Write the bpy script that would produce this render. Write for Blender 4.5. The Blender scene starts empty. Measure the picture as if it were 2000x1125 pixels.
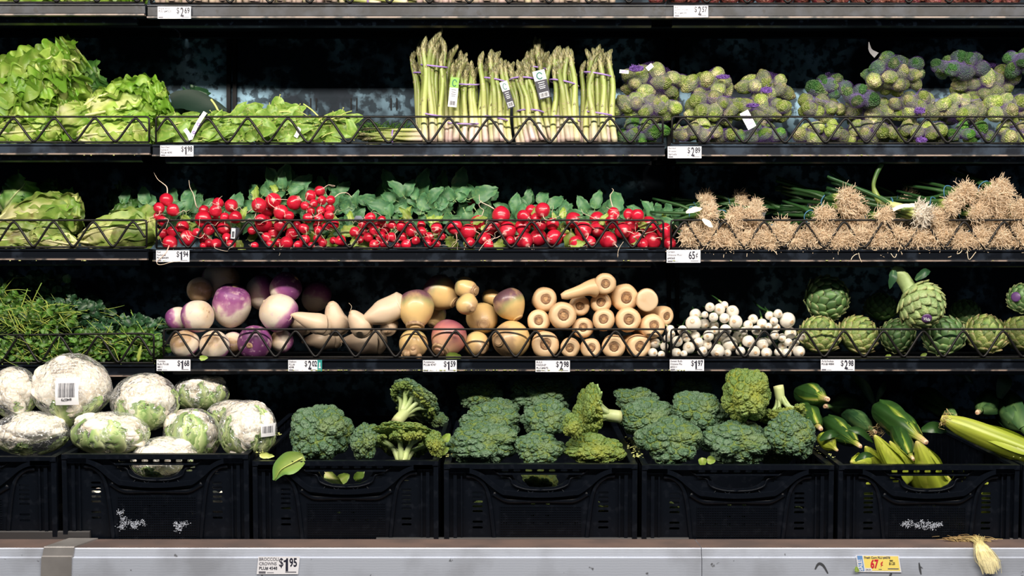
import bpy, math, random
import numpy as np
from mathutils import Vector, Matrix, Euler

# ------------------------------------------------------------------ camera, world, lamps, exposure
SC = bpy.context.scene
COL = SC.collection
FPX = 2460.0          # focal length in pixels of a 2000 x 1125 frame
CD = 3.0              # camera stands 3 m in front of the shelf edges (plane y = 0)
cam = bpy.data.cameras.new('camera')
cam.sensor_width = 36.0
cam.lens = 36.0 * FPX / 2000.0
cam.clip_start = 0.05
camo = bpy.data.objects.new('camera', cam)
camo.location = (0, -CD, 0)
camo.rotation_euler = (math.pi / 2, 0, 0)
COL.objects.link(camo)
SC.camera = camo
SC.view_settings.view_transform = 'Standard'
SC.view_settings.look = 'None'
SC.view_settings.gamma = 1.0
SC.view_settings.use_curve_mapping = False
SC.view_settings.exposure = 0.0
w = bpy.data.worlds.new('store'); SC.world = w; w.use_nodes = True
wn = w.node_tree.nodes['Background']
wn.inputs[0].default_value = (0.55, 0.72, 1.0, 1); wn.inputs[1].default_value = 0.06

def lamp(name, loc, target, sx, sy, power, col):
    l = bpy.data.lights.new(name, 'AREA'); l.shape = 'RECTANGLE'; l.size = sx; l.size_y = sy
    l.energy = power; l.color = col
    o = bpy.data.objects.new(name, l); o.location = loc
    o.rotation_euler = (Vector(target) - Vector(loc)).to_track_quat('-Z', 'Y').to_euler()
    COL.objects.link(o); return o
lamp('canopy_tube_lamp', (0.1, -1.6, 1.14), (0.1, 0, -0.1), 4.6, 0.09, 131, (1.0, 0.90, 0.77))
lamp('cool_fill_lamp', (0.6, -2.3, 2.6), (0.2, 0, -0.3), 5.0, 0.5, 22, (0.72, 0.84, 1.0))  # soft cool fill, added to lift the shaded produce

# ------------------------------------------------------------------ geometry helpers
R = random.Random(7)
def P(px, py, y=0.0):
    k = (CD + y) / FPX
    return np.array([(px - 1000) * k, y, (562.5 - py) * k])
def K(y=0.0): return (CD + y) / FPX

class MB:
    """collects pieces of one mesh; t runs along a piece, r is a random value per piece"""
    def __init__(s): s.V = []; s.F = []; s.T = []; s.Rr = []; s.MI = []; s.n = 0; s.S = []
    def add(s, V, F, t=None, r=0.5, mi=0, smooth=True):
        V = np.asarray(V, float)
        s.V.append(V)
        n = s.n
        for f in F: s.F.append([i + n for i in f])
        s.MI += [mi] * len(F); s.S += [smooth] * len(F)
        s.T.append(np.full(len(V), 0.5) if t is None else np.asarray(t, float) * np.ones(len(V)))
        s.Rr.append(np.full(len(V), float(r)) if np.isscalar(r) else np.asarray(r, float))
        s.n += len(V); return s
    def mesh(s, name, mats, off=None):
        V = np.concatenate(s.V)
        if off is not None: V = V - np.asarray(off)
        me = bpy.data.meshes.new(name)
        me.from_pydata(V.tolist(), [], s.F)
        for nm, arr in (('t', s.T), ('r', s.Rr)):
            a = me.attributes.new(nm, 'FLOAT', 'POINT'); a.data.foreach_set('value', np.concatenate(arr).astype(np.float32))
        if not isinstance(mats, (list, tuple)): mats = [mats]
        for m in mats: me.materials.append(m)
        me.polygons.foreach_set('use_smooth', s.S)
        if len(mats) > 1: me.polygons.foreach_set('material_index', s.MI)
        me.update(); return me

def obj(name, data, parent=None, loc=(0, 0, 0), rot=None, scale=None):
    o = bpy.data.objects.new(name, data); COL.objects.link(o)
    o.location = loc
    if rot is not None: o.rotation_euler = rot
    if scale is not None: o.scale = scale if hasattr(scale, '__len__') else (scale,) * 3
    if parent is not None: o.parent = parent
    return o
def tag(o, label, cat, group=None, kind=None):
    if kind: o['kind'] = kind
    if label: o['label'] = label
    if cat: o['category'] = cat
    if group: o['group'] = group
    return o
def thing(name, label, cat, loc=(0, 0, 0), group=None, rot=(0, 0, 0)):
    o = obj(name, None, None, loc, rot); o.empty_display_size = 0.02
    return tag(o, label, cat, group)
def copy_tree(o, parent=None):
    c = o.copy(); COL.objects.link(c); c.parent = parent
    for ch in list(o.children): copy_tree(ch, c)
    return c
def kill_tree(o):
    for ch in list(o.children): kill_tree(ch)
    bpy.data.objects.remove(o)

_ico = {}
def ico(sub):
    if sub in _ico: return _ico[sub]
    p = (1 + 5 ** .5) / 2
    V = [(-1, p, 0), (1, p, 0), (-1, -p, 0), (1, -p, 0), (0, -1, p), (0, 1, p), (0, -1, -p), (0, 1, -p), (p, 0, -1), (p, 0, 1), (-p, 0, -1), (-p, 0, 1)]
    F = [(0, 11, 5), (0, 5, 1), (0, 1, 7), (0, 7, 10), (0, 10, 11), (1, 5, 9), (5, 11, 4), (11, 10, 2), (10, 7, 6), (7, 1, 8), (3, 9, 4), (3, 4, 2), (3, 2, 6), (3, 6, 8), (3, 8, 9), (4, 9, 5), (2, 4, 11), (6, 2, 10), (8, 6, 7), (9, 8, 1)]
    V = [np.array(v) / np.linalg.norm(v) for v in V]
    for _ in range(sub):
        m = {}; F2 = []
        def mid(a, b):
            k = (a, b) if a < b else (b, a)
            if k not in m:
                v = V[a] + V[b]; V.append(v / math.sqrt(v @ v)); m[k] = len(V) - 1
            return m[k]
        for a, b, c in F:
            x, y, z = mid(a, b), mid(b, c), mid(c, a)
            F2 += [(a, x, z), (b, y, x), (c, z, y), (x, y, z)]
        F = F2
    _ico[sub] = (np.array(V), F); return _ico[sub]

def vnoise(Pn, scale=1.0, seed=0):
    """smooth lattice noise in -1..1, vectorised"""
    q = np.asarray(Pn, float) * scale + seed * 17.31
    i = np.floor(q).astype(np.int64); f = q - i; f = f * f * (3 - 2 * f)
    def h(a, b, c):
        n = (a * 73856093) ^ (b * 19349663) ^ (c * 83492791) ^ (seed * 2654435)
        n = (n ^ (n >> 13)) * 1274126177
        n = (n ^ (n >> 16)) & 0xffff
        return n / 32767.5 - 1
    x, y, z = i[:, 0], i[:, 1], i[:, 2]; u, v, w_ = f[:, 0], f[:, 1], f[:, 2]
    L = lambda a, b, t: a + (b - a) * t
    return L(L(L(h(x, y, z), h(x + 1, y, z), u), L(h(x, y + 1, z), h(x + 1, y + 1, z), u), v),
             L(L(h(x, y, z + 1), h(x + 1, y, z + 1), u), L(h(x, y + 1, z + 1), h(x + 1, y + 1, z + 1), u), v), w_)

def frames(path):
    path = np.asarray(path, float); n = len(path)
    T = np.gradient(path, axis=0); T /= np.linalg.norm(T, axis=1)[:, None] + 1e-12
    up = np.array([0, 0, 1.0]) if abs(T[0][2]) < 0.9 else np.array([0, 1.0, 0])
    N = np.zeros_like(path); nv = up - T[0] * (up @ T[0])
    for i in range(n):
        nv = nv - T[i] * (nv @ T[i]); nv /= np.linalg.norm(nv) + 1e-12; N[i] = nv
    return T, N, np.cross(T, N)
def tube(path, rad, sides=6, caps=True, flat=1.0):
    path = np.asarray(path, float); n = len(path)
    rad = np.full(n, rad, float) if np.isscalar(rad) else np.asarray(rad, float)
    T, N, B = frames(path)
    a = np.arange(sides) * 2 * math.pi / sides
    V = path[:, None, :] + rad[:, None, None] * (np.cos(a)[None, :, None] * N[:, None, :] * flat + np.sin(a)[None, :, None] * B[:, None, :])
    V = V.reshape(-1, 3); F = []
    for i in range(n - 1):
        for j in range(sides):
            k = (j + 1) % sides
            F.append((i * sides + j, i * sides + k, (i + 1) * sides + k, (i + 1) * sides + j))
    if caps: F.append(tuple(range(sides))[::-1]); F.append(tuple((n - 1) * sides + j for j in range(sides)))
    return V, F, np.repeat(np.linspace(0, 1, n), sides)
def lathe(prof, sides=24, bend=None):
    """prof: (radius, z) list along +z"""
    prof = np.asarray(prof, float); n = len(prof)
    a = np.arange(sides) * 2 * math.pi / sides
    V = np.stack([prof[:, 0, None] * np.cos(a), prof[:, 0, None] * np.sin(a), np.repeat(prof[:, 1, None], sides, 1)], -1).reshape(-1, 3)
    F = []
    for i in range(n - 1):
        for j in range(sides):
            k = (j + 1) % sides
            F.append((i * sides + j, i * sides + k, (i + 1) * sides + k, (i + 1) * sides + j))
    F.append(tuple(range(sides))[::-1]); F.append(tuple((n - 1) * sides + j for j in range(sides)))
    return V, F, np.repeat(np.linspace(0, 1, n), sides)
def spl(pts, n):
    """smooth resampled polyline through control points"""
    pts = np.asarray(pts, float); m = len(pts)
    ext = np.vstack([2 * pts[0] - pts[1], pts, 2 * pts[-1] - pts[-2]])
    u = np.linspace(0, m - 1, n); i = np.minimum(u.astype(int), m - 2); f = (u - i)[:, None]
    p0, p1, p2, p3 = ext[i], ext[i + 1], ext[i + 2], ext[i + 3]
    return 0.5 * ((2 * p1) + (-p0 + p2) * f + (2 * p0 - 5 * p1 + 4 * p2 - p3) * f ** 2 + (-p0 + 3 * p1 - 3 * p2 + p3) * f ** 3)
def box(x0, x1, y0, y1, z0, z1):
    V = [(x, y, z) for x in (x0, x1) for y in (y0, y1) for z in (z0, z1)]
    F = [(0, 1, 3, 2), (4, 6, 7, 5), (0, 4, 5, 1), (2, 3, 7, 6), (0, 2, 6, 4), (1, 5, 7, 3)]
    return np.array(V, float), F
def extrude_x(prof, x0, x1):
    """prof: closed (y, z) outline swept along x"""
    n = len(prof)
    V = [(x, p[0], p[1]) for x in (x0, x1) for p in prof]
    F = [(i, (i + 1) % n, n + (i + 1) % n, n + i) for i in range(n)] + [tuple(range(n))[::-1], tuple(range(n, 2 * n))]
    return np.array(V, float), F
def rotm(e): return np.array(Euler(e).to_matrix())
def to_dir(d, roll=0.0):
    """matrix taking +z to direction d"""
    q = Vector((float(d[0]), float(d[1]), float(d[2]))).normalized().to_track_quat('Z', 'Y')
    return q.to_matrix() @ Matrix.Rotation(roll, 3, 'Z')
def dir_eul(d, roll=0.0): return to_dir(d, roll).to_euler()
def plate(name, loops, th, mat, parent=None):
    """2D outline (x, z) with holes, thickness th, standing in the x/z plane; outer loop first"""
    cu = bpy.data.curves.new(name, 'CURVE'); cu.dimensions = '2D'; cu.fill_mode = 'BOTH'; cu.extrude = th / 2
    for lp in loops:
        s = cu.splines.new('POLY'); s.points.add(len(lp) - 1); s.use_cyclic_u = True
        for p, q in zip(s.points, lp): p.co = (q[0], q[1], 0, 1)
    o = bpy.data.objects.new(name, cu); COL.objects.link(o)
    bpy.context.view_layer.update()
    me = bpy.data.meshes.new_from_object(o.evaluated_get(bpy.context.evaluated_depsgraph_get()))
    bpy.data.objects.remove(o); bpy.data.curves.remove(cu)
    me.transform(Matrix.Rotation(math.pi / 2, 4, 'X')); me.materials.clear(); me.materials.append(mat); me.name = name
    return me
def text_mesh(s, size, mat, bold=0.0, sx=1.0, align='LEFT', shear=0):
    cu = bpy.data.curves.new('writing', 'FONT'); cu.body = s; cu.size = size; cu.offset = bold; cu.align_x = align; cu.resolution_u = 3
    cu.extrude = 0.0001
    o = bpy.data.objects.new('writing', cu); COL.objects.link(o)
    bpy.context.view_layer.update()
    me = bpy.data.meshes.new_from_object(o.evaluated_get(bpy.context.evaluated_depsgraph_get()))
    bpy.data.objects.remove(o); bpy.data.curves.remove(cu)
    me.transform(Matrix.Diagonal((sx, 1, 1, 1))); me.transform(Matrix.Rotation(math.pi / 2, 4, 'X'))
    me.materials.clear(); me.materials.append(mat); return me

# ------------------------------------------------------------------ materials
def MAT(name, ramp, by='t', rough=0.5, spec=0.5, coat=0.0, nz=None, bump=None, rvar=0.0, trl=0.0, metal=0.0, sss=0.0, nz2=None, speck=None):
    """ramp: [(pos, rgb)...] along attribute t (or one colour); nz=(scale, rgb, lo, hi): second colour where noise is high;
    bump=(kind, scale, strength, distance); rvar: brightness variation by attribute r"""
    m = bpy.data.materials.new(name); m.use_nodes = True
    nt = m.node_tree; N = nt.nodes; L = nt.links
    b = N['Principled BSDF']; out = N['Material Output']
    b.inputs['Roughness'].default_value = rough; b.inputs['Specular IOR Level'].default_value = spec
    b.inputs['Coat Weight'].default_value = coat; b.inputs['Coat Roughness'].default_value = 0.12; b.inputs['Metallic'].default_value = metal
    if sss: b.inputs['Subsurface Weight'].default_value = sss; b.inputs['Subsurface Radius'].default_value = (0.006, 0.003, 0.0015); b.inputs['Subsurface Scale'].default_value = 1.0
    tc = N.new('ShaderNodeTexCoord')
    if isinstance(ramp[0], (int, float)):
        rgb = N.new('ShaderNodeRGB'); rgb.outputs[0].default_value = (*ramp, 1); col = rgb.outputs[0]
    else:
        cr = N.new('ShaderNodeValToRGB'); e = cr.color_ramp.elements
        while len(e) > 1: e.remove(e[-1])
        e[0].position = ramp[0][0]; e[0].color = (*ramp[0][1], 1)
        for p, c in ramp[1:]:
            k = e.new(p); k.color = (*c, 1)
        at = N.new('ShaderNodeAttribute'); at.attribute_name = by
        L.new(at.outputs['Fac'], cr.inputs[0]); col = cr.outputs[0]
    for z in (nz, nz2):
        if z:
            n = N.new('ShaderNodeTexNoise'); n.inputs['Scale'].default_value = z[0]; n.inputs['Detail'].default_value = 4
            L.new(tc.outputs['Object'], n.inputs['Vector'])
            mr = N.new('ShaderNodeMapRange'); mr.inputs[1].default_value = z[2]; mr.inputs[2].default_value = z[3]
            if len(z) > 4: mr.inputs[4].default_value = z[4]
            L.new(n.outputs['Fac'], mr.inputs[0])
            mx = N.new('ShaderNodeMix'); mx.data_type = 'RGBA'; L.new(mr.outputs[0], mx.inputs[0]); L.new(col, mx.inputs[6])
            mx.inputs[7].default_value = (*z[1], 1); col = mx.outputs[2]
    if speck:
        v = N.new('ShaderNodeTexVoronoi'); v.inputs['Scale'].default_value = speck[0]; L.new(tc.outputs['Object'], v.inputs['Vector'])
        mr = N.new('ShaderNodeMapRange'); mr.inputs[1].default_value = speck[2]; mr.inputs[2].default_value = speck[3]; L.new(v.outputs['Distance'], mr.inputs[0])
        if len(speck) > 4: mr.inputs[4].default_value = speck[4]
        mx = N.new('ShaderNodeMix'); mx.data_type = 'RGBA'; L.new(mr.outputs[0], mx.inputs[0]); L.new(col, mx.inputs[6])
        mx.inputs[7].default_value = (*speck[1], 1); col = mx.outputs[2]
    if rvar:
        ar = N.new('ShaderNodeAttribute'); ar.attribute_name = 'r'
        mr = N.new('ShaderNodeMapRange'); mr.inputs[3].default_value = 1 - rvar; mr.inputs[4].default_value = 1 + rvar
        L.new(ar.outputs['Fac'], mr.inputs[0])
        vm = N.new('ShaderNodeVectorMath'); vm.operation = 'SCALE'; L.new(col, vm.inputs[0]); L.new(mr.outputs[0], vm.inputs[3]); col = vm.outputs[0]
    L.new(col, b.inputs['Base Color'])
    if bump:
        kind, sc, st, di = bump
        if kind == 'noise':
            n = N.new('ShaderNodeTexNoise'); n.inputs['Detail'].default_value = 5; o = n.outputs['Fac']
        elif kind == 'voro':
            n = N.new('ShaderNodeTexVoronoi'); o = n.outputs['Distance']; st = -st
        else:
            n = N.new('ShaderNodeTexWave'); n.bands_direction = kind[-1].upper(); n.inputs['Distortion'].default_value = 3; n.inputs['Detail'].default_value = 3; o = n.outputs['Fac']
        n.inputs['Scale'].default_value = sc; L.new(tc.outputs['Object'], n.inputs['Vector'])
        bp = N.new('ShaderNodeBump'); bp.inputs['Distance'].default_value = di
        bp.inputs['Strength'].default_value = abs(st); bp.invert = st < 0
        L.new(o, bp.inputs['Height']); L.new(bp.outputs[0], b.inputs['Normal'])
    if trl:
        tr = N.new('ShaderNodeBsdfTranslucent'); L.new(col, tr.inputs[0])
        ms = N.new('ShaderNodeMixShader'); ms.inputs[0].default_value = trl
        L.new(b.outputs[0], ms.inputs[1]); L.new(tr.outputs[0], ms.inputs[2]); L.new(ms.outputs[0], out.inputs[0])
    return m
# ------------------------------------------------------------------ fixture: back wall, shelves, fences, deck, rail
m_wall = MAT('back_panel_steel', (0.014, 0.022, 0.034), rough=0.5, spec=0.1, nz=(7, (0.30, 0.50, 0.66), 0.44, 0.68), nz2=(45, (0.010, 0.018, 0.028), 0.46, 0.56, 0.85), bump=('noise', 30, 0.3, 0.002))
m_black = MAT('black_enamel', (0.004, 0.0045, 0.006), rough=0.5, spec=0.15)
m_chan = MAT('shelf_edge_plastic', (0.004, 0.0055, 0.009), rough=0.3, spec=0.16, nz=(26, (0.017, 0.023, 0.035), 0.54, 0.66, 0.7), bump=('noise', 60, 0.15, 0.001))
m_chan_top = MAT('grey_sheen_shelf_edge', (0.012, 0.014, 0.019), rough=0.33, spec=0.2, nz=(20, (0.035, 0.042, 0.058), 0.45, 0.62, 0.8), nz2=(70, (0.01, 0.01, 0.012), 0.58, 0.66, 0.8), bump=('noise', 60, 0.2, 0.001))  # grey reflection on the top row is put into the base colour
m_chan2 = MAT('blue_sheen_shelf_edge', (0.009, 0.012, 0.019), rough=0.3, spec=0.2, nz=(18, (0.035, 0.05, 0.075), 0.48, 0.62, 0.8), bump=('noise', 60, 0.15, 0.001))  # blue-grey reflection on the second row, mixed into its colour
m_lip = MAT('lip_highlight_strip', (0.25, 0.19, 0.16), rough=0.4, nz=(22, (0.03, 0.028, 0.03), 0.46, 0.56))  # brownish highlight along the channel's lower edge, painted as lip colour
m_wire = MAT('coated_wire', (0.008, 0.0075, 0.008), rough=0.4, spec=0.3)
m_under = MAT('under_rail_metal', (0.012, 0.016, 0.026), rough=0.3, nz=(60, (0.10, 0.15, 0.22), 0.6, 0.72))  # pale blue patches paint the highlights along the rail
m_crumb = MAT('leaf_crumbs', (0.42, 0.45, 0.16), rough=0.6)

WALLY = 0.36
mb = MB()
mb.add(*box(-2.6, 2.6, WALLY, WALLY + 0.02, -0.75, 0.95), smooth=False)
tag(obj('wall_back', mb.mesh('wall_back', m_wall)), None, None, kind='structure')
mb = MB()      # raised vertical channels and slots of the wall standards
for px in (448, 460, 1306, 1322, -420, 2190):
    x = P(px, 0, WALLY)[0]; mb.add(*box(x - 0.005, x + 0.005, WALLY - 0.012, WALLY + 0.001, -0.75, 0.95), smooth=False)
for row in (0, 1, 2):
    for px in (607, 618, 686, 697, 764, 775, 842, 853, 920, 931):
        a = P(px, [192, 402, 600][row], WALLY)
        mb.add(*box(a[0] - 0.0016, a[0] + 0.0016, WALLY - 0.003, WALLY + 0.001, a[2] - 0.032, a[2]), smooth=False)
tag(obj('trim_1', mb.mesh('trim_1', m_black)), None, None, kind='structure')
mb = MB(); mb.add(*box(-2.6, 2.6, -0.42, WALLY + 0.02, -0.80, -0.75), smooth=False); mb.add(*box(-2.6, 2.6, -0.48, WALLY + 0.02, -1.5, -1.45), smooth=False)
mb.add(*box(-2.6, 2.6, -3.6, -0.48, -1.5, -1.45), smooth=False)
tag(obj('floor', mb.mesh('floor', MAT('floor_tiles', (0.30, 0.29, 0.28), rough=0.5, nz=(3, (0.22, 0.21, 0.2), 0.4, 0.6)))), None, None, kind='structure')

# one row = (name words, floor px, channel bottom px, fence top px, bays)   bay = (x0, x1, first peak, pitch, droop px)
ROWS = [
    ('top shelf', 9, 37, -48, [(-420, 283, -6, 78.6, 0, 'left'), (293, 1298, 333.2, 77.8, 0, 'middle'), (1303, 2420, 1340.5, 78.8, 0, 'right')]),
    ('second shelf', 282, 306, 228, [(-420, 293, 27.5 - 79.5 * 5, 79.5, 0, 'left'), (303, 1296, 327.5, 78.5, 0, 'middle'), (1311, 2420, 1334, 79.3, 0, 'right')]),
    ('third shelf', 487, 511, 430, [(-420, 288, 28 - 77.5 * 5, 77.5, 0, 'left'), (304, 1297, 329, 78.8, 0, 'middle'), (1309, 2420, 1336, 78, 0, 'right')]),
    ('fourth shelf', 700, 724, 643, [(-420, 302, 40 - 77 * 5, 77, 11, 'left'), (318, 1303, 344, 78, 0, 'middle'), (1309, 2420, 1337, 77.6, 0, 'right')]),
]
FLOORZ = []
wire_r = 0.0029
for ri, (rn, fpx, cpx, tpx, bays) in enumerate(ROWS):
    FLOORZ.append(P(0, fpx, 0)[2])
    for bi, (x0, x1, pk, pitch, droop, side) in enumerate(bays):
        g = lambda px, py, y=0.0: P(px, py + (droop if px > -100 else droop * 0.6), y)
        a = P(x0, 0)[0]; b = P(x1, 0)[0]
        zf = FLOORZ[-1] - droop * K(); zb = P(0, cpx + droop)[2]
        th = zf - zb
        dcut = {0: -3, 1: -1, 2: -1, 3: 0}[ri]
        if side == 'left': zf += (2 if ri < 3 else 0) * K(); zb += (5 if ri == 0 else 3) * K() if ri < 3 else 0
        lab = {'left': 'left', 'middle': 'middle', 'right': 'right'}[side]
        t = thing('display_shelf', f'black steel {rn} from the top with ridged price channel, {lab} bay' if ri else f'glossy black {rn} cut by the upper edge, {side} bay', 'shelf', ((a + b) / 2, 0.0, zb), 'display shelves')
        o = (a + b) / 2, 0.0, zb
        ga = a - 0.004; gb = b + 0.002
        mb = MB(); mb.add(*box(ga, gb, 0.004, WALLY - 0.002, zf - 0.008, zf - 0.001), smooth=False)
        for zz in (0.15, 0.28): mb.add(*box(ga, gb, zz, zz + 0.02, zf - 0.022, zf - 0.008), smooth=False)
        obj('shelf_board', mb.mesh('shelf_board', m_black, o), t)
        cm = m_chan_top if ri == 0 else m_chan2 if ri == 1 else m_chan
        pr = [(0.004, zf - 0.001), (-0.008, zf - 0.001), (-0.010, zf - 0.003), (-0.010, zf - 0.0055), (-0.0055, zf - 0.007), (-0.0055, zb + 0.0065), (-0.010, zb + 0.005), (-0.011, zb + 0.0035), (0.004, zb + 0.0035)]
        mb = MB(); mb.add(*extrude_x(pr, ga, gb), smooth=False)
        obj('price_channel', mb.mesh('price_channel', cm, o), t)
        mb = MB(); mb.add(*extrude_x([(-0.0125, zb + 0.0035), (-0.0125, zb), (0.002, zb), (0.002, zb + 0.0035)], ga, gb), smooth=False)
        obj('channel_lip', mb.mesh('channel_lip', m_lip, o), t)
        mb = MB(); mb.add(*extrude_x([(0.028, zb + 0.004), (0.028, zb - 0.010), (0.040, zb - 0.013), (0.05, zb + 0.004)], ga + 0.02, gb - 0.03), smooth=False)
        obj('under_rail', mb.mesh('under_rail', m_under, o), t)
        # wire guard
        tz = P(0, tpx)[2] - (droop * 0.9) * K()
        t = thing('wire_guard', f'black wavy wire guard along the front of the {rn}, {side} bay', 'wire guard', ((a + b) / 2, -0.002, zf), 'wavy wire guards')
        o = (a + b) / 2, -0.002, zf
        e = 0.006; xa, xb = a + 0.002, b - 0.002; zl = zf + wire_r
        fr = [(xa, 0, zl)]
        if side == 'middle' or side == 'right': fr = [(xa, 0, zl), (xa, 0, tz - e), (xa + 0.3 * e, 0, tz - 0.3 * e), (xa + e, 0, tz)]
        else: fr = [(xa, 0, tz)]
        fr += [(x, 0, tz - (0.004 * math.sin(3 * x) if ri == 3 and side == 'left' else 0)) for x in np.linspace(xa + 0.03, xb - 0.03, 30)]
        if side != 'right': fr += [(xb - e, 0, tz), (xb - 0.3 * e, 0, tz - 0.3 * e), (xb, 0, tz - e), (xb, 0, zl)]
        else: fr += [(xb, 0, tz)]
        mb = MB(); V, F, tt = tube(fr, wire_r * 0.85, 8); mb.add(V, F, tt)
        V, F, tt = tube([(xa, 0, zl), (xb, 0, zl)], wire_r * 0.8, 6); mb.add(V, F, tt)
        obj('guard_frame', mb.mesh('guard_frame', m_wire, o), t)
        amp = (tz - zf - 0.004) / 2 - wire_r; mid = (tz - 0.003 + zf + wire_r) / 2
        pts = []
        xs = np.arange(x0 + 4, x1 - 3, 2.0)
        for px in xs:
            u = 2 * math.pi * (px - pk) / pitch
            v = math.cos(u); v = math.asin(0.90 * v) / math.asin(0.90)
            pts.append((P(px, 0)[0], -0.004, mid + amp * v))
        mb = MB(); V, F, tt = tube(pts, wire_r, 8); mb.add(V, F, tt)
        obj('wave_wire', mb.mesh('wave_wire', m_wire, o), t)

# crumbs caught on the shelf edges (stuff)
mb = MB(); V0, F0 = ico(1)
for _ in range(150):
    row = R.choice([1, 2, 3, 3, 3, 3]); px = R.uniform(0, 2000) if row < 3 else R.uniform(560, 1340)
    zf = P(0, ROWS[row][2])[2] + 0.002
    c = np.array([P(px, 0)[0], -0.0125 - 0.001, zf]); s = R.uniform(0.0007, 0.0022)
    mb.add(V0 * [s * R.uniform(.8, 2), s, s * .7] + c, F0)
tag(obj('leaf_crumbs', mb.mesh('leaf_crumbs', m_crumb)), 'pale green crumbs of leaf scattered on the shelf edges', 'crumbs', kind='stuff')

# ---- front steel rail
m_steel = MAT('brushed_steel', (0.50, 0.55, 0.66), rough=0.5, metal=0.35, nz=(9, (0.36, 0.39, 0.46), 0.45, 0.7), nz2=(55, (0.06, 0.06, 0.065), 0.70, 0.74, 0.8), bump=('wavez', 60, 0.06, 0.001))
m_steel_top = MAT('dull_steel_top', (0.19, 0.135, 0.12), rough=0.5, metal=0.2, nz=(10, (0.13, 0.10, 0.095), 0.4, 0.65))
m_steel_d = MAT('joint_cover_steel', (0.36, 0.35, 0.35), rough=0.45, metal=0.5, nz=(12, (0.28, 0.27, 0.27), 0.4, 0.6))
YF = -0.50
def zq(py, y): return P(0, py, y)[2]
prof = [(YF + 0.09, zq(1053, YF + 0.09)), (YF + 0.001, zq(1070, YF)), (YF, zq(1072, YF)), (YF - 0.002, zq(1087, YF)), (YF - 0.006, zq(1089, YF)), (YF - 0.006, -0.72), (YF + 0.09, -0.72)]
t = thing('front_rail', 'long brushed steel bumper rail running below the black crates', 'rail', (0, YF, -0.72))
for x0, x1 in ((-2.4, P(1370, 0, YF)[0] - 0.0006), (P(1370, 0, YF)[0] + 0.0006, 2.4)):
    mb = MB(); n = len(prof)
    V, F = extrude_x(prof, x0, x1); mb.add(V, F[:1], smooth=False); mb.MI = [1]
    mb.add(V, F[1:], smooth=False, mi=0)
    obj('rail_section', mb.mesh('rail_section', [m_steel, m_steel_top], (0, YF, -0.72)), t)
mb = MB()
q = [(y - 0.003, z + 0.003) for y, z in prof[:5]] + [(YF - 0.009, -0.72), (YF + 0.0, -0.72)]
V, F = extrude_x(q, P(93, 0, YF)[0], P(152, 0, YF)[0])
for i in range(len(V)):
    k = (zq(1053, YF) - V[i][2]) / 0.08
    V[i][0] += -0.004 + (0.018 if V[i][1] > YF + 0.05 else 0) - 0.012 * max(0, min(1, k))
mb.add(V, F, smooth=False); obj('joint_cover', mb.mesh('joint_cover', m_steel_d, (0, YF, -0.72)), t)
for (x0, x1, py, lab) in ((-300, 176, 1037, 'long dark rubber edging strip lying at the left end of the rail'), (735, 1345, 1050, 'thin black edging strip behind the steel rail below the centre crates'), (1972, 2300, 1051, 'black edging strip behind the rail at the right frame edge')):
    a = P(x0, 0, YF + .095)[0]; b = P(x1, 0, YF + .095)[0]; z = zq(py, YF + .095); z0 = zq(1056, YF + .095)
    mb = MB(); mb.add(*extrude_x([(YF + .092, z0 - .01), (YF + .092, z - .002), (YF + .094, z), (YF + .102, z), (YF + .102, z0 - .01)], a, b), smooth=False)
    tag(obj('edging_strip', mb.mesh('edging_strip', MAT('rubber', (0.035, 0.034, 0.036), rough=0.5))), lab, 'edging strip', 'edging strips')
# deck under the crates
mb = MB(); mb.add(*box(-2.5, 2.5, YF + 0.1, WALLY, -0.60, -0.59), smooth=False)
for v in mb.V[0]:
    if v[1] > 0: v[2] += 0.04
tag(obj('trim_2', mb.mesh('trim_2', m_black)), None, None, kind='structure')

# ---- crates
m_crate = MAT('black_crate_plastic', (0.003, 0.0045, 0.008), rough=0.34, spec=0.16, nz=(60, (0.007, 0.009, 0.014), 0.55, 0.7), bump=('noise', 120, 0.1, 0.0006))
m_scuff = MAT('white_label_residue', (0.45, 0.50, 0.60), rough=0.8, nz=(300, (0.2, 0.22, 0.27), 0.45, 0.6))
CY = -0.397; CT = math.radians(3.2); CH = 0.185; CDEP = 0.58
def rrect(x0, x1, z0, z1, r, n=4):
    out = []
    for cx, cz, a0 in ((x1 - r, z1 - r, 0), (x0 + r, z1 - r, 90), (x0 + r, z0 + r, 180), (x1 - r, z0 + r, 270)):
        for i in range(n + 1):
            a = math.radians(a0 + 90 * i / n); out.append((cx + r * math.cos(a), cz + r * math.sin(a)))
    return out
def strip(pts, w):
    """band outline around an open polyline in x/z"""
    p = np.array(pts, float); d = np.gradient(p, axis=0); d /= np.linalg.norm(d, axis=1)[:, None]; nrm = np.stack([-d[:, 1], d[:, 0]], 1)
    return np.vstack([p + nrm * w / 2, (p - nrm * w / 2)[::-1]])
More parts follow.
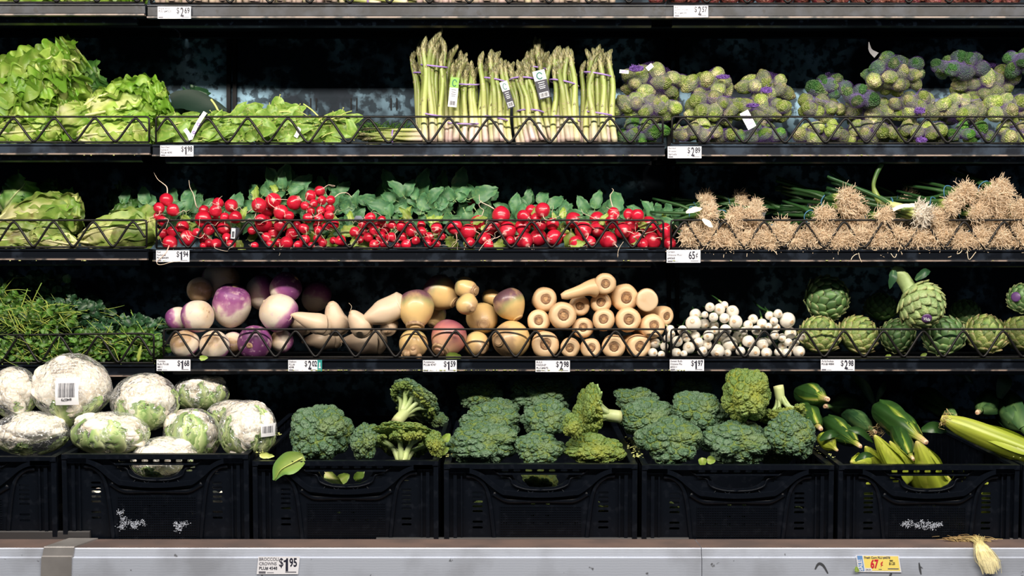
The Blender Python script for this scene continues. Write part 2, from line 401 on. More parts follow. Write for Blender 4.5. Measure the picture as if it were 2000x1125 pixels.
def make_crate(W):
    t = thing('produce_crate', '', 'crate', (0, 0, 0), 'black produce crates')
    w = W / 2
    # front panel, local z 0..CH
    hole = [(-.058, CH - .023), (.058, CH - .023), (.055, CH - .030), (.045, CH - .042), (.030, CH - .049), (.0, CH - .051), (-.030, CH - .049), (-.045, CH - .042), (-.055, CH - .030)]
    outer = [(-w, 0), (w, 0), (w, CH), (-w, CH)]
    holes = [hole[::-1]]
    for k in range(7):
        x = -0.072 + k * 0.024; holes.append(rrect(x - .007, x + .007, CH - .0175, CH - .0125, .002, 2))
    for sx in (-1, 1):
        holes.append(rrect(*sorted((sx * .070, sx * .082)), CH - .030, CH - .026, .0018, 2)); holes.append(rrect(*sorted((sx * .062, sx * .076)), CH - .0375, CH - .0335, .0018, 2))
        for z in (CH - .030, CH - .040, CH - .061, CH - .071, CH - .080, CH - .090, CH - .100, CH - .122, CH - .134):
            hw = .006 if z > CH - .05 else .0105
            holes.append(rrect(sx * .128 - hw, sx * .128 + hw, z - .0026, z + .0026, .0024, 3))
    for z in (CH - .085, CH - .109, CH - .126):
        for x in (-.015, .015): holes.append(rrect(x - .0045, x + .0045, z - .0022, z + .0022, .002, 2))
    for x in (-.072, -.043, .043, .072): holes.append(rrect(x - .0045, x + .0045, CH - .1282, CH - .1238, .002, 2))
    # recessed panel is flush; ribs stand proud of it
    obj('front_panel', plate('front_panel', [outer] + holes, .004, m_crate), t)
    mb = MB()
    def pb(x0, x1, z0, z1, y0=-.010, y1=-.001): mb.add(*box(x0, x1, y0, y1, z0, z1), smooth=False)
    pb(-w, w, CH - .010, CH, -.012); pb(-.085, .085, CH - .0225, CH - .0195, -.010)
    for s in (-1, 1):
        pb(*sorted((s * w, s * (w - .010))), 0, CH, -.010); pb(*sorted((s * (w - .019), s * (w - .026))), 0, CH - .015, -.008)
        pb(*sorted((s * (w - .034), s * (w - .037))), 0, CH - .018, -.007)
        pb(*sorted((s * (w - .012), s * (w - .052))), CH - .018, CH - .008, -.012)
        # flowing arch ribs
        for off, wd, dp in ((0, .009, -.012),):
            cp = [(w - .012, CH - .013), (w - .050, CH - .014), (w - .075, CH - .024), (w - .098, CH - .043), (w - .118, CH - .058), (w - .130, CH - .060), (.03, CH - .064), (0, CH - .065)]
            pl = spl([(s * x, z - off) for x, z in cp], 30); o2 = strip(pl, wd); n = len(pl)
            V = [(x, dp, z) for x, z in o2] + [(x, -.001, z) for x, z in o2]; m = 2 * n; F = []
            for i in range(n - 1):
                a, b_, c, d = i, i + 1, m - 2 - i, m - 1 - i
                F += [(a, b_, c, d), (a, m + a, m + b_, b_), (d, c, m + c, m + d)]
            mb.add(V, F, smooth=False)
        pl = spl([(s * x, z) for x, z in [(w - .045, CH - .026), (w - .062, CH - .028), (w - .082, CH - .045), (w - .092, CH - .075), (w - .100, CH - .14), (w - .104, 0)]], 20)
        for wd, yy in ((.006, -.008),):
            V, F, tt = tube([(x, -.003, z) for x, z in pl], .005, 6); mb.add(V, F, tt)
        V, F, tt = tube([(x, -.004, z) for x, z in spl([(s * .098, CH - .012), (s * .085, CH - .022), (s * .062, CH - .031), (s * .055, CH - .045), (s * .03, CH - .054), (0, CH - .056)], 16)], .0022, 6); mb.add(V, F, tt)
        for x in (.012, .028, .044): V, F, tt = tube([(s * x, -.004, CH - .055), (s * (x + .008 * (1 if x != .028 else -1)), -.004, CH - .063)], .0012, 5); mb.add(V, F, tt)
    # bulging band under the handle
    V, F, tt = tube([(x, .0, z) for x, z in spl([(-w + .10, CH - .062), (-.072, CH - .076), (-.05, CH - .078), (0, CH - .077), (.05, CH - .078), (.072, CH - .076), (w - .10, CH - .062)], 30)], .007, 10); mb.add(V, F, tt)
    obj('front_ribs', mb.mesh('front_ribs', m_crate), t)
    mb = MB()          # fine grid of the lower panel
    for i in range(34):
        x = -.082 + i * .005; 
        mb.add(*box(x - .0006, x + .0006, -.0032, -.0018, .0, CH - .088), smooth=False)
    for i in range(19):
        z = .004 + i * .005
        mb.add(*box(-.083, .083, -.0032, -.0018, z - .0006, z + .0006), smooth=False)
    obj('front_grid', mb.mesh('front_grid', m_crate), t)
    for s in (-1, 1):
        mb = MB(); V, F = box(*sorted((s * w, s * (w - .004))), 0, CDEP, 0, CH); mb.add(V, F, smooth=False)
        V, F = box(*sorted((s * w, s * (w - .013))), 0, CDEP, CH - .006, CH); mb.add(V, F, smooth=False)
        for k in range(12): V, F = box(*sorted((s * (w + .0008), s * (w - .007))), .03 + k * .046, .034 + k * .046, 0, CH - .004); mb.add(V, F, smooth=False)
        obj('side_panel', mb.mesh('side_panel', m_crate), t)
    mb = MB(); mb.add(*box(-w, w, CDEP, CDEP + .004, 0, CH), smooth=False); obj('back_panel', mb.mesh('back_panel', m_crate), t)
    mb = MB(); mb.add(*box(-w, w, 0, CDEP, -.002, .002), smooth=False); obj('crate_base', mb.mesh('crate_base', m_crate), t)
    return t
CR = [(-262, 116, 889), (127, 489, 884), (497, 857, 897), (868, 1243, 903), (1252, 1624, 905), (1633, 1984, 905), (1991, 2360, 905)]
CLAB = ['black crate at the left frame edge under a wrapped cauliflower, cut by the frame', 'black crate of wrapped cauliflower with white label residue on its front', 'black crate with a loose green leaf hanging over its left front corner',
        'black crate under the price tag for bulk parsnip, full of broccoli crowns', 'black crate of broccoli crowns directly left of the corn crate', 'black crate full of green corn ears with a scuffed white patch on its front', 'black crate at the right frame edge behind the lone pale corn husk']
protos = make_crate(0.392)
for i, (a, b, ty) in enumerate(CR):
    o = protos if i == len(CR) - 1 else copy_tree(protos)
    c = P((a + b) / 2, ty, CY); o.scale = ((b - a) * K(CY) / 0.392, 1, 1)
    o.rotation_euler = (CT, 0, 0); o.location = (c[0], CY, c[2] - CH * math.cos(CT)); o['label'] = CLAB[i]
    if i in (1, 5):
        V0, F0 = ico(0)
        spots = [((236, 1000), (240, 1012), (244, 1022), (255, 1020), (268, 1022), (280, 1020), (262, 1028), (345, 1024), (352, 1026), (360, 1022), (350, 1034), (238, 1030)),
                 ((1765, 1022), (1770, 1025), (1775, 1020), (1800, 1020), (1812, 1022), (1825, 1024), (1835, 1024), (1805, 1028), (1820, 1030), (1790, 1026))][i == 5]
        pass
        mbs_ = [MB(), MB()]
        for (px, py) in spots:
            mb = mbs_[0 if px < (300 if i == 1 else 1788) else 1]
            for _ in range(46):
                q = P(px + R.gauss(0, 3.6), py + R.gauss(0, 2.8), CY - .0035); s = R.uniform(.0004, .0014)
                q = np.array(o.rotation_euler.to_matrix().inverted() @ (Vector(q) - o.location)); q[0] /= o.scale[0]; q[1] = -.0034
                mb.add(V0 * [s, .0004, s] + q, F0)
        for mb in mbs_: obj('label_residue', mb.mesh('label_residue', m_scuff), o)
# ------------------------------------------------------------------ placing helper
class Pile:
    """places balls by where they show, sliding each one back until it touches the ones already there"""
    def __init__(s, floor, ymin=0.006, ymax=WALLY - 0.004, tight=1.0): s.B = []; s.floor = floor; s.y0 = ymin; s.y1 = ymax; s.t = tight
    def put(s, px, py, rx, rz=None, y=None, tight=None, dy=0.0):
        rz = rz or rx; r0 = min(rx, rz) * 0.5 + max(rx, rz) * 0.5; tt = tight or s.t
        yy = (s.y0 + r0 * K() if y is None else y)
        for _ in range(6):
            c = P(px, py, yy); r = r0 * K(yy); c[2] = max(c[2], s.floor(yy) + rz * K(yy) * 0.93)
            need = yy
            for (o, ro) in s.B:
                d2 = (c[0] - o[0]) ** 2 + (c[2] - o[2]) ** 2; R2 = (tt * (r + ro)) ** 2
                if d2 < R2: need = max(need, o[1] + math.sqrt(R2 - d2)) if need > o[1] - math.sqrt(R2 - d2) else need
            if abs(need - yy) < 1e-4: break
            yy = min(need, s.y1 - r)
        yy += dy
        c = P(px, py, yy); c[2] = max(c[2], s.floor(yy) + rz * K(yy) * 0.93)
        s.B.append((c, r0 * K(yy))); return c, rx * K(yy), rz * K(yy)
ORD = 'first second third fourth fifth sixth seventh eighth ninth tenth eleventh twelfth thirteenth fourteenth fifteenth sixteenth seventeenth eighteenth nineteenth twentieth'.split()
def bands(items, edges, names):
    """items: list of (px, py); returns for each (ordinal from the left, band name)"""
    out = [None] * len(items)
    for bi, nm in enumerate(names):
        ids = [i for i, q in enumerate(items) if edges[bi] <= q[1] < edges[bi + 1]]
        for k, i in enumerate(sorted(ids, key=lambda i: items[i][0])): out[i] = (ORD[k], nm, len(ids), k)
    return out

# ------------------------------------------------------------------ shapes
def blob(prof, sides=28, lump=0.0, lscale=30, seed=0, n=30, twist=0):
    """smooth lathe through profile points (r, z); t = 0 at start of profile"""
    p = spl(prof, n); p[:, 0] = np.maximum(p[:, 0], 1e-5)
    V, F, t = lathe(p, sides)
    if lump:
        d = vnoise(V, lscale, seed) * lump + vnoise(V, lscale * 2.7, seed + 3) * lump * 0.3
        rr = np.linalg.norm(V[:, :2], axis=1, keepdims=True)
        V = V + np.concatenate([V[:, :2] / (rr + 1e-9) * np.minimum(1, rr / 0.006) * d[:, None], 0 * d[:, None] + (d * .3)[:, None]], 1)
    return V, F, t
def leaf_grid(path, nrm, width, nu=14, nv=8, ruff=0.0, freq=9, cup=0.2, seed=0, edge=None, vein=0.0):
    """leaf blade along path; width(s) half width; returns V, F, t (0 rib .. 1 margin) """
    rg = np.random.RandomState(seed)
    pth = spl(path, nu); T = np.gradient(pth, axis=0); T /= np.linalg.norm(T, axis=1)[:, None] + 1e-12
    nrm = np.asarray(nrm, float); nn = nrm - T * (T @ nrm)[:, None]; nn /= np.linalg.norm(nn, axis=1)[:, None] + 1e-12
    side = np.cross(T, nn); s = np.linspace(0, 1, nu); v = np.linspace(-1, 1, nv)
    w = np.array([width(a) for a in s])
    S_, Vv = np.meshgrid(s, v, indexing='ij')
    ph = rg.uniform(0, 6.28, 6)
    edgef = np.abs(Vv) ** 1.7
    tipf = np.clip((S_ - 0.55) / 0.45, 0, 1) ** 1.5
    ed = np.maximum(edgef, tipf) if ruff else edgef
    rf = (np.sin(S_ * freq * 4.8 + ph[0] + 1.5 * np.sign(Vv)) + 0.6 * np.sin(S_ * freq * 8.3 + ph[1] + Vv * 5) + 0.7 * np.sin(Vv * freq * 2.2 + ph[2])) * ruff * ed
    rl = (np.sin(S_ * freq * 7.9 + ph[3]) + 0.6 * np.sin(Vv * freq * 1.9 + ph[4])) * ruff * 0.6 * ed
    ef4 = np.maximum(np.abs(Vv) ** 4, tipf ** 2)
    if ruff: rf = rf + ruff * .42 * ef4 * (np.sin(S_ * freq * 15 + ph[5] + 2.5 * np.sin(S_ * 9 + ph[0])) + np.sin(Vv * freq * 4.2 + ph[1])); rl = rl + ruff * .30 * ef4 * np.cos(S_ * freq * 14 + ph[2]) * np.sign(Vv)
    ww = w[:, None]
    up = cup * ww * Vv ** 2 + rf + vein * np.abs(np.sin(S_ * 22 - np.abs(Vv) * 5)) * (1 - np.abs(Vv))
    V = pth[:, None, :] + side[:, None, :] * (Vv * ww + rl)[..., None] + nn[:, None, :] * up[..., None]
    F = [(i * nv + j, i * nv + j + 1, (i + 1) * nv + j + 1, (i + 1) * nv + j) for i in range(nu - 1) for j in range(nv - 1)]
    return V.reshape(-1, 3), F, np.clip(np.abs(Vv) * 0.55 + S_ * 0.5, 0, 1).reshape(-1)

def simple_leaf(L=1.0, W=0.3, bend=0.25, stem=0.35, seed=0, ruff=0.02, lobes=False):
    """leaf on a stalk, along +z, face towards -y, bending back; unit length"""
    mb = MB(); b = stem
    path = [(0, 0, b * L * 0.95), (0, -.02 * L, (b + .25 * (1 - b)) * L), (0, bend * .25 * L, (b + .65 * (1 - b)) * L), (0, bend * L, L)]
    def wd(s):
        x = math.sin(math.pi * min(1, s * 0.97 + 0.03) ** 0.8) ** 0.7 * W * L
        if lobes: x *= 0.8 + 0.2 * math.sin(s * 30 + seed)
        return max(x, 0.004 * L)
    V, F, t = leaf_grid(path, (0, -1, 0), wd, 14, 9, ruff * L, 2.6, 0.28, seed, vein=0.012 * L); mb.add(V, F, t, r=R.random())
    sp = spl([(0, 0, 0), (0, .01 * L, b * L * .5), (0, 0, b * L), (0, bend * .22 * L, (b + .62 * (1 - b)) * L)], 8)
    V, F, t = tube(sp, [.028 * L, .024 * L, .02 * L, .018 * L, .014 * L, .011 * L, .008 * L, .004 * L], 5); mb.add(V, F, t * 0, r=.6)
    return mb

def floret(seed, sub=5, lobes=16, minor=90, big=0.62, amp2=0.10, fine=1.0, flat=0.72, base_cut=-0.45, sq=1.0):
    """cauliflower / broccoli crown of unit radius: domes upon domes"""
    rg = np.random.RandomState(seed); D, F = ico(sub)
    def pts(n, jit):
        i = np.arange(n) + .5; ph = np.arccos(1 - 2 * i / n); th = math.pi * (1 + 5 ** .5) * i
        q = np.stack([np.cos(th) * np.sin(ph), np.sin(th) * np.sin(ph), np.cos(ph)], 1) + rg.normal(0, jit, (n, 3))
        return q / np.linalg.norm(q, axis=1)[:, None]
    rad = np.full(len(D), 0.0)
    C = pts(lobes, 0.13) * rg.uniform(.80, 1.03, (lobes, 1)) * big; rr = rg.uniform(.34, .50, lobes) * (16 / lobes) ** .35
    for c, r in zip(C, rr):
        b = D @ c; q = b * b - (c @ c) + r * r; hit = q > 0
        e = np.where(hit, b + np.sqrt(np.maximum(q, 0)), 0); rad = np.maximum(rad, e)
    rad = np.maximum(rad, 0.60); V = D * rad[:, None]
    M = pts(minor, 0.06); d = (D @ M.T); idx = np.argsort(-d, axis=1)[:, :2]
    a1 = np.take_along_axis(d, idx, 1); f = np.arccos(np.clip(a1, -1, 1)); sc = math.sqrt(4 * math.pi / minor) * .62
    bump = np.sqrt(np.maximum(0, 1 - (f[:, 0] / sc) ** 2))
    crease = np.clip((f[:, 1] - f[:, 0]) / sc * 2.2, 0, 1)
    rad = rad + amp2 * (bump * crease) + (vnoise(D, 14, seed) * 0.018 + vnoise(D, 34, seed) * 0.02) * fine
    V = D * rad[:, None]
    V[:, 2] = np.where(V[:, 2] < base_cut, base_cut + (V[:, 2] - base_cut) * .25, V[:, 2]); V[:, 2] *= flat; V /= np.abs(V[:, 0]).max()
    t = np.clip(crease * .7 + (bump - .5) * .4 + vnoise(D, 2.2, seed + 5) * .45, 0, 1)
    return V, F, t

def artichoke_mb(seed, Rr=1.0):
    rg = np.random.RandomState(seed); mb = MB(); V0, F0 = ico(3); mb.add(V0 * [.86, .86, .92], F0, t=0.1, r=.3)
    N = 62
    for i in range(N):
        u = i / (N - 1); th = 0.10 + 2.35 * u ** 0.62; az = i * 2.39996 + rg.normal(0, .04)
        sz = 0.33 + 0.38 * min(1, u * 1.5) - 0.2 * max(0, u - .75)
        L = sz * 1.45; W = sz * 0.62; nu, nv = 8, 7
        V = []; t = []
        for a in range(nu):
            s = a / (nu - 1)
            wv = W * (math.sin(math.pi * (0.30 + 0.66 * s)) ** .8 if s < .999 else .10) * (1.0 if s < .9 else .8)
            tt = th - (s - 0.45) * L          # tip runs towards the apex
            rad = 0.93 + 0.075 * s + 0.10 * u * s ** 3 + (0.05 * s ** 2 if u > .8 else 0)
            for b in range(nv):
                v = -1 + 2 * b / (nv - 1)
                ax = az; r2 = rad - 0.045 * v * v * (0.3 + s) - 0.10 * v * v * (1 - s) * 0.3
                d = np.array([math.sin(tt) * math.cos(ax), math.sin(tt) * math.sin(ax), math.cos(tt)]); e = np.array([-math.sin(ax), math.cos(ax), 0])
                p = d * r2 + e * v * wv; p = p / np.linalg.norm(p) * (r2)
                V.append(p); t.append(s if abs(v) < .99 else min(1, s + .1))
        F = [(a * nv + b, a * nv + b + 1, (a + 1) * nv + b + 1, (a + 1) * nv + b) for a in range(nu - 1) for b in range(nv - 1)]
        n = len(V); V = np.array(V); V2 = V * 0.965
        rim = [b for b in range(nv)] + [a * nv + nv - 1 for a in range(1, nu)] + [(nu - 1) * nv + b for b in range(nv - 2, -1, -1)] + [a * nv for a in range(nu - 2, 0, -1)]
        F2 = [tuple(n + k for k in f[::-1]) for f in F] + [(rim[k], n + rim[k], n + rim[(k + 1) % len(rim)], rim[(k + 1) % len(rim)]) for k in range(len(rim))]
        mb.add(np.vstack([V, V2]), F + F2, t=t + t, r=rg.random())
    return mb

def husk_leaf(mb, pts, nrm, w0, seed, t0=0.5, nu=12, r=.5, taper=1.0):
    V, F, t = leaf_grid(pts, nrm, lambda s: w0 * (max(0.03, math.sin(math.pi * (0.18 + .8 * s)) ** taper)), nu, 6, 0, 1, 0.35, seed); mb.add(V, F, t * 0.3 + t0, r=r)
# ------------------------------------------------------------------ produce materials
m_radish = MAT('radish_skin', [(0, (0.80, 0.45, 0.42)), (0.05, (0.56, 0.02, 0.045)), (0.5, (0.54, 0.009, 0.034)), (0.93, (0.42, 0.006, 0.02)), (1, (0.25, 0.16, 0.05))], rough=0.27, coat=0.35, nz=(1.5, (0.42, 0.006, 0.03), .5, .75, .7), nz2=(4, (0.74, 0.05, 0.07), .6, .75, .6), rvar=.25)
m_root = MAT('radish_root', [(0, (0.72, 0.26, 0.24)), (.2, (0.82, 0.60, 0.50)), (1, (0.74, 0.62, 0.46))], rough=.5)
m_rleaf = MAT('radish_leaf', [(0, (0.28, 0.42, 0.18)), (.15, (0.09, 0.22, 0.09)), (.6, (0.055, 0.165, 0.075)), (1, (0.09, 0.22, 0.10))], rough=.45, nz=(9, (0.16, 0.30, 0.10), .52, .72, .7), rvar=.4, trl=.2)
m_rleaf_y = MAT('yellowing_leaf', [(0, (0.55, 0.60, 0.30)), (.4, (0.30, 0.42, 0.07)), (1, (0.20, 0.34, 0.06))], rough=.45, nz=(8, (0.45, 0.48, 0.14), .5, .75), rvar=.3, trl=.25)
m_spin = MAT('spinach_leaf', [(0, (0.55, 0.58, 0.20)), (.12, (0.20, 0.32, 0.05)), (.6, (0.13, 0.25, 0.035)), (1, (0.24, 0.36, 0.07))], rough=.4, nz=(7, (0.30, 0.40, 0.09), .50, .70), rvar=.45, trl=.18)
m_spin_stem = MAT('spinach_stem', [(0, (0.60, 0.62, 0.20)), (1, (0.34, 0.46, 0.10))], rough=.4, rvar=.3)
m_lett = MAT('lettuce_leaf', [(0, (0.80, 0.80, 0.46)), (.3, (0.62, 0.68, 0.24)), (.58, (0.36, 0.52, 0.09)), (1, (0.15, 0.33, 0.025))], rough=.4, nz=(22, (0.50, 0.60, 0.14), .5, .75, .7), rvar=.35, trl=.28, bump=('noise', 60, .55, .004))
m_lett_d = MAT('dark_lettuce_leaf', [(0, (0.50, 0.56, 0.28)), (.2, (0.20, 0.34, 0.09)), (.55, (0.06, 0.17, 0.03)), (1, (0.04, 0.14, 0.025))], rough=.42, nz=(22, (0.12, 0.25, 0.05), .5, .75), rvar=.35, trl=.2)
m_roma = MAT('escarole_leaf', [(0, (0.82, 0.78, 0.46)), (.25, (0.66, 0.66, 0.28)), (.5, (0.36, 0.46, 0.11)), (1, (0.15, 0.28, 0.04))], rough=.42, nz=(26, (0.50, 0.52, 0.20), .5, .7, .8), nz2=(14, (0.18, 0.12, 0.04), .66, .72, .7), rvar=.35, trl=.25, bump=('noise', 60, .55, .004))
m_herb = MAT('herb_leaf', [(0, (0.085, 0.18, 0.02)), (1, (0.045, 0.14, 0.02))], rough=.45, rvar=.6, trl=.2)
m_hstem = MAT('herb_stem', [(0, (0.42, 0.46, 0.08)), (1, (0.14, 0.27, 0.04))], rough=.45, rvar=.35)
m_spear = MAT('asparagus_spear', [(0, (0.80, 0.60, 0.58)), (.10, (0.76, 0.62, 0.50)), (.18, (0.70, 0.66, 0.42)), (.3, (0.45, 0.48, 0.16)), (.55, (0.28, 0.355, 0.08)), (.74, (0.24, 0.30, 0.08)), (.80, (0.28, 0.27, 0.11)), (1, (0.20, 0.24, 0.08))], rough=.38, nz=(.8, (0.52, 0.34, 0.30), .58, .70, .6), rvar=.2)
m_tip = MAT('asparagus_scale', [(0, (0.34, 0.30, 0.17)), (.5, (0.24, 0.26, 0.09)), (1, (0.14, 0.20, 0.07))], rough=.5, rvar=.5, nz=(120, (0.40, 0.27, 0.22), .5, .66))
m_band = MAT('purple_band', (0.36, 0.22, 0.62), rough=.5, nz=(60, (0.50, 0.36, 0.72), .5, .7))
m_bband = MAT('blue_band', (0.05, 0.17, 0.30), rough=.5)
m_white = MAT('white_card', (0.80, 0.81, 0.86), rough=.5)
m_ink = MAT('black_ink', (0.012, 0.013, 0.03), rough=.5)
m_grey_ink = MAT('grey_ink', (0.14, 0.14, 0.17), rough=.5)
m_sprout = MAT('sprout_leaf', [(0, (0.84, 0.66, 0.46)), (.10, (0.74, 0.62, 0.36)), (.22, (0.44, 0.50, 0.13)), (.6, (0.25, 0.36, 0.05)), (1, (0.33, 0.42, 0.07))], rough=.42, nz=(1.6, (0.70, 0.68, 0.32), .44, .66, .8), nz2=(1.1, (0.62, 0.42, 0.26), .60, .72, .7), speck=(7.5, (0.10, 0.19, 0.03), .36, .60, .6), bump=('voro', 6, .5, .05), rvar=.35)
m_sprout_g = MAT('fresh_sprout_leaf', [(0, (0.66, 0.66, 0.32)), (.15, (0.36, 0.50, 0.10)), (.5, (0.11, 0.30, 0.035)), (1, (0.08, 0.26, 0.03))], rough=.4, nz=(1.8, (0.30, 0.48, 0.12), .48, .66, .7), speck=(6.5, (0.06, 0.20, 0.03), .36, .58, .5), bump=('voro', 6, .6, .06), rvar=.35)
m_sprout_d = MAT('shaded_sprout_leaf', [(0, (0.55, 0.54, 0.30)), (.15, (0.20, 0.32, 0.09)), (.5, (0.055, 0.17, 0.04)), (1, (0.05, 0.15, 0.04))], rough=.4, nz=(1.8, (0.14, 0.28, 0.09), .50, .66, .7), speck=(6.5, (0.02, 0.07, 0.02), .36, .58, .7), bump=('voro', 6, .6, .06), rvar=.35)  # darker copy of the sprout colours, shade of the back nets painted in
m_net = MAT('purple_net', (0.26, 0.13, 0.52), rough=.45)
m_stalk = MAT('onion_stalk', [(0, (0.88, 0.84, 0.70)), (.12, (0.82, 0.78, 0.50)), (.26, (0.34, 0.42, 0.10)), (.4, (0.04, 0.11, 0.025)), (1, (0.015, 0.055, 0.018))], rough=.35, rvar=.2)
m_oroot = MAT('onion_roots', [(0, (0.96, 0.86, 0.68)), (1, (0.95, 0.76, 0.55))], rough=.6, rvar=.12, trl=.2)
m_turnip = MAT('turnip_skin', [(0, (0.42, 0.28, 0.16)), (.04, (0.66, 0.50, 0.34)), (.2, (0.70, 0.60, 0.47)), (.50, (0.74, 0.66, 0.56)), (.58, (0.50, 0.24, 0.38)), (.68, (0.30, 0.09, 0.24)), (.85, (0.21, 0.055, 0.20)), (1, (0.13, 0.035, 0.12))], rough=.42, spec=.45, nz=(40, (0.66, 0.50, 0.32), .6, .8, .6), nz2=(90, (0.62, 0.44, 0.50), .56, .66, .45), bump=('noise', 60, .25, .002), sss=.05)
m_daikon = MAT('daikon_skin', [(0, (0.58, 0.40, 0.26)), (.1, (0.66, 0.49, 0.35)), (1, (0.66, 0.52, 0.38))], rough=.42, nz=(30, (0.70, 0.56, 0.40), .5, .75, .7), bump=('wavez', 90, .04, .0006), sss=.05)
m_ruta = MAT('rutabaga_skin', [(0, (0.40, 0.26, 0.14)), (.06, (0.62, 0.42, 0.20)), (.25, (0.72, 0.48, 0.20)), (.52, (0.66, 0.46, 0.19)), (.64, (0.36, 0.33, 0.14)), (.8, (0.17, 0.075, 0.10)), (1, (0.10, 0.05, 0.06))], rough=.36, coat=.15, nz=(34, (0.55, 0.36, 0.18), .52, .75, .7), bump=('noise', 70, .12, .001))
m_rutap = MAT('pink_rutabaga_skin', [(0, (0.40, 0.26, 0.14)), (.3, (0.58, 0.34, 0.20)), (.6, (0.52, 0.18, 0.16)), (1, (0.20, 0.05, 0.09))], rough=.36, coat=.15, nz=(34, (0.30, 0.12, 0.16), .52, .75, .7))
m_cut = MAT('cut_root_face', [(0, (0.42, 0.27, 0.15)), (.7, (0.36, 0.22, 0.12)), (1, (0.20, 0.11, 0.06))], rough=.6, nz=(120, (0.52, 0.36, 0.2), .5, .7))
m_parsnip = MAT('parsnip_skin', [(0, (0.34, 0.19, 0.09)), (.03, (0.15, 0.08, 0.04)), (.06, (0.36, 0.22, 0.11)), (.09, (0.70, 0.51, 0.33)), (.2, (0.78, 0.57, 0.36)), (.45, (0.70, 0.46, 0.25)), (1, (0.54, 0.35, 0.19))], rough=.42, nz=(36, (0.60, 0.40, 0.22), .56, .76, .7), bump=('noise', 90, .15, .001), rvar=.12)
m_crown = MAT('parsnip_crown', [(0, (0.50, 0.30, 0.14)), (.35, (0.40, 0.22, 0.10)), (.7, (0.20, 0.10, 0.05)), (1, (0.10, 0.055, 0.03))], rough=.7, nz=(180, (0.14, 0.08, 0.04), .5, .6, .8), bump=('noise', 150, .8, .003))
m_bulb = MAT('white_onion_skin', [(0, (0.56, 0.36, 0.20)), (.15, (0.70, 0.50, 0.32)), (.24, (0.84, 0.77, 0.66)), (.7, (0.80, 0.78, 0.72)), (.9, (0.60, 0.70, 0.36)), (1, (0.20, 0.38, 0.08))], rough=.26, coat=.3, rvar=.08, sss=.04)
m_art = MAT('artichoke_bract', [(0, (0.05, 0.11, 0.03)), (.45, (0.15, 0.24, 0.055)), (.8, (0.26, 0.34, 0.10)), (.93, (0.30, 0.34, 0.13)), (1, (0.30, 0.20, 0.10))], rough=.45, nz=(2.2, (0.32, 0.34, 0.08), .5, .72, .7), rvar=.3, bump=('noise', 9, .3, .03))
m_art_l = MAT('pale_artichoke_bract', [(0, (0.10, 0.20, 0.07)), (.45, (0.24, 0.36, 0.13)), (.85, (0.34, 0.44, 0.19)), (1, (0.28, 0.27, 0.11))], rough=.45, nz=(2.2, (0.38, 0.46, 0.15), .5, .72, .7), rvar=.25, bump=('noise', 9, .3, .03))
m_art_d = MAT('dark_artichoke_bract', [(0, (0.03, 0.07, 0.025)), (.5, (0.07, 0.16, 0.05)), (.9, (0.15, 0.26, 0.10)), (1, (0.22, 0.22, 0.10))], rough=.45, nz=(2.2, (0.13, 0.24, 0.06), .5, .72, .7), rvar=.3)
m_broc = MAT('broccoli_buds', [(0, (0.12, 0.18, 0.03)), (.3, (0.055, 0.12, 0.04)), (.7, (0.06, 0.13, 0.068)), (1, (0.10, 0.175, 0.10))], rough=.6, nz=(13, (0.19, 0.24, 0.055), .54, .74, .6), speck=(260, (0.24, 0.30, 0.17), .30, .10, .5), bump=('voro', 190, 1.0, .004), trl=.0)
for n_ in m_broc.node_tree.nodes:      # granules are light at the bud centre, dark between
    pass
m_broc_y = MAT('yellowish_broccoli_buds', [(0, (0.18, 0.22, 0.02)), (.5, (0.09, 0.165, 0.03)), (1, (0.14, 0.22, 0.055))], rough=.6, nz=(11, (0.28, 0.30, 0.04), .5, .7, .7), speck=(260, (0.30, 0.33, 0.12), .30, .10, .45), bump=('voro', 190, 1.0, .004))
m_bstem = MAT('broccoli_stalk', [(0, (0.62, 0.56, 0.32)), (.06, (0.52, 0.58, 0.26)), (.5, (0.36, 0.48, 0.19)), (1, (0.24, 0.38, 0.12))], rough=.45, nz=(30, (0.58, 0.66, 0.40), .5, .75), rvar=.2)
m_curd = MAT('cauliflower_curd', [(0, (0.82, 0.72, 0.58)), (.4, (0.88, 0.80, 0.69)), (1, (0.92, 0.87, 0.78))], rough=.6, nz=(16, (0.84, 0.72, 0.54), .55, .8, .6), bump=('noise', 60, .2, .002), sss=.06)
m_cleaf = MAT('cauliflower_leaf', [(0, (0.80, 0.82, 0.58)), (.35, (0.58, 0.66, 0.34)), (.7, (0.34, 0.48, 0.18)), (1, (0.20, 0.36, 0.11))], rough=.45, nz=(20, (0.50, 0.62, 0.26), .5, .7), trl=.15, rvar=.3)
m_husk = MAT('corn_husk', [(0, (0.72, 0.54, 0.30)), (.14, (0.60, 0.54, 0.16)), (.28, (0.20, 0.30, 0.035)), (.40, (0.030, 0.085, 0.016)), (1, (0.010, 0.042, 0.010))], rough=.38, nz=(18, (0.10, 0.19, 0.035), .55, .8, .4), bump=('noise', 40, .2, .002), rvar=.26, trl=.06)  # rear part of the husk darkened in colour to stand for shade
m_husk_y = MAT('yellow_corn_husk', [(0, (0.58, 0.50, 0.16)), (.2, (0.40, 0.45, 0.06)), (.6, (0.31, 0.38, 0.035)), (1, (0.27, 0.35, 0.04))], rough=.38, nz=(18, (0.20, 0.31, 0.04), .5, .75, .7), rvar=.26, trl=.12)
m_husk_d = MAT('shaded_green_corn_husk', [(0, (0.40, 0.38, 0.2)), (.12, (0.12, 0.22, 0.07)), (.6, (0.028, 0.08, 0.03)), (1, (0.014, 0.05, 0.018))], rough=.38, nz=(18, (0.07, 0.17, 0.06), .5, .75, .6), rvar=.26)  # darker husk copy for the back ears, their shade is in the colour
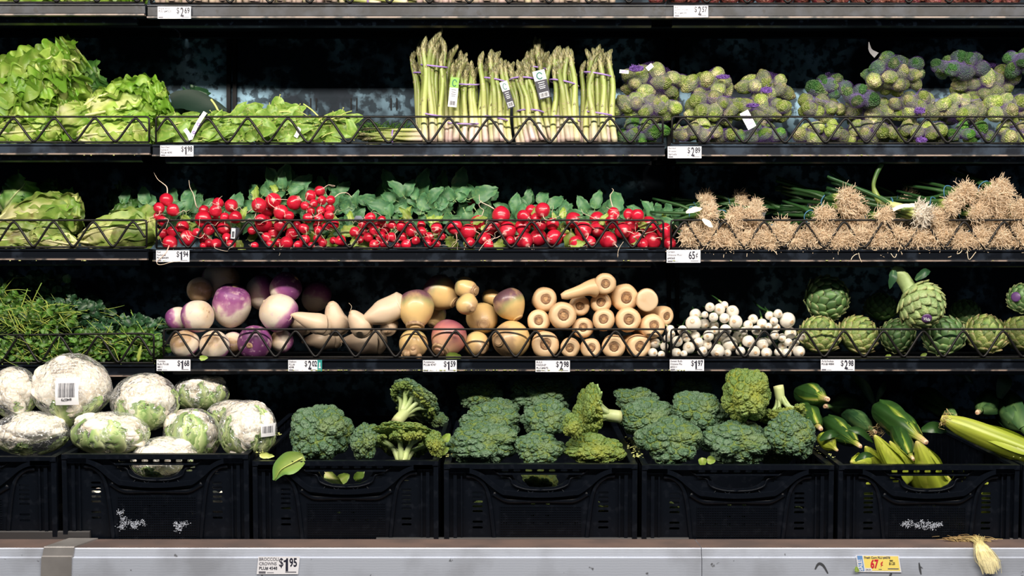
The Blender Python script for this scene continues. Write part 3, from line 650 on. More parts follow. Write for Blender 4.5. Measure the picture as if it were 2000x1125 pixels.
m_cstem = MAT('corn_stem_cut', [(0, (0.66, 0.42, 0.26)), (.5, (0.80, 0.60, 0.42)), (1, (0.62, 0.50, 0.26))], rough=.6, nz=(200, (0.35, 0.16, 0.08), .55, .65))
m_silk = MAT('corn_silk', [(0, (0.30, 0.16, 0.06)), (.3, (0.74, 0.64, 0.30)), (1, (0.80, 0.73, 0.46))], rough=.4, rvar=.4)
m_beet = MAT('beet_skin', [(0, (0.24, 0.09, 0.06)), (1, (0.16, 0.018, 0.03))], rough=.3, nz=(2, (0.26, 0.03, 0.06), .5, .7), bump=('noise', 4, .5, .05))
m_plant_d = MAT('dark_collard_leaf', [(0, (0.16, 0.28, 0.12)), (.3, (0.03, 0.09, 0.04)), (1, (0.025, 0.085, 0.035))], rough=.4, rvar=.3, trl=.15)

def film_mat(name, tint, lo, hi, fres=0.35):
    """thin plastic wrap: clear with wrinkled gloss"""
    m = bpy.data.materials.new(name); m.use_nodes = True; nt = m.node_tree; N = nt.nodes; L = nt.links
    N.remove(N['Principled BSDF']); out = N['Material Output']
    tr = N.new('ShaderNodeBsdfTransparent'); tr.inputs[0].default_value = (0.98, 0.985, 0.99, 1)
    gl = N.new('ShaderNodeBsdfGlossy'); gl.inputs['Roughness'].default_value = 0.12; gl.inputs[0].default_value = (.95, .97, 1, 1)
    df = N.new('ShaderNodeBsdfDiffuse'); df.inputs[0].default_value = (*tint, 1)
    tc = N.new('ShaderNodeTexCoord'); mp = N.new('ShaderNodeMapping'); mp.inputs['Scale'].default_value = (1.0, 1.0, 1.0); L.new(tc.outputs['Object'], mp.inputs[0])
    n = N.new('ShaderNodeTexNoise'); n.inputs['Scale'].default_value = 26; n.inputs['Detail'].default_value = 3; n.inputs['Distortion'].default_value = 2.6; L.new(mp.outputs[0], n.inputs['Vector'])
    w_ = N.new('ShaderNodeTexWave'); w_.inputs['Scale'].default_value = 16; w_.inputs['Distortion'].default_value = 14; w_.inputs['Detail'].default_value = 2; w_.inputs['Detail Scale'].default_value = 2.5; L.new(mp.outputs[0], w_.inputs['Vector'])
    ad = N.new('ShaderNodeMath'); ad.operation = 'ADD'; L.new(n.outputs['Fac'], ad.inputs[0]); L.new(w_.outputs['Fac'], ad.inputs[1])
    bp = N.new('ShaderNodeBump'); bp.inputs['Strength'].default_value = 0.7; bp.inputs['Distance'].default_value = 0.005; L.new(ad.outputs[0], bp.inputs['Height'])
    L.new(bp.outputs[0], gl.inputs['Normal'])
    fw = N.new('ShaderNodeLayerWeight'); fw.inputs[0].default_value = 0.5; L.new(bp.outputs[0], fw.inputs['Normal']); fr = N.new('ShaderNodeMath'); fr.operation = 'POWER'; fr.inputs[1].default_value = 3.0; L.new(fw.outputs['Facing'], fr.inputs[0])
    mr = N.new('ShaderNodeMapRange'); mr.inputs[1].default_value = 0.0; mr.inputs[2].default_value = 1.0; mr.inputs[3].default_value = lo; mr.inputs[4].default_value = hi; L.new(fr.outputs[0], mr.inputs[0])
    m1 = N.new('ShaderNodeMixShader'); L.new(mr.outputs[0], m1.inputs[0]); L.new(tr.outputs[0], m1.inputs[1]); L.new(gl.outputs[0], m1.inputs[2])
    rg1 = N.new('ShaderNodeMath'); rg1.operation = 'SUBTRACT'; rg1.inputs[1].default_value = .5; L.new(n.outputs['Fac'], rg1.inputs[0])
    rg2 = N.new('ShaderNodeMath'); rg2.operation = 'ABSOLUTE'; L.new(rg1.outputs[0], rg2.inputs[0])
    rg3 = N.new('ShaderNodeMapRange'); rg3.inputs[1].default_value = 0.0; rg3.inputs[2].default_value = 0.035; rg3.inputs[3].default_value = .42; rg3.inputs[4].default_value = fres; L.new(rg2.outputs[0], rg3.inputs[0])
    m2 = N.new('ShaderNodeMixShader'); L.new(rg3.outputs[0], m2.inputs[0]); L.new(m1.outputs[0], m2.inputs[1]); L.new(df.outputs[0], m2.inputs[2])
    L.new(m2.outputs[0], out.inputs[0]); return m
m_film = film_mat('plastic_wrap', (0.84, 0.86, 0.88), 0.13, 0.85, 0.05)
# ================================================================== fourth shelf: roots and artichokes
F4 = lambda y: FLOORZ[3]
def root_veg(name, label, cat, c, axis, rx, rl, prof, mats, group=None, lump=0.002, seed=0, tnoise=0.0, extra=None, tshift=0.0, skin='body', roll=0.0):
    """prof in units: radius * rx, height * rl, z from root end (-1) to crown (+1)"""
    t = thing(name, label, cat, tuple(c), group, dir_eul(axis, roll))
    V, F, tt = blob([(a * rx, b * rl) for a, b in prof], 30, lump, 1.0 / max(rx, .01) * .9, seed, 34)
    z = (V[:, 2] - V[:, 2].min()) / (np.ptp(V[:, 2]) + 1e-9)
    q = np.clip(z + tnoise * vnoise(V, .55 / rx, seed + 1) + tnoise * .35 * vnoise(V, 4 / rx, seed + 2) + tnoise * .25 * vnoise(V * [1, 1, .12], 14 / rx, seed + 2) + tshift, 0, 1)
    mb = MB(); mb.add(V, F, q, r=R.random()); obj(skin, mb.mesh(skin, mats), t)
    return t
# ---- turnips: (px, py, rx, rz, axis(x, y, z) of the purple crown, shift, label)
PT = [(.02, -1.02), (.10, -.97), (.45, -.88), (.80, -.58), (.98, -.12), (1.0, .22), (.88, .62), (.55, .88), (.22, .95), (.08, .93), (.01, .94)]
TUR = [
 (360, 671, 29, 25, (.3, .5, -.75), -.12, 'small cream turnip at the left end of the bottom row behind the wavy wire'),
 (419, 673, 31, 26, (.1, .7, -.6), -.06, 'cream turnip with a purple underside, second from the left in the bottom row'),
 (499, 673, 35, 32, (-.15, -.85, -.15), .22, 'dark purple turnip showing its scarred tan crown to the front'),
 (387, 617, 31, 33, (-.7, .45, -.25), .02, 'white turnip blushed pink on its left side, resting on the bottom row'),
 (452, 598, 36, 45, (.22, -.30, .92), .05, 'largest upright turnip with a bright purple face and a green scar'),
 (543, 610, 41, 34, (.65, .2, -.55), -.02, 'broad white turnip, purple low on its right, beside the daikons'),
 (455, 670, 21, 22, (0, .8, .3), -.1, 'shaded turnip wedged low behind the wire between two cream turnips'),
 (348, 622, 22, 25, (-.7, .1, -.5), .15, 'small purple turnip peeking out at the far left of the turnip pile'),
 (550, 666, 26, 20, (.6, .5, -.4), -.05, 'dim turnip lying low at the right end of the turnip pile'),
 (512, 572, 30, 38, (.8, .1, .35), .05, 'pale turnip with a purple right shoulder, above the broad white one'),
 (391, 567, 21, 27, (-.3, .8, .3), -.2, 'pale brownish turnip half hidden below the topmost turnip'),
 (432, 549, 41, 33, (-.88, .1, -.2), -.16, 'topmost turnip, pale tan and lying on its side'),
 (557, 563, 28, 34, (.55, -.1, .5), .2, 'dark purple and white turnip in shade at the back'),
 (617, 580, 27, 32, (.3, .1, .6), .1, 'hardly lit turnip deep in the shade behind the daikons')]
pl4 = Pile(F4)
for i, (px, py, rx, rz, ax, sh, lb) in enumerate(TUR):
    c, a, b = pl4.put(px, py, rx, rz, y=(None if i != 13 else .28)); tn = .30 if i == 4 else .16
    A = Vector(ax).normalized(); k = abs(A.z)      # which radius runs along the axis
    rl = b * k + a * (1 - k) * .95; rr = a * k + b * (1 - k)
    t = root_veg('turnip', lb, 'turnip', c, ax, rr, rl, PT, m_turnip, 'bulk turnips', .0022, i + 3, tn, tshift=sh - .04)
    mb = MB(); V, F, tt = blob([(.001, .99 * rl * .94), (.20 * rr, .985 * rl * .94), (.17 * rr, 1.03 * rl * .94), (.09 * rr, 1.07 * rl * .94), (.001, 1.05 * rl * .94)], 14, .0012, 200, i); mb.add(V, F, tt * .6); obj('crown_scar', mb.mesh('crown_scar', m_cut), t)
# ---- daikons: body centre px, tip px, radius px, depth offset
DAI = [
 (617, 631, 567, 615, 21, 1.0, 'lying daikon with its thin pointed tip turned left over the turnip'),
 (583, 633, 555, 616, 16, 1.0, 'small daikon tip touching the broad white turnip'),
 (655, 627, 645, 590, 25, .62, 'stubby daikon standing with a blunt nipple tip upwards'),
 (702, 634, 684, 608, 22, .62, 'short daikon with a knob tip turned up'),
 (744, 612, 704, 631, 25, 1.9, 'long daikon sloping down from the rutabagas to the left'),
 (760, 638, 757, 648, 17, 1.2, 'small daikon pointing its round end straight out above the wire'),
 (707, 668, 665, 668, 24, 1.6, 'shaded daikon lying low under the others behind the wire'),
 (628, 664, 590, 668, 20, 1.5, 'dim daikon lying at the bottom next to the turnips')]
for i, (bx, by, tx, ty, r, ln, lb) in enumerate(DAI):
    c, a, b = pl4.put(bx, by, r, y=.17 if i >= 6 else None)
    tip = P(tx, ty, c[1] - .012 if i != 5 else c[1] - .03); d = c - tip; L = np.linalg.norm(d); d = d / L
    L2 = max(L, a) + a * ln * 1.2
    up = np.array([0, 0, .004])
    path = spl([tip, tip + d * L * .28 + up * .6, c, c + d * (L2 - L) * .6 + [0, .01, 0], c + d * (L2 - L)], 22)
    s = np.linspace(0, 1, 22); ra = a * np.clip(np.where(s < .5, .09 + .91 * (s / .5) ** 1.5, 1), 0, 1) * np.clip((1.0 - s) / .14, .15, 1) ** .5
    if i in (2, 3): ra = a * np.interp(s, [0, .04, .12, .22, .5, .85, 1], [.12, .24, .27, .45, 1, .95, .3])
    if i == 5: ra = a * np.interp(s, [0, .05, .2, .5, .9, 1], [.10, .35, .85, 1, .9, .3])
    t = thing('daikon', lb, 'daikon radish', tuple(c), 'daikons'); V, F, tt = tube(path, ra, 22); mb = MB(); V = V + vnoise(V, 50, i)[:, None] * .0015
    mb.add(V, F, tt); obj('body', mb.mesh('body', m_daikon, c), t)
    mb = MB(); V, F, tt = tube(spl([tip, tip + [.004, -.006, .012 if i % 2 else -.006], tip + [-.002, -.010, .02 if i % 2 else -.014]], 7), np.linspace(.0009, .0003, 7), 4); mb.add(V, F, tt); obj('root_hair', mb.mesh('root_hair', m_oroot, c), t)
# ---- rutabagas
PRU = [(.02, -1.12), (.30, -1.10), (.34, -1.04), (.55, -.85), (.85, -.45), (1.0, .02), (.97, .40), (.78, .75), (.45, .92), (.12, .96), (.01, .97)]
RUT = [
 (808, 675, 28, 27, (.0, .5, .6), -.15, 0, 'knobbly brown rutabaga crown at the bottom, directly under the tallest rutabaga'),
 (875, 661, 35, 36, (.40, .55, .65), .15, 1, 'pinkish rutabaga low behind the wire with its cut end facing down left'),
 (933, 673, 26, 24, (-.3, .6, .3), -.1, 0, 'smallest golden rutabaga in the bottom row with side shoots'),
 (997, 664, 40, 37, (.45, .7, .0), -.18, 0, 'big orange rutabaga at the right end, next to the parsnips'),
 (812, 604, 35, 40, (.0, .42, .85), .02, 0, 'tallest rutabaga at the front with a purple top and a flat cut end below'),
 (942, 623, 31, 30, (-.1, .93, .3), -.05, 0, 'round golden rutabaga showing a small pale disc, above the wire'),
 (996, 594, 32, 31, (-.45, .2, .75), .16, 0, 'purple and green topped rutabaga nearest the parsnips'),
 (860, 573, 39, 30, (-.72, .3, .45), .03, 0, 'upper brown rutabaga with its blunt tip pointing down right'),
 (850, 617, 21, 26, (.2, .6, .6), .1, 0, 'greenish rutabaga half hidden between two larger ones'),
 (913, 595, 22, 20, (-.4, .7, .3), -.06, 0, 'small rutabaga with a pale scar in the middle of the pile'),
 (911, 563, 25, 20, (-.7, .5, .2), -.12, 0, 'rear rutabaga whose flat sliced face is turned right'),
 (962, 582, 22, 16, (-.8, .5, .1), -.12, 0, 'tan rutabaga neck seen behind the purple topped one')]
for i, (px, py, rx, rz, ax, sh, pk, lb) in enumerate(RUT):
    c, a, b = pl4.put(px, py, rx, rz); A = Vector(ax).normalized(); k = abs(A.z)
    rl = b * k + a * (1 - k); rr = a * k + b * (1 - k)
    t = root_veg('rutabaga', lb, 'rutabaga', c, ax, rr, rl * .97, PRU, m_rutap if pk else m_ruta, 'bulk rutabagas', .003, i + 40, .10, tshift=sh)
    cr = .50 if i in (1, 4, 10) else .26; z0 = -1.115 if cr < .4 else -1.0
    mb = MB(); V, F, tt = blob([(.001, z0 * rl), (cr * .8 * rr, (z0) * rl), (cr * rr, (z0 + .03) * rl), (cr * 1.05 * rr, (z0 + .16) * rl)], 20, .0008, 150, i); mb.add(V, F, tt); obj('cut_end', mb.mesh('cut_end', m_cut), t)
    if i == 0:
        mb = MB(); V0, F0 = ico(2)
        for k2 in range(9):
            a2 = R.uniform(0, 6.3); rr2 = R.uniform(.2, .85) * rr; s = R.uniform(.16, .30) * rr
            mb.add(V0 * [s, s, s] + [rr2 * math.cos(a2), rr2 * math.sin(a2), -.75 * rl - .3 * rl * (1 - (rr2 / rr) ** 2)], F0, .3)
        obj('crown_knobs', mb.mesh('crown_knobs', m_cut), t)
# ---- parsnips: px, py, r, crown offset
PAR = [(1065, 677, 27), (1113, 679, 19.5), (1153, 680, 19.5), (1198, 682, 23), (1247, 676, 23.5), (1052, 627, 22), (1099, 616, 27), (1138, 640, 20.5), (1179, 624, 22), (1227, 624, 24.5), (1274, 637, 24),
       (1064, 585, 24), (1132, 597, 20), (1173, 591, 20), (1220, 581, 27), (1263, 586, 22), (1297, 617, 19), (1182, 554, 21)]
PPAR = [(.01, .12), (.26, .13), (.40, .10), (.46, .03), (.52, .0), (.74, .02), (.92, .16), (1.0, .42), (.99, .8), (.90, 1.5), (.76, 2.6), (.58, 4.0), (.38, 5.6), (.18, 7.0), (.02, 7.4)]
bb = bands([(a, b) for a, b, _ in PAR], [0, 570, 608, 660, 999], ['topmost row', 'upper row', 'middle row', 'bottom row'])
for i, (px, py, r) in enumerate(PAR):
    c, a, b = pl4.put(px, py, r, tight=1.0)
    ax = Vector((R.uniform(-.14, .14) + (.10 if px > 1200 else 0), -1, R.uniform(-.10, .12)))
    if i == 16: ax = Vector((.55, -1, -.1))
    if i == 11: ax = Vector((.14, -1, .06))
    o_, nm, cnt, k = bb[i]
    lb = 'topmost parsnip of the pile, its brown crown facing out' if cnt == 1 else f'parsnip with brown crown facing out, {o_} from the left in the {nm}'
    if i == 15: lb = 'parsnip showing a plain pale cut face instead of a brown crown'
    L = min((WALLY - c[1]) / a * .95 + .3, 6.5) / 7.4
    t = thing('parsnip', lb, 'parsnip', tuple(c), 'bulk parsnips', dir_eul(-ax, R.uniform(0, 6)))
    pr = PPAR if i != 15 else [(.01, .0), (.5, .0), (.8, .02), (.97, .12)] + PPAR[7:]
    V, F, tt = blob([(x * a, (z if z < 1 else 1 + (z - 1) * L) * a - a * .55) for x, z in pr], 28, .0016, 60, i, 40); mb = MB(); mb.add(V, F, tt if i != 15 else np.maximum(tt, .1), r=R.random()); obj('body', mb.mesh('body', m_parsnip), t)
    if i != 15:
        mb = MB(); V, F, tt = blob([(.001, .045 * a - a * .55), (.13 * a, .04 * a - a * .55), (.20 * a, .07 * a - a * .55), (.33 * a, .03 * a - a * .55), (.40 * a, .09 * a - a * .55), (.43 * a, .2 * a - a * .55)], 20, .0012, 300, i, 14); mb.add(V, F, tt); obj('crown', mb.mesh('crown', m_crown), t)
c, a, b = pl4.put(1112, 575, 15); t = thing('parsnip', 'parsnip lying crosswise on the pile with its ringed side showing', 'parsnip', tuple(c), 'bulk parsnips')
pa = spl([P(1096, 579, c[1]), P(1125, 571, c[1]), P(1150, 563, c[1] + .01), P(1168, 562, c[1] + .02)], 18); V, F, tt = tube(pa, np.interp(np.linspace(0, 1, 18), [0, .1, .5, .9, 1], [.006, .011, .015, .024, .012]), 20); mb = MB(); mb.add(V, F, .3 + .6 * tt); obj('body', mb.mesh('body', m_parsnip, c), t)
# ---- sweet bulb onions
z5 = [(400,535,60),(495,535,35),(545,460,48),(640,480,58),(690,440,40),(770,505,65),(580,560,48),(690,570,52),(800,605,70),(380,620,80),(490,625,52),(585,645,52),(975,580,50),(925,640,50),(1065,625,52),(1140,545,45),(1225,525,45),(1185,600,42),(1320,590,80),(1205,665,45),(1130,650,35),(1010,690,50),(400,750,50),(530,745,55),(310,765,45),(220,800,55),(160,730,40),(335,865,62),(210,915,50),(285,925,35),(510,835,55),(470,900,50),(430,810,50),(650,780,70),(620,905,72),(745,830,80),(850,760,80),(720,920,40),(850,900,48),(930,800,62),(985,915,62),(1070,830,62),(1110,920,55),(1120,800,50),(1190,740,45),(1265,765,42),(1270,850,45),(1330,810,40),(1350,720,60),(1400,820,40),(1370,880,45),(1435,905,60),(1460,755,40),(1310,920,50),(1230,910,45),
      (-5, 820, 55), (-25, 915, 48), (60, 935, 38), (90, 850, 42), (120, 770, 40), (150, 620 + 60, 42), (270, 690, 50), (700, 690, 60), (590, 690, 45), (880, 700, 40)]
BUL = [(1280 + x / 5.114, 510 + y / 5.114, r / 5.114) for x, y, r in z5]
order = sorted(range(len(BUL)), key=lambda i: -BUL[i][1] + (BUL[i][2] * -.6))
PBU = [(.005, -1.0), (.15, -1.015), (.27, -.97), (.33, -.90), (.66, -.70), (.93, -.34), (1.0, .02), (.93, .38), (.70, .75), (.42, 1.1), (.30, 1.5), (.25, 2.2), (.24, 3.2)]
bb = bands([(a, b) for a, b, _ in BUL], [0, 606, 622, 640, 657, 674, 999], ['topmost row', 'second row down', 'third row down', 'fourth row down', 'second row from the bottom', 'bottom row'])
bulb_protos = []
for v in range(4):
    V, F, tt = blob([(x, z) for x, z in PBU], 20, .03, 2, v, 26); mb = MB(); mb.add(V, F, tt, r=.5); bm_ = mb.mesh('bulb', m_bulb)
    V, F, tt = tube(spl([(0, 0, 2.9), (.1, .05, 4), (-.1, .1, 6), (.2, .5, 8)], 8), np.linspace(.24, .1, 8), 6); mb = MB(); mb.add(V, F, .5 + .5 * tt); bulb_protos.append((bm_, mb.mesh('green_top', m_stalk)))
for n_, i in enumerate(order):
    px, py, r = BUL[i]; c, a, b = pl4.put(px, py, r, tight=.98)
    ax = Vector((R.uniform(-.45, .45), 1, R.uniform(-.35, .45))); o_, nm, cnt, k = bb[i]
    lb = f'white bulb onion, {o_} from the left in the {nm}'
    if i == 18: lb = 'biggest white bulb onion, high at the right end of the heap'
    t = thing('bulb_onion', lb, 'onion', tuple(c), 'sweet bulb onions', dir_eul(ax, R.uniform(0, 6)))
    bm_, gm = bulb_protos[n_ % 4]; obj('bulb', bm_, t, scale=a)
    if c[1] + 8 * a < WALLY: obj('green_top', gm, t, scale=(a, a, min(a, (WALLY - c[1]) / 9)))
# ---- artichokes
ARTM = [(artichoke_mb(s)) for s in (11, 12)]
art_mesh = {(k, nm): ARTM[k].mesh('bracts', m) for k in (0, 1) for nm, m in (('g', m_art), ('l', m_art_l), ('d', m_art_d))}
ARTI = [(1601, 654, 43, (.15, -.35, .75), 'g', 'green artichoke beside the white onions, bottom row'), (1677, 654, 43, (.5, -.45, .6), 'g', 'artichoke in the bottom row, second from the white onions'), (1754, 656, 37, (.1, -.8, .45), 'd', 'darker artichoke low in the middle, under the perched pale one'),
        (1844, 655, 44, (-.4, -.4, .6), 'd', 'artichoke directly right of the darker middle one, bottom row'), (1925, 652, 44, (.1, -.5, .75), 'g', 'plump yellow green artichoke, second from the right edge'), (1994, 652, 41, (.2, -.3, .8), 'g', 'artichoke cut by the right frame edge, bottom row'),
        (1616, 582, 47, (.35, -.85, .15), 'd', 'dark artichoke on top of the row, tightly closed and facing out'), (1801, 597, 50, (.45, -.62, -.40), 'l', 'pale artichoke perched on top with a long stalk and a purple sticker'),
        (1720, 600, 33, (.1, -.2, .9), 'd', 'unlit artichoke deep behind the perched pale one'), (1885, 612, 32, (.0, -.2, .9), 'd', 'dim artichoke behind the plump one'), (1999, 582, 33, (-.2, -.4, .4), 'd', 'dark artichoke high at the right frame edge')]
for i, (px, py, r, ax, kd, lb) in enumerate(ARTI):
    c, a, b = pl4.put(px, py, r, tight=1.0, y=r * K() + (.016 if i < 6 else .19 if i in (8, 9) else .0)) if i != 7 else (P(px, py, .012), r * K(.012), r * K(.012))
    t = thing('artichoke', lb, 'artichoke', tuple(c), 'artichokes', dir_eul(ax, R.uniform(0, 6)))
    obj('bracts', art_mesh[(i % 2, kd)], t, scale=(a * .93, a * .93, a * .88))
    Mi = to_dir(ax, 0).inverted()
    mb = MB()
    if i == 7:
        q = t.rotation_euler.to_matrix().inverted()
        pts = [c + np.array([-.012, .012, .012]), P(1775, 562, c[1] + .02), P(1757, 535, c[1] + .025), P(1744, 524, c[1] + .03)]
        pp = [np.array(q @ (Vector(p) - Vector(c))) for p in pts]; V, F, tt = tube(spl(pp, 14), np.linspace(.021, .014, 14), 12); V = V + vnoise(V, 80, 3)[:, None] * .002; mb.add(V, F, .75 + 0 * tt, r=.4)
        obj('stalk', mb.mesh('stalk', m_art_l), t)
        mb = MB()
        for (x, y_, an, ln) in ((1788, 547, 60, 34), (1745, 528, 200, 22)):
            p0 = P(x, y_, c[1] + .0); a2 = math.radians(an); p1 = p0 + np.array([math.sin(a2), 0, math.cos(a2)]) * ln * K() if an == 60 else p0 + np.array([-.010, 0, -.045]); pm = (p0 + p1) / 2 + [0, -.01, .006]
            pp = [np.array(q @ (Vector(p) - Vector(c))) for p in (p0, pm, p1)]; V, F, tt = leaf_grid(pp, tuple(q @ Vector((0, -1, .3))), lambda s: .010 * math.sin(math.pi * (.1 + .88 * s)), 10, 5, .001, 2, .3, 1); mb.add(V, F, tt)
        obj('stalk_leaf', mb.mesh('stalk_leaf', m_plant_d), t)
    if i in (7, 10):
        q = t.rotation_euler.to_matrix().inverted(); sp = (1810, 622) if i == 7 else (1984, 580)
        mdisc = globals().setdefault('m_sticker', MAT('purple_sticker', (0.11, 0.045, 0.17), rough=.35))
        # ray from the camera onto the head gives the spot it sticks to
        o_ = np.array([0, -CD, 0]); dd = P(sp[0], sp[1], 0) - o_; dd /= np.linalg.norm(dd); bq = dd @ (o_ - c); dist = -bq - math.sqrt(max(1e-6, bq * bq - ((o_ - c) @ (o_ - c)) + (a * .995) ** 2)); hit = o_ + dd * dist; nn = (hit - c) / np.linalg.norm(hit - c)
        st = obj('sticker', None, t); sr = .012
        mb = MB(); V, F, tt = lathe([(.0005, .0022), (sr * .7, .0018), (sr, .0008), (sr, .0)], 22); mb.add(V, F)
        bpy.data.objects.remove(st); st = obj('sticker', mb.mesh('sticker', mdisc), t, tuple(q @ (Vector(hit) - Vector(c))), (q @ to_dir(nn, 0)).to_euler())
        if i == 7:
            me = text_mesh('Vida', .011, m_white, .0003, .85, 'CENTER'); me.transform(Matrix.Rotation(-math.pi / 2, 4, 'X'))
            # letters upright in the world: find the in-plane up
            Mw = to_dir(nn, 0); up = Mw.inverted() @ Vector((0.15, 0, 1)); ang = math.atan2(up.y, up.x) - math.pi / 2
            wr = obj('writing', me, st, (0, 0, .0026), (0, 0, ang)); wr.location = Vector((math.sin(ang) * .004, -math.cos(ang) * .004, .0026))
# ---- herbs in the left bay
F4l = FLOORZ[3] - 11 * K()
def herb_bunch(label, cx, cy, y, W, H, n_leaf, n_stem, seed, dark=False, spread=1.0, fz=None):
    rg = random.Random(seed); c = P(cx, cy, y); t = thing('herb_bunch', label, 'herbs', tuple(c), 'loose green herbs')
    mb = MB(); ms = MB()
    for k in range(n_leaf):
        a = rg.uniform(0, 6.28); rr = math.sqrt(rg.random()); p = c + np.array([math.cos(a) * rr * W, rg.uniform(-.035, .05), math.sin(a) * rr * H]); p[2] = max(p[2], (fz if fz is not None else F4l) + .012)
        L = rg.uniform(.008, .020) * (1.25 if dark else 1); an = rg.uniform(0, 6.28); d = np.array([math.cos(an), rg.uniform(-.5, .5), math.sin(an)]); d /= np.linalg.norm(d)
        V, F, tt = leaf_grid([p, p + d * L * .5 + [0, -.003, 0], p + d * L], (rg.uniform(-.8, .8), -1, rg.uniform(-.2, 1)), lambda s: L * .42 * math.sin(math.pi * (.08 + .88 * s)) ** .7, 5, 5, .0015, 2, .3, k); mb.add(V, F, tt, r=rg.random())
    for k in range(n_stem):
        a = rg.uniform(0, 6.28); rr = math.sqrt(rg.random()); p = c + np.array([math.cos(a) * rr * W * .9, rg.uniform(-.045, .02), math.sin(a) * rr * H * .9]); p[2] = max(p[2], (fz if fz is not None else F4l) + .022)
        L = rg.uniform(.02, .07) * spread; an = rg.gauss(-.25, .55) + (math.pi if rg.random() < .5 else 0); d = np.array([math.cos(an), rg.uniform(-.25, .25), math.sin(an)])
        V, F, tt = tube(spl([p, p + d * L * .5 + np.array([0, 0, rg.uniform(-.006, .008)]), p + d * L], 7), rg.uniform(.0006, .0015), 5, flat=.6); ms.add(V, F, tt, r=rg.random())
    obj('leaves', mb.mesh('leaves', m_plant_d if dark else m_herb, c), t); obj('stems', ms.mesh('stems', m_hstem, c), t)
herb_bunch('bright yellow green herb stems heaped over the leftmost wavy wire', 75, 622, .045, .085, .034, 420, 190, 1, spread=1.0)
herb_bunch('herb bunch at the left frame edge with curved pale stems', 5, 600, .075, .05, .05, 220, 60, 2)
herb_bunch('dark leafy herb bunch rising at the back of the leftmost bay', 60, 572, .15, .12, .048, 420, 25, 3, True)
herb_bunch('dark herb leaves sloping down behind the bright stems', 150, 615, .13, .07, .045, 300, 30, 4, True)
herb_bunch('chopped looking herb sprigs behind the wire under the bright stems', 60, 683, .035, .10, .034, 460, 90, 5)
herb_bunch('herb sprigs behind the wire above the largest wrapped cauliflower', 190, 678, .04, .08, .036, 430, 80, 6)
herb_bunch('herb sprigs at the right end of the leftmost bay by the turnips', 272, 677, .045, .055, .042, 330, 50, 7)
herb_bunch('low dark herb leaves behind the right end of the leftmost bay', 262, 640, .11, .085, .022, 240, 20, 8, True)
# ---- limp scraps on the shelf
def scrap(px, py, L, an, y, lab, m=None):
    me = simple_leaf(L * K(), .28, .1, .1, int(px)).mesh('leaf_scrap', m or m_rleaf_y)
    o = obj('leaf_scrap', me, None, tuple(P(px, py, y)), (0, math.radians(an), 0)); tag(o, lab, 'leaf scrap', 'fallen leaf scraps')
scrap(388, 700, 18, 85, -.012, 'tiny fallen green leaf on the ledge under the second bottom turnip')
scrap(1728, 698, 14, 70, .02, 'little green scrap under the artichokes, behind the wire'); scrap(1797, 698, 16, 60, .02, 'curled green scrap below the perched artichoke')
scrap(868, 698, 34, 88, .02, 'flat green scrap under the pinkish rutabaga')
# ================================================================== third shelf: escarole, radishes, green onions
F3 = lambda y: FLOORZ[2]
Z2 = [(175,400,60),(103,480,50),(240,500,57),(100,560,45),(135,610,45),(140,730,52),(235,705,50),(335,665,58),(210,820,67),(380,780,75),(475,720,40),(540,505,48),(655,510,58),(680,435,52),(810,460,60),(535,585,75),(745,570,42),(850,570,58),(650,620,50),(735,680,60),(590,695,50),(540,785,42),(765,770,42),(595,825,42),(660,830,48),(805,840,45),(535,850,30),
 (1080,455,68),(1220,410,72),(1160,510,62),(1295,525,70),(1375,560,45),(1425,430,68),(1100,600,55),(1130,640,80),(1290,650,60),(1010,700,40),(1220,720,50),(1150,770,48),(1185,840,40),(1040,850,34),
 (1670,320,50),(1585,360,52),(1695,405,42),(1780,405,42),(1615,435,38),(1530,460,42),(1590,510,35),(1680,505,42),(1770,490,48),(1765,555,45),(1555,580,45),(1665,585,45),(1450,650,40),(1400,730,58),(1515,680,48),(1350,820,60),(1530,790,48),(1465,840,38),(1650,655,42),(1735,660,38),(1815,640,45),(1660,700,40),(1650,780,40),(1880,800,50),(1700,820,40),(1805,800,35),(1270,820,38),(1590,850,34)]
Z3 = [(265,715,48),(420,575,48),(530,600,40),(340,640,40),(350,710,38),(400,770,46),(415,640,38),(450,700,40),(480,650,35),(560,685,50),(630,645,38),(520,760,48),(620,765,45),(455,840,46),(310,790,38),(720,655,48),(790,650,35),(815,710,48),(735,765,42),(765,845,46),(680,850,30),(915,645,40),(920,710,42),(990,765,48),(1065,675,52),(980,830,35),(1060,830,40),(1115,760,35),(1115,520,45),(770,490,35),(1010,350,45),(1400,410,50),(1340,560,35),(1240,665,72),(1370,715,72),(1465,630,70),(1695,550,82),(1530,780,62),(1590,690,65),(1755,700,80),(1390,820,50),(1780,800,40),(1640,640,40),(1570,850,46),(550,830,40),(860,800,40)]
Z4 = [(310,560,58),(500,500,68),(385,510,55),(430,600,60),(470,650,58),(595,640,60),(320,800,78),(455,770,80),(615,770,75),(305,665,72),(800,600,75),(895,695,78),(1035,590,70),(1035,690,75),(825,815,65),(960,810,55),(1140,795,80),(1190,535,57),(1170,620,60),(1285,700,75),(1340,540,50),(1425,550,58),(1360,650,70),(1530,650,85),(1400,790,72),(1570,805,80),(1475,830,50),(1690,700,70),(1740,825,56),(240,790,46),(720,760,50)]
RAD = [(290 + x / 5, 310 + y / 5, r / 5) for x, y, r in Z2] + [(640 + x / 5, 310 + y / 5, r / 5) for x, y, r in Z3] + [(960 + x / 5, 310 + y / 5, r / 5) for x, y, r in Z4]
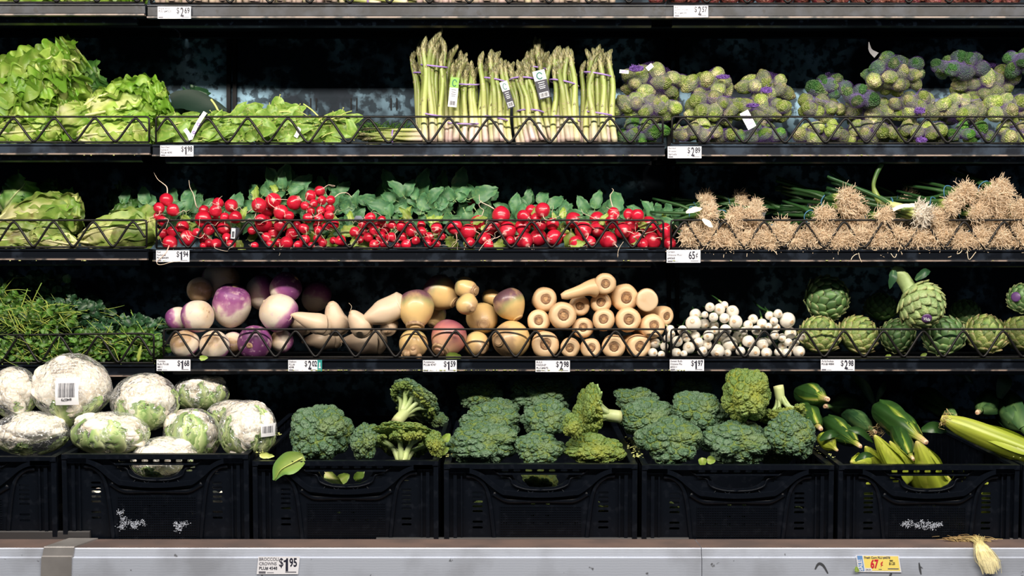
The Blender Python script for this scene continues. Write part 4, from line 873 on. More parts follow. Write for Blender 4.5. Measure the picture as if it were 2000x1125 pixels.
BUNCH = [(322, 400, 'small shaded radish bunch at the left end of the third shelf, above the wire'), (345, 463, 'radishes behind the wire directly above the price tag for red radishes'), (412, 420, 'radish bunch above the wire with one long thin root pointing up'), (420, 466, 'radish bunch low behind the wire with a small black and white tag'),
         (537, 405, 'large radish bunch under the tallest blue green leaves'), (515, 460, 'low radish bunch below the tallest leafy one, behind the wire'), (626, 400, 'highest radish bunch, many small radishes with tangled white roots'), (575, 466, 'radishes behind the wire just left below the highest tangled bunch'), (640, 462, 'radishes behind the wire beneath the highest tangled bunch'),
         (735, 455, 'bright small radishes massed behind the wire beside a pale grey plastic corner'), (806, 465, 'bunch of dark small radishes behind the wire, under broad green leaves'), (850, 405, 'shaded radishes almost hidden under the widest spread of leaves'), (920, 450, 'radishes with big pale red roots, left of the single roundest one'),
         (975, 450, 'radish bunch topped by the single roundest pale red radish'), (1045, 425, 'radish bunch with one round radish on a fringe of curly leaves'), (1060, 463, 'large radishes behind the wire beside a crinkled hanging leaf'), (1150, 455, 'radish bunch with one small radish standing by an upright oval leaf'),
         (1235, 430, 'radishes under the two dark ones by the back panel, right part of shelf'), (1255, 468, 'last radishes behind the wire at the right end of the middle bay'), (1302, 460, 'radishes poking through the gap next to the green onions')]
pl3 = Pile(F3, .004)
BACKR = {(int(640 + x / 5), int(310 + y / 5)) for x, y in ((1115, 520), (770, 490), (1010, 350), (1400, 410), (1340, 560))}
RADM = []
for v in range(6):
    rg = np.random.RandomState(v); V, F = ico(4); V = V.copy()
    V = V * (1 + .05 * vnoise(V, 1.4, v)[:, None]); z = V[:, 2]
    V[:, 2] = np.where(z < -.75, z - (-.75 - z) ** 1.2 * .9, z); V[:, 2] = np.where(z > .8, .8 + (z - .8) * .5, V[:, 2])
    t = (V[:, 2] - V[:, 2].min()) / np.ptp(V[:, 2]); mb = MB(); mb.add(V, F, t, r=rg.rand()); RADM.append(mb.mesh('radish', m_radish))
ROOTM = []
for v in range(7):
    rg = np.random.RandomState(50 + v); pts = [np.array([0, 0, -.85])]; d = np.array([0, 0, -1.0]); n = 7
    for k in range(n): d = d + rg.normal(0, .42, 3); d /= np.linalg.norm(d); pts.append(pts[-1] + d * rg.uniform(.45, .75) * (1.15 if v % 2 else .7))
    pa = spl(pts, 22); ra = np.interp(np.linspace(0, 1, 22), [0, .05, .2, 1], [.17, .075, .042, .02]); V, F, t = tube(pa, ra, 6); mb = MB(); mb.add(V, F, t); ROOTM.append(mb.mesh('root', m_root))
order = sorted(range(len(RAD)), key=lambda i: -RAD[i][1] - RAD[i][2] * .8)
members = {k: [] for k in range(len(BUNCH))}
for i in order:
    px, py, r = RAD[i]; k = min(range(len(BUNCH)), key=lambda k: (BUNCH[k][0] - px) ** 2 + 1.6 * (BUNCH[k][1] - py) ** 2)
    members[k].append((i, pl3.put(px, py, r * 1.08, tight=.95, y=.15 if (int(px), int(py)) in BACKR else None)))
RB = {}
for k, (bx, by, lb) in enumerate(BUNCH):
    if not members[k]: continue
    cs = np.array([m_[1][0] for m_ in members[k]]); o = cs.mean(0); o[2] = max(FLOORZ[2] + .002, cs[:, 2].min() - .012)
    t = thing('radish_bunch', lb, 'radishes', tuple(o), 'red radish bunches'); RB[k] = (t, o)
    for (i, (c, a, b)) in members[k]:
        ax = Vector((R.gauss(0, .6), R.uniform(-1.1, -.1), R.gauss(-.25, .55)))
        rd = obj('radish', RADM[i % 6], t, tuple(c - o), dir_eul(-ax, R.uniform(0, 6)), a)
        obj('root', ROOTM[(i * 3 + k) % 7], rd)
LEAF = [simple_leaf(1, .27, .30, .18, s, .028).mesh('leaf', m_rleaf) for s in range(4)]; LEAFY = [simple_leaf(1, .24, .32, .15, s + 9, .04).mesh('leaf', m_rleaf_y) for s in range(3)]
def rleaf(px, py, L, an, y, kind=0, ty=None):
    """px,py: foot of the leaf, L length in px, an clockwise from up"""
    k = min(RB, key=lambda k: (BUNCH[k][0] - px) ** 2 + (BUNCH[k][1] - py) ** 2); t, o = RB[k]
    m_ = (LEAFY if kind else LEAF); y = y * .62 if y > .1 else y; c = P(px, py, y); e = Euler((R.uniform(-.5, .3) if ty is None else ty, math.radians(an), R.uniform(-.7, .7)), 'XYZ')
    obj('leaf', m_[R.randrange(len(m_))], t, tuple(c - o), e, L * K(y))
for a in [(345,400,45,-30,.20),(360,410,50,20,.2),(372,420,55,5,.19),(385,425,50,40,.19),(395,420,45,70,.18),(355,425,45,-60,.2),(380,400,42,-10,.22),(365,430,50,60,.17),(340,430,40,-80,.17),(460,425,45,20,.2),(475,430,40,50,.2),
          (540,385,60,-15,.16),(550,380,62,12,.16),(555,375,50,20,.15),(565,385,60,45,.16),(530,392,55,-40,.15),(520,395,60,-55,.14),(570,392,55,75,.15),(545,395,50,0,.14),(580,380,45,60,.17),(512,410,45,-70,.14),(590,390,40,85,.18),
          (635,385,45,-20,.19),(645,382,48,15,.19),(655,385,42,40,.18),(650,400,45,70,.18),(660,415,45,60,.16),(665,430,40,80,.15),(690,440,45,20,.2),
          (755,400,60,-40,.22),(765,385,55,-15,.23),(780,380,52,10,.24),(790,395,55,-30,.2),(800,395,60,20,.2),(825,390,60,10,.21),(840,385,52,-25,.22),(850,395,60,30,.2),(870,385,55,-10,.22),(890,385,60,15,.2),(900,395,55,50,.18),(915,390,60,70,.17),(930,395,50,30,.18),(770,415,55,-70,.16),(800,415,60,-55,.15),(820,420,55,20,.15),(850,420,55,-30,.15),(880,415,50,150,.13),(905,405,58,160,.12),(925,405,60,140,.12),(940,410,45,100,.14),(760,420,50,110,.14),(790,425,45,140,.13),(830,430,45,60,.13),(930,380,35,-10,.2),(860,425,40,100,.13),(740,425,40,-40,.18),
          (1010,415,40,-20,.2),(1020,410,40,30,.2),(1040,405,40,-10,.2),(1050,405,42,25,.2),(1068,412,45,40,.18),(1080,425,45,65,.17),(1090,432,40,80,.16),(1000,420,42,-60,.2),(1095,430,40,30,.18),(1110,432,36,60,.2),(1070,425,40,100,.15),
          (1150,420,42,-30,.19),(1160,415,45,15,.19),(1175,420,42,40,.18),(1145,430,40,-70,.18),(1200,425,60,8,.14),(1185,432,40,60,.17),(1215,430,40,80,.17),
          (1262,430,36,20,.17),(1275,432,40,55,.16),(1300,428,36,15,.12),(1310,430,32,50,.12),(1285,436,36,80,.15),(700,450,40,-30,.16),(735,455,38,10,.16),(240,405,40,10,.25),(270,415,45,40,.25),(290,405,45,-20,.24),(310,400,40,-60,.24)]: rleaf(*a)
for a in [(560,372,34,60,.13),(568,388,36,95,.11),(540,380,30,-10,.12),(505,398,36,-12,.12),(495,440,40,-70,.10),(590,425,38,130,.08),(660,455,45,80,.05),(630,470,40,100,.035),(485,450,40,-60,.08),(760,440,40,60,.10),(790,436,36,20,.10),(845,440,36,-15,.11),(710,462,40,140,.04),(695,470,40,110,.035),(870,458,45,150,.035),(885,462,42,200,.03),(980,462,34,190,.03),(960,478,30,100,.02),
          (1090,440,30,100,.08),(1100,440,45,165,.02),(1115,447,52,185,.015),(1110,480,34,80,.015),(1250,478,32,-60,.02),(1060,434,30,100,.07),(355,440,34,90,.08),(370,440,36,130,.06),(460,465,36,150,.03),(470,478,36,170,.02),(510,470,40,100,.03),(315,470,30,-30,.03),(680,478,34,70,.02),(720,484,34,110,.012),(1270,432,38,85,.1),(1300,440,30,-20,.07),(620,445,34,-160,.04),(905,465,40,140,.03)]: rleaf(*a, 1)
for k_ in range(95):
    x_ = 312 + k_ * 10.3 + R.uniform(-6, 6)
    rleaf(x_, 482 - R.uniform(0, 40), R.uniform(24, 36), R.uniform(-70, 70), R.uniform(.07, .099), 1 if R.random() < .45 else 0)
for k_ in range(40):
    x_ = 318 + k_ * 25 + R.uniform(-9, 9); rleaf(x_, 452 - R.uniform(0, 26), R.uniform(22, 34), R.uniform(-110, 110), R.uniform(.035, .06), 1 if R.random() < .6 else 0)
for (xa, xb, ya, yb, n_, y0_, y1_) in ((730, 960, 365, 432, 70, .13, .24), (495, 600, 350, 410, 26, .12, .22), (1000, 1110, 395, 435, 26, .12, .22), (310, 480, 385, 440, 34, .12, .24), (1140, 1320, 410, 440, 26, .12, .2), (600, 700, 380, 450, 26, .12, .22)):
    for _ in range(n_): rleaf(R.uniform(xa, xb), R.uniform(ya + 22, yb + 18), R.uniform(32, 50), R.uniform(-85, 85), R.uniform(y0_, y1_), 0, R.uniform(-.3, .4))
# little tag and a plastic corner
def paper(name, label, px, py, w_, h_, an, y, mat, tilt=0.0, cat='tag', parent=None):
    a = P(px, py, y); mb = MB(); V, F = box(-w_ * K(y) / 2, w_ * K(y) / 2, -.0003, .0003, -h_ * K(y) / 2, h_ * K(y) / 2); mb.add(V, F, smooth=False)
    # bend a little
    o = obj(name, mb.mesh(name, mat), parent, tuple(a if parent is None else a - np.array(parent.location)), (tilt, math.radians(an), 0))
    if label: tag(o, label, cat)
    return o
def barcode(parent, x0, x1, z0, z1, y, seed=1, mat=None):
    rg = random.Random(seed); mb = MB(); x = x0
    while x < x1:
        w_ = rg.choice([.6, .9, 1.4]) * (x1 - x0) / 40; mb.add(*box(x, min(x + w_, x1), y - .0002, y, z0, z1), smooth=False); x += w_ + rg.choice([.6, .9, 1.3]) * (x1 - x0) / 40
    obj('barcode', mb.mesh('barcode', mat or m_ink), parent)
t3 = RB[3][0]; tg = paper('bunch_tag', None, 459, 456, 17, 23, 4, .010, m_ink, parent=t3); mb = MB(); k_ = K(); mb.add(*box(-7.5 * k_, 0.5 * k_, -.0006, -.0004, -10 * k_, 10 * k_), smooth=False); p_ = obj('tag_panel', mb.mesh('tag_panel', m_white), tg); barcode(tg, -6 * k_, -1 * k_, -8 * k_, 4 * k_, -.0007)
mb = MB(); kk = K(.1); mb.add(*extrude_x([(0, 0), (.001, 0), (.001, .012), (0, .012)], -.014, .014), smooth=False); mb.V[0][:, 0] *= np.where(mb.V[0][:, 2] > .006, .45, 1)
o = obj('tag_corner', mb.mesh('tag_corner', MAT('grey_plastic', (0.20, 0.22, 0.28), rough=.3)), None, tuple(P(700, 431, .07))); tag(o, 'pale grey plastic tag corner sticking up between two radish bunches', 'tag')

# ---- green onions
ONM = []
def onion_bunch_proto(seed):
    rg = np.random.RandomState(seed); st = []; rt = MB(); n = 7
    for k in range(n):
        a = k * 2.4 + rg.uniform(-.3, .3); rr = .0155 * math.sqrt((k + .3) / n); p0 = np.array([math.cos(a) * rr, math.sin(a) * rr, rg.uniform(0, .012)]); pe = p0 * [2.2, 2.2, 1] + [rg.normal(0, .012), rg.normal(0, .012), .22]
        pa = spl([p0, p0 + [0, 0, .02], p0 * .85 + [0, 0, .06], (p0 * .8 + pe) / 2, pe], 20); s = np.linspace(0, 1, 20); b = rg.uniform(.0065, .0095)
        V, F, t = tube(pa, np.interp(s, [0, .03, .09, .2, .5, 1], [b * .55, b * .95, b, b * .75, b * .65, b * .4]), 10); mb = MB(); mb.add(V, F, t, r=rg.rand()); st.append(mb.mesh('stalk', m_stalk))
        Vc, Fc = ico(2); rt.add(Vc * [.0085, .0085, .008] * (1 + .3 * vnoise(Vc, 3, k))[:, None] + p0 + [0, 0, -.004], Fc, .6, r=.5)
        for j in range(125):
            d = np.array([rg.normal(0, .75), rg.normal(0, .75), -1.0]); d /= np.linalg.norm(d); L = rg.uniform(.012, .030); q = p0 + rg.normal(0, .004, 3); pts = [q]
            for m_ in range(4): d = d + rg.normal(0, .42, 3); d /= np.linalg.norm(d); pts.append(pts[-1] + d * L / 4)
            V, F, t = tube(pts, [.0009, .0008, .0007, .0006, .0005], 3, False); rt.add(V, F, t, r=rg.rand())
    V, F, t = tube([(.0175 * math.cos(a), .0175 * math.sin(a), .075 + .004 * math.sin(a * 2)) for a in np.linspace(0, 6.283, 22)], .0016, 5, False); bd = MB(); bd.add(V, F)
    return st, rt.mesh('roots', m_oroot), bd.mesh('rubber_band', m_bband)
ONP = [onion_bunch_proto(s) for s in (3, 4, 5)]
ON = []   # px, py, scale, axis (stalk direction), y depth or None, label
def od(an, back): a = math.radians(an); return (math.sin(a) * (1 - back), back, math.cos(a) * (1 - back))
for px, py in [(1349,468),(1386,473),(1424,474),(1466,474),(1506,470),(1548,472),(1588,470),(1628,478),(1667,470),(1708,474),(1748,472),(1788,476),(1828,472),(1868,474),(1908,472),(1950,474),(1988,472)]: ON.append((px, py, 1.0, od(R.uniform(-60, 10), .8), None, 'bottom row'))
for px, py in [(1372,446),(1405,446),(1440,448),(1478,450),(1525,452),(1600,446),(1642,450),(1688,450),(1728,448),(1765,450),(1808,448),(1850,450),(1890,448),(1930,450),(1970,448)]: ON.append((px, py, 1.0, od(R.uniform(-70, -10), .8), None, 'second row, level with the wire top'))
ON += [(1378, 418, .9, od(-80, .35), None, 'onion bunch with clean white bulbs and a peeled pale leaf, above the price tag'), (1432, 424, .95, od(-85, .5), None, 'onion bunch with short tan roots just above the wire near the left end'), (1462, 424, .8, od(-85, .6), None, 'small onion root tuft beside a bit of bright green stem'),
       (1604, 424, .9, od(-80, .5), None, 'onion roots low on the left side of the tallest left heap'), (1650, 395, 1.15, od(-75, .45), None, 'onion bunch topping the left heap of roots with a thick tan mop'), (1672, 412, .9, od(-60, .6), None, 'onion bunch with round bulbs on the right flank of the left heap'),
       (1722, 424, .85, od(-80, .45), None, 'onion bunch lying left of the fresh white one, partly under it'), (1825, 424, .9, od(-78, .45), None, 'onion bunch just right of the fresh white one, roots over the wire'), (1850, 400, .9, od(-75, .4), None, 'onion bunch with pale stalks under the grey plastic corner'),
       (1878, 378, .95, od(-70, .5), None, 'onion bunch with a tuft pointing up beside the grey plastic corner'), (1905, 415, .9, od(-80, .5), None, 'onion bunch with stubby bulbs in the right heap'), (1925, 388, 1.0, od(-60, .55), None, 'onion bunch with a round orange tan mop in the right heap'), (1950, 372, 1.0, od(-50, .5), None, 'onion bunch crowning the right heap with greyish wispy roots'),
       (1948, 408, .95, od(-80, .5), None, 'onion bunch with one long root hanging over the wire'), (1985, 412, .95, od(-60, .6), None, 'onion bunch at the right frame edge with yellow tinged bulbs'), (1768, 390, .9, od(-82, .3), .16, 'onion bunch behind the fresh white one, stalks to the left'),
       (1438, 393, .9, od(-98, .12), .17, 'banded onion bunch lying at the back, pointing its roots right'), (1372, 398, .8, od(-120, .2), .14, 'onion bunch with fluffy grey white roots near the back panel'), (1468, 408, .85, od(-95, .25), .15, 'shaded onion bunch with greyish roots ending in a wisp'), (1590, 406, .9, od(-86, .12), .15, 'blue banded onion bunch, its dark stalks stretched to the left')]
FRESH = (1792, 418, 1.15, od(-72, .22), .010, 'fresh onion bunch lying across the wire with a bright white root fan')
on_items = ON + [FRESH]
rows_ = {}
for i, q in enumerate(on_items): rows_.setdefault(q[5], []).append(i)
pl3o = Pile(F3, -.004)
for i, (px, py, sc, ax, y, lb) in enumerate(on_items):
    if y is None: c, a, b = pl3o.put(px, py - (5 if py > 462 else 0), 19 * sc, 19 * sc, tight=.95)
    else: c = P(px, py, y)
    if len(rows_[lb]) > 1:
        k = sorted(rows_[lb], key=lambda j: on_items[j][0]).index(i); lb = f'green onion bunch, roots out, {ORD[k]} from the left in the {lb.split(",")[0]}'
        lb = lb.replace('second row', 'row at wire top height')
    A = np.array(ax)
    if y is None: A[0] *= .6; A[2] = A[2] * .3 + .02
    A = A / np.linalg.norm(A)
    t = thing('green_onion_bunch', lb, 'green onions', tuple(c - A * .012), 'green onion bunches', dir_eul(A, R.uniform(0, 6)))
    st, rt, bd = ONP[i % 3]; lim = (WALLY - .02 - c[1]) / max(.05, A[1]) / .23
    ls = min(sc, lim) * .75 if A[1] > .4 else sc * (.46 if not lb.startswith('fresh') else .9)
    for m_ in st[:6 if i % 2 else 7]: obj('stalk', m_, t, scale=(sc, sc, max(.35, ls)))
    ro = obj('roots', rt, t, scale=sc * 1.15); obj('rubber_band', bd, t, scale=(sc, sc, max(.35, ls)))
    if lb.startswith('fresh'):
        ro.data = rt.copy(); ro.data.materials.clear(); ro.data.materials.append(MAT('pale_onion_roots', (0.80, 0.72, 0.62), rough=.6, rvar=.3))
        q = t.rotation_euler.to_matrix().inverted(); tl = Vector(t.location)
        def loc_(pts): return [np.array(q @ (Vector(tuple(p)) - tl)) for p in pts]
        mb = MB(); V, F, tt = tube(spl(loc_([P(1760, 405, .0), P(1722, 395, .03), P(1712, 382, .04), P(1706, 362, .04), P(1712, 340, .04), P(1722, 320, .04)]), 22), np.interp(np.linspace(0, 1, 22), [0, .3, .5, .55, 1], [.010, .008, .0065, .0045, .006]), 10); mb.add(V, F, .2 + .25 * tt); obj('bent_stalk', mb.mesh('bent_stalk', m_stalk), t)
        mb = MB(); V, F, tt = leaf_grid(loc_([P(1744, 410, -.012), P(1762, 403, -.018), P(1786, 401, -.016)]), tuple(q @ Vector((0, -1, .3))), lambda s: .0045, 10, 5, .0006, 2, .3, 1); mb.add(V, F, 0 * tt, r=1); obj('peeled_leaf', mb.mesh('peeled_leaf', m_stalk), t)
    if 'peeled pale leaf' in lb:
        q = t.rotation_euler.to_matrix().inverted(); tl = Vector(t.location)
        mb = MB()
        for pts in ([P(1340, 415, .0), P(1356, 410, -.01), P(1372, 408, 0)], [P(1372, 428, -.014), P(1382, 436, -.016), P(1392, 444, -.014)]):
            V, F, tt = leaf_grid([np.array(q @ (Vector(tuple(p)) - tl)) for p in pts], tuple(q @ Vector((0, -1, .3))), lambda s: .007 * math.sin(math.pi * (.1 + .85 * s)), 10, 5, .0006, 2, .3, 1); mb.add(V, F, 0 * tt, r=1)
        obj('peeled_leaf', mb.mesh('peeled_leaf', m_stalk), t)
# dark stalks of bunches whose roots point away
for (px, py, an, y, lb) in [(1690, 392, -58, .2, 'fan of dark onion greens leaning left behind the fresh bunch'), (1540, 412, -75, .2, 'dark onion greens stretched out at the back between the two heaps'), (1400, 400, -95, .2, 'dark onion greens lying behind the fluffy grey roots'), (1850, 385, -85, .2, 'dark onion greens at the back between the fresh bunch and right heap'), (1600, 380, -80, .22, 'banded dark onion greens at the back behind the tallest left heap')]:
    A = np.array(od(an, .1)); A /= np.linalg.norm(A); c = P(px, py, y); t = thing('green_onion_bunch', lb, 'green onions', tuple(c), 'green onion bunches', dir_eul(A, 1))
    st, rt, bd = ONP[0]
    gm = globals().setdefault('green_meshes', [s_.copy() for s_ in st])
    for g_ in gm: g_.materials.clear(); g_.materials.append(globals().setdefault('m_onion_dark', MAT('onion_greens', [(0, (0.06, 0.16, 0.04)), (1, (0.025, 0.10, 0.03))], rough=.35, rvar=.3)))
    for g_ in gm: obj('stalk', g_, t, scale=(1, 1, .5))
    obj('rubber_band', bd, t, scale=(1, 1, .3))
for px, py, lb, an in ((1848, 375, 'grey translucent plastic corner rising out of the right onion heap', 20), (1487, 420, 'dull clear plastic tag lying behind the wire among onion roots', 25), (1588, 396, 'dark tag with pale print lying on the blue banded onion bunch', 60)):
    y = .09 if px > 1800 else .14
    mb = MB(); h = .022; V = np.array([(-.016, 0, -h), (.016, 0, -h), (.014, 0, h), (-.002, 0, h * .5), (-.016, .001, -h), (.016, .001, -h), (.014, .001, h), (-.002, .001, h * .5)]) * (.9 if px > 1800 else .55)
    mb.add(V, [(0, 1, 2, 3), (7, 6, 5, 4), (0, 4, 5, 1), (1, 5, 6, 2), (2, 6, 7, 3), (3, 7, 4, 0)], smooth=False)
    o = obj('plastic_tag', mb.mesh('plastic_tag', MAT('dull_plastic', (0.16, 0.17, 0.18), rough=.25)), None, tuple(P(px, py, y)), (.2, math.radians(an), 0)); tag(o, lb, 'tag')
# stray root hairs on the edge
for j, (px, py, pts) in enumerate([(1668, 500, [(-6, 8), (-3, 2), (3, -3), (7, -4)]), (1680, 503, [(-3, -9), (-1, 0), (3, 9)]), (1745, 500, [(-5, -5), (0, 2), (4, 2), (6, -4)]), (1897, 500, [(-8, -10), (-6, 4), (-2, 6), (9, -8)]), (1875, 492, [(-5, 4), (0, 2), (4, -3)])]):
    c = P(px, py, -.0155); V, F, t = tube(spl([(a * K(), 0, -b * K()) for a, b in pts], 10), .0008, 5); mb = MB(); mb.add(V, F, t)
    tag(obj('root_strand', mb.mesh('root_strand', m_oroot), None, tuple(c)), 'onion root strand on the shelf edge, ' + ['curved one left of the straight one', 'short straight slanting one', 'U shaped one under the fresh onion bunch', 'V shaped one nearest the right edge', 'tiny one high on the channel'][j], 'root strand', 'fallen onion root strands')

# ---- heads of leaves
def head(name, label, cat, group, base, tip, girth, n, mat, ruff, y, seed, freq=3.0, W=.36, spreadx=1.0, rib=True, phis=None, bulge=.55, floorz=None):
    """leafy head: leaves spring from base (px, py) and end around tip (px, py)"""
    rg = random.Random(seed); b = P(base[0], base[1], y); e = P(tip[0], tip[1], y + .02); ax = e - b; L = np.linalg.norm(ax); ax /= L
    side = np.cross(ax, [0, 1, 0]); side /= np.linalg.norm(side); fr = np.cross(side, ax) * -1
    if fr[1] > 0: fr = -fr
    g = girth * K(y); t = thing(name, label, cat, tuple(b), group); mb = MB(); ribs = MB()
    for k in range(n):
        layer = k / max(1, n - 1); ph = (k * 2.39996 + rg.uniform(-.2, .2)) if phis is None else phis[k % len(phis)] + rg.uniform(-.15, .15)
        rad = g * (1 - .55 * layer); dirn = side * math.sin(ph) + fr * math.cos(ph)
        if dirn @ np.array([0, 1, 0]) > .75 and k > n * .5: continue
        Lk = L * rg.uniform(.86, 1.06) * (1 - .08 * layer)
        pts = [b + dirn * rad * .25, b + ax * Lk * .22 + dirn * rad * .85, b + ax * Lk * bulge + dirn * rad * 1.05, b + ax * Lk * .82 + dirn * rad * .98, b + ax * Lk * 1.0 + dirn * rad * (.85 + rg.uniform(-.15, .5))]
        wmax = min(L * W, g * 1.25) * rg.uniform(.85, 1.15)
        V, F, tt = leaf_grid(pts, dirn, lambda s: wmax * (.20 + .80 * math.sin(math.pi * min(1, (.06 + .70 * s))) ** 1.3) * (1 if s < .93 else .8), 96, 41, ruff * L, freq, -.55, seed * 50 + k, vein=.006 * L)
        V = V + (vnoise(V, 30, seed + k) * .004)[:, None] * dirn
        if floorz is not None: V[:, 2] = np.maximum(V[:, 2], floorz + .002 + .0004 * k); V[:, 1] = np.where(V[:, 1] < .03, .003 + .027 * np.exp((V[:, 1] - .03) / .03), V[:, 1])
        mb.add(V, F, np.clip(tt * 1.15 - .08 + .30 * vnoise(V, 22, k) + .22 * vnoise(V, 70, k), 0, 1), r=rg.random())
        if rib and math.cos(ph) > -.2:
            pp = np.array(pts) + dirn * .0015
            V, F, tt = tube(spl(pp, 14), np.linspace(.0085, .0012, 14) * (L / .2), 7, flat=.5)
            if floorz is not None: V[:, 2] = np.maximum(V[:, 2], floorz + .002); V[:, 1] = np.where(V[:, 1] < .03, .0015 + .0285 * np.exp((V[:, 1] - .03) / .03), V[:, 1])
            ribs.add(V, F, tt * 0, r=.8)
    obj('leaves', mb.mesh('leaves', mat, b), t)
    if ribs.n: obj('midribs', ribs.mesh('midribs', mat, b), t)
    return t
E = 'escarole heads'
f3 = FLOORZ[2]
head('escarole', 'escarole head lying at the left frame edge behind the wire, ribs pale', 'escarole', E, (-50, 470), (88, 462), 26, 12, m_roma, .035, .05, 21, floorz=f3)
head('escarole', 'escarole head with browned torn edge over the wire, in the left bay', 'escarole', E, (-5, 440), (160, 412), 34, 13, m_roma, .030, .085, 22, floorz=f3)
head('escarole', 'escarole head with a broad pale arched leaf, next to the radishes', 'escarole', E, (158, 468), (305, 440), 36, 12, m_roma, .026, .06, 23, floorz=f3)
head('escarole', 'escarole head with brown spotted limp leaves, lowest in the left bay', 'escarole', E, (150, 478), (70, 462), 22, 9, m_roma, .04, .03, 24, floorz=f3)
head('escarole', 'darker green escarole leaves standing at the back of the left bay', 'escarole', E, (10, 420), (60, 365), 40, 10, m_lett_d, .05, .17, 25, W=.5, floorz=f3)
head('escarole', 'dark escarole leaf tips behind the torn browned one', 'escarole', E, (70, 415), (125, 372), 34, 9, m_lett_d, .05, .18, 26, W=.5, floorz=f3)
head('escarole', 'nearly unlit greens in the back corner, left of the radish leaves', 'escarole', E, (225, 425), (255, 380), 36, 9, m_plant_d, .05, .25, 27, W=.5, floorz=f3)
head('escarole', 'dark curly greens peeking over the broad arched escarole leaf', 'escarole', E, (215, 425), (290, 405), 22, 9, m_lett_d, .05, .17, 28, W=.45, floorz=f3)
# ================================================================== second shelf: lettuce, spinach, asparagus, sprouts
f2 = FLOORZ[1]; F2z = lambda y: FLOORZ[1]
G = 'green leaf lettuces'
head('leaf_lettuce', 'biggest leaf lettuce, its pale ribs fanning up into curly tips', 'lettuce', G, (-120, 268), (163, 140), 60, 34, m_lett, .042, .10, 31, 4.6, W=.52, floorz=f2, phis=[0, .6, -.6, 1.2, -1.2, .3, -.3, 1.7, -1.7, .9])
head('leaf_lettuce', 'leaf lettuce with smooth pale ribs at the left frame edge, below the biggest one', 'lettuce', G, (-80, 245), (105, 185), 40, 18, m_lett, .016, .085, 38, 2.0, W=.46, floorz=f2)
head('leaf_lettuce', 'leaf lettuce wedged at the left frame edge in the middle of the heap', 'lettuce', G, (-95, 235), (110, 168), 42, 20, m_lett, .03, .115, 52, 3.4, W=.46, floorz=f2, rib=False)
head('leaf_lettuce', 'leaf lettuce filling the shade behind the biggest one at the frame edge', 'lettuce', G, (-60, 235), (120, 175), 45, 16, m_lett, .05, .17, 39, 3.2, W=.5, rib=False, floorz=f2)
head('leaf_lettuce', 'leaf lettuce with pink cut butt and smooth arched outer leaf, above the wire', 'lettuce', G, (160, 228), (335, 195), 42, 20, m_lett, .036, .085, 32, 4.4, W=.34, floorz=f2)
head('leaf_lettuce', 'leaf lettuce behind the wire in the left corner of the bay', 'lettuce', G, (-50, 268), (130, 258), 30, 13, m_lett, .05, .05, 33, 3.2, floorz=f2)
head('leaf_lettuce', 'leaf lettuce low behind the wire with a pale blue green back, before the spinach', 'lettuce', G, (155, 268), (300, 258), 34, 13, m_lett, .045, .045, 34, 3.2, floorz=f2)
head('leaf_lettuce', 'curly leaf lettuce tips cascading between the two upper heads', 'lettuce', G, (120, 200), (165, 255), 38, 13, m_lett, .065, .07, 35, 4.6, W=.5, rib=False, floorz=f2)
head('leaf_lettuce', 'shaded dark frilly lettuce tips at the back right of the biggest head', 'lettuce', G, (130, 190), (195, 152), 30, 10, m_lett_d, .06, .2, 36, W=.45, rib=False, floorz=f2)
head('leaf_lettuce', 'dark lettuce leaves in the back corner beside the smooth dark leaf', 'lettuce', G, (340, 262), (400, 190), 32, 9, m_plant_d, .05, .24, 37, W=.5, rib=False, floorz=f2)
mb = MB(); c = P(345, 215, .16); V, F, tt = leaf_grid([P(335, 200, .15), P(365, 196, .16), P(400, 206, .16), P(440, 222, .17)], (0, -1, .4), lambda s: .030 * math.sin(math.pi * (.25 + .6 * s)), 14, 8, .001, 2, .2, 3); mb.add(V, F, tt * .5 + .4)
t = thing('collard_leaf', 'large smooth dark leaf lying flat behind the spinach with a light stalk', 'leaf', tuple(c)); obj('blade', mb.mesh('blade', MAT('smooth_dark_leaf', (0.012, 0.030, 0.020), rough=.5, spec=.2), c), t)
mb = MB(); V, F, tt = tube(spl([P(412, 194, .12), P(420, 205, .12), P(428, 220, .12)], 8), .0028, 6); mb.add(V, F, 0 * tt); obj('stalk', mb.mesh('stalk', m_spin_stem, c), t)
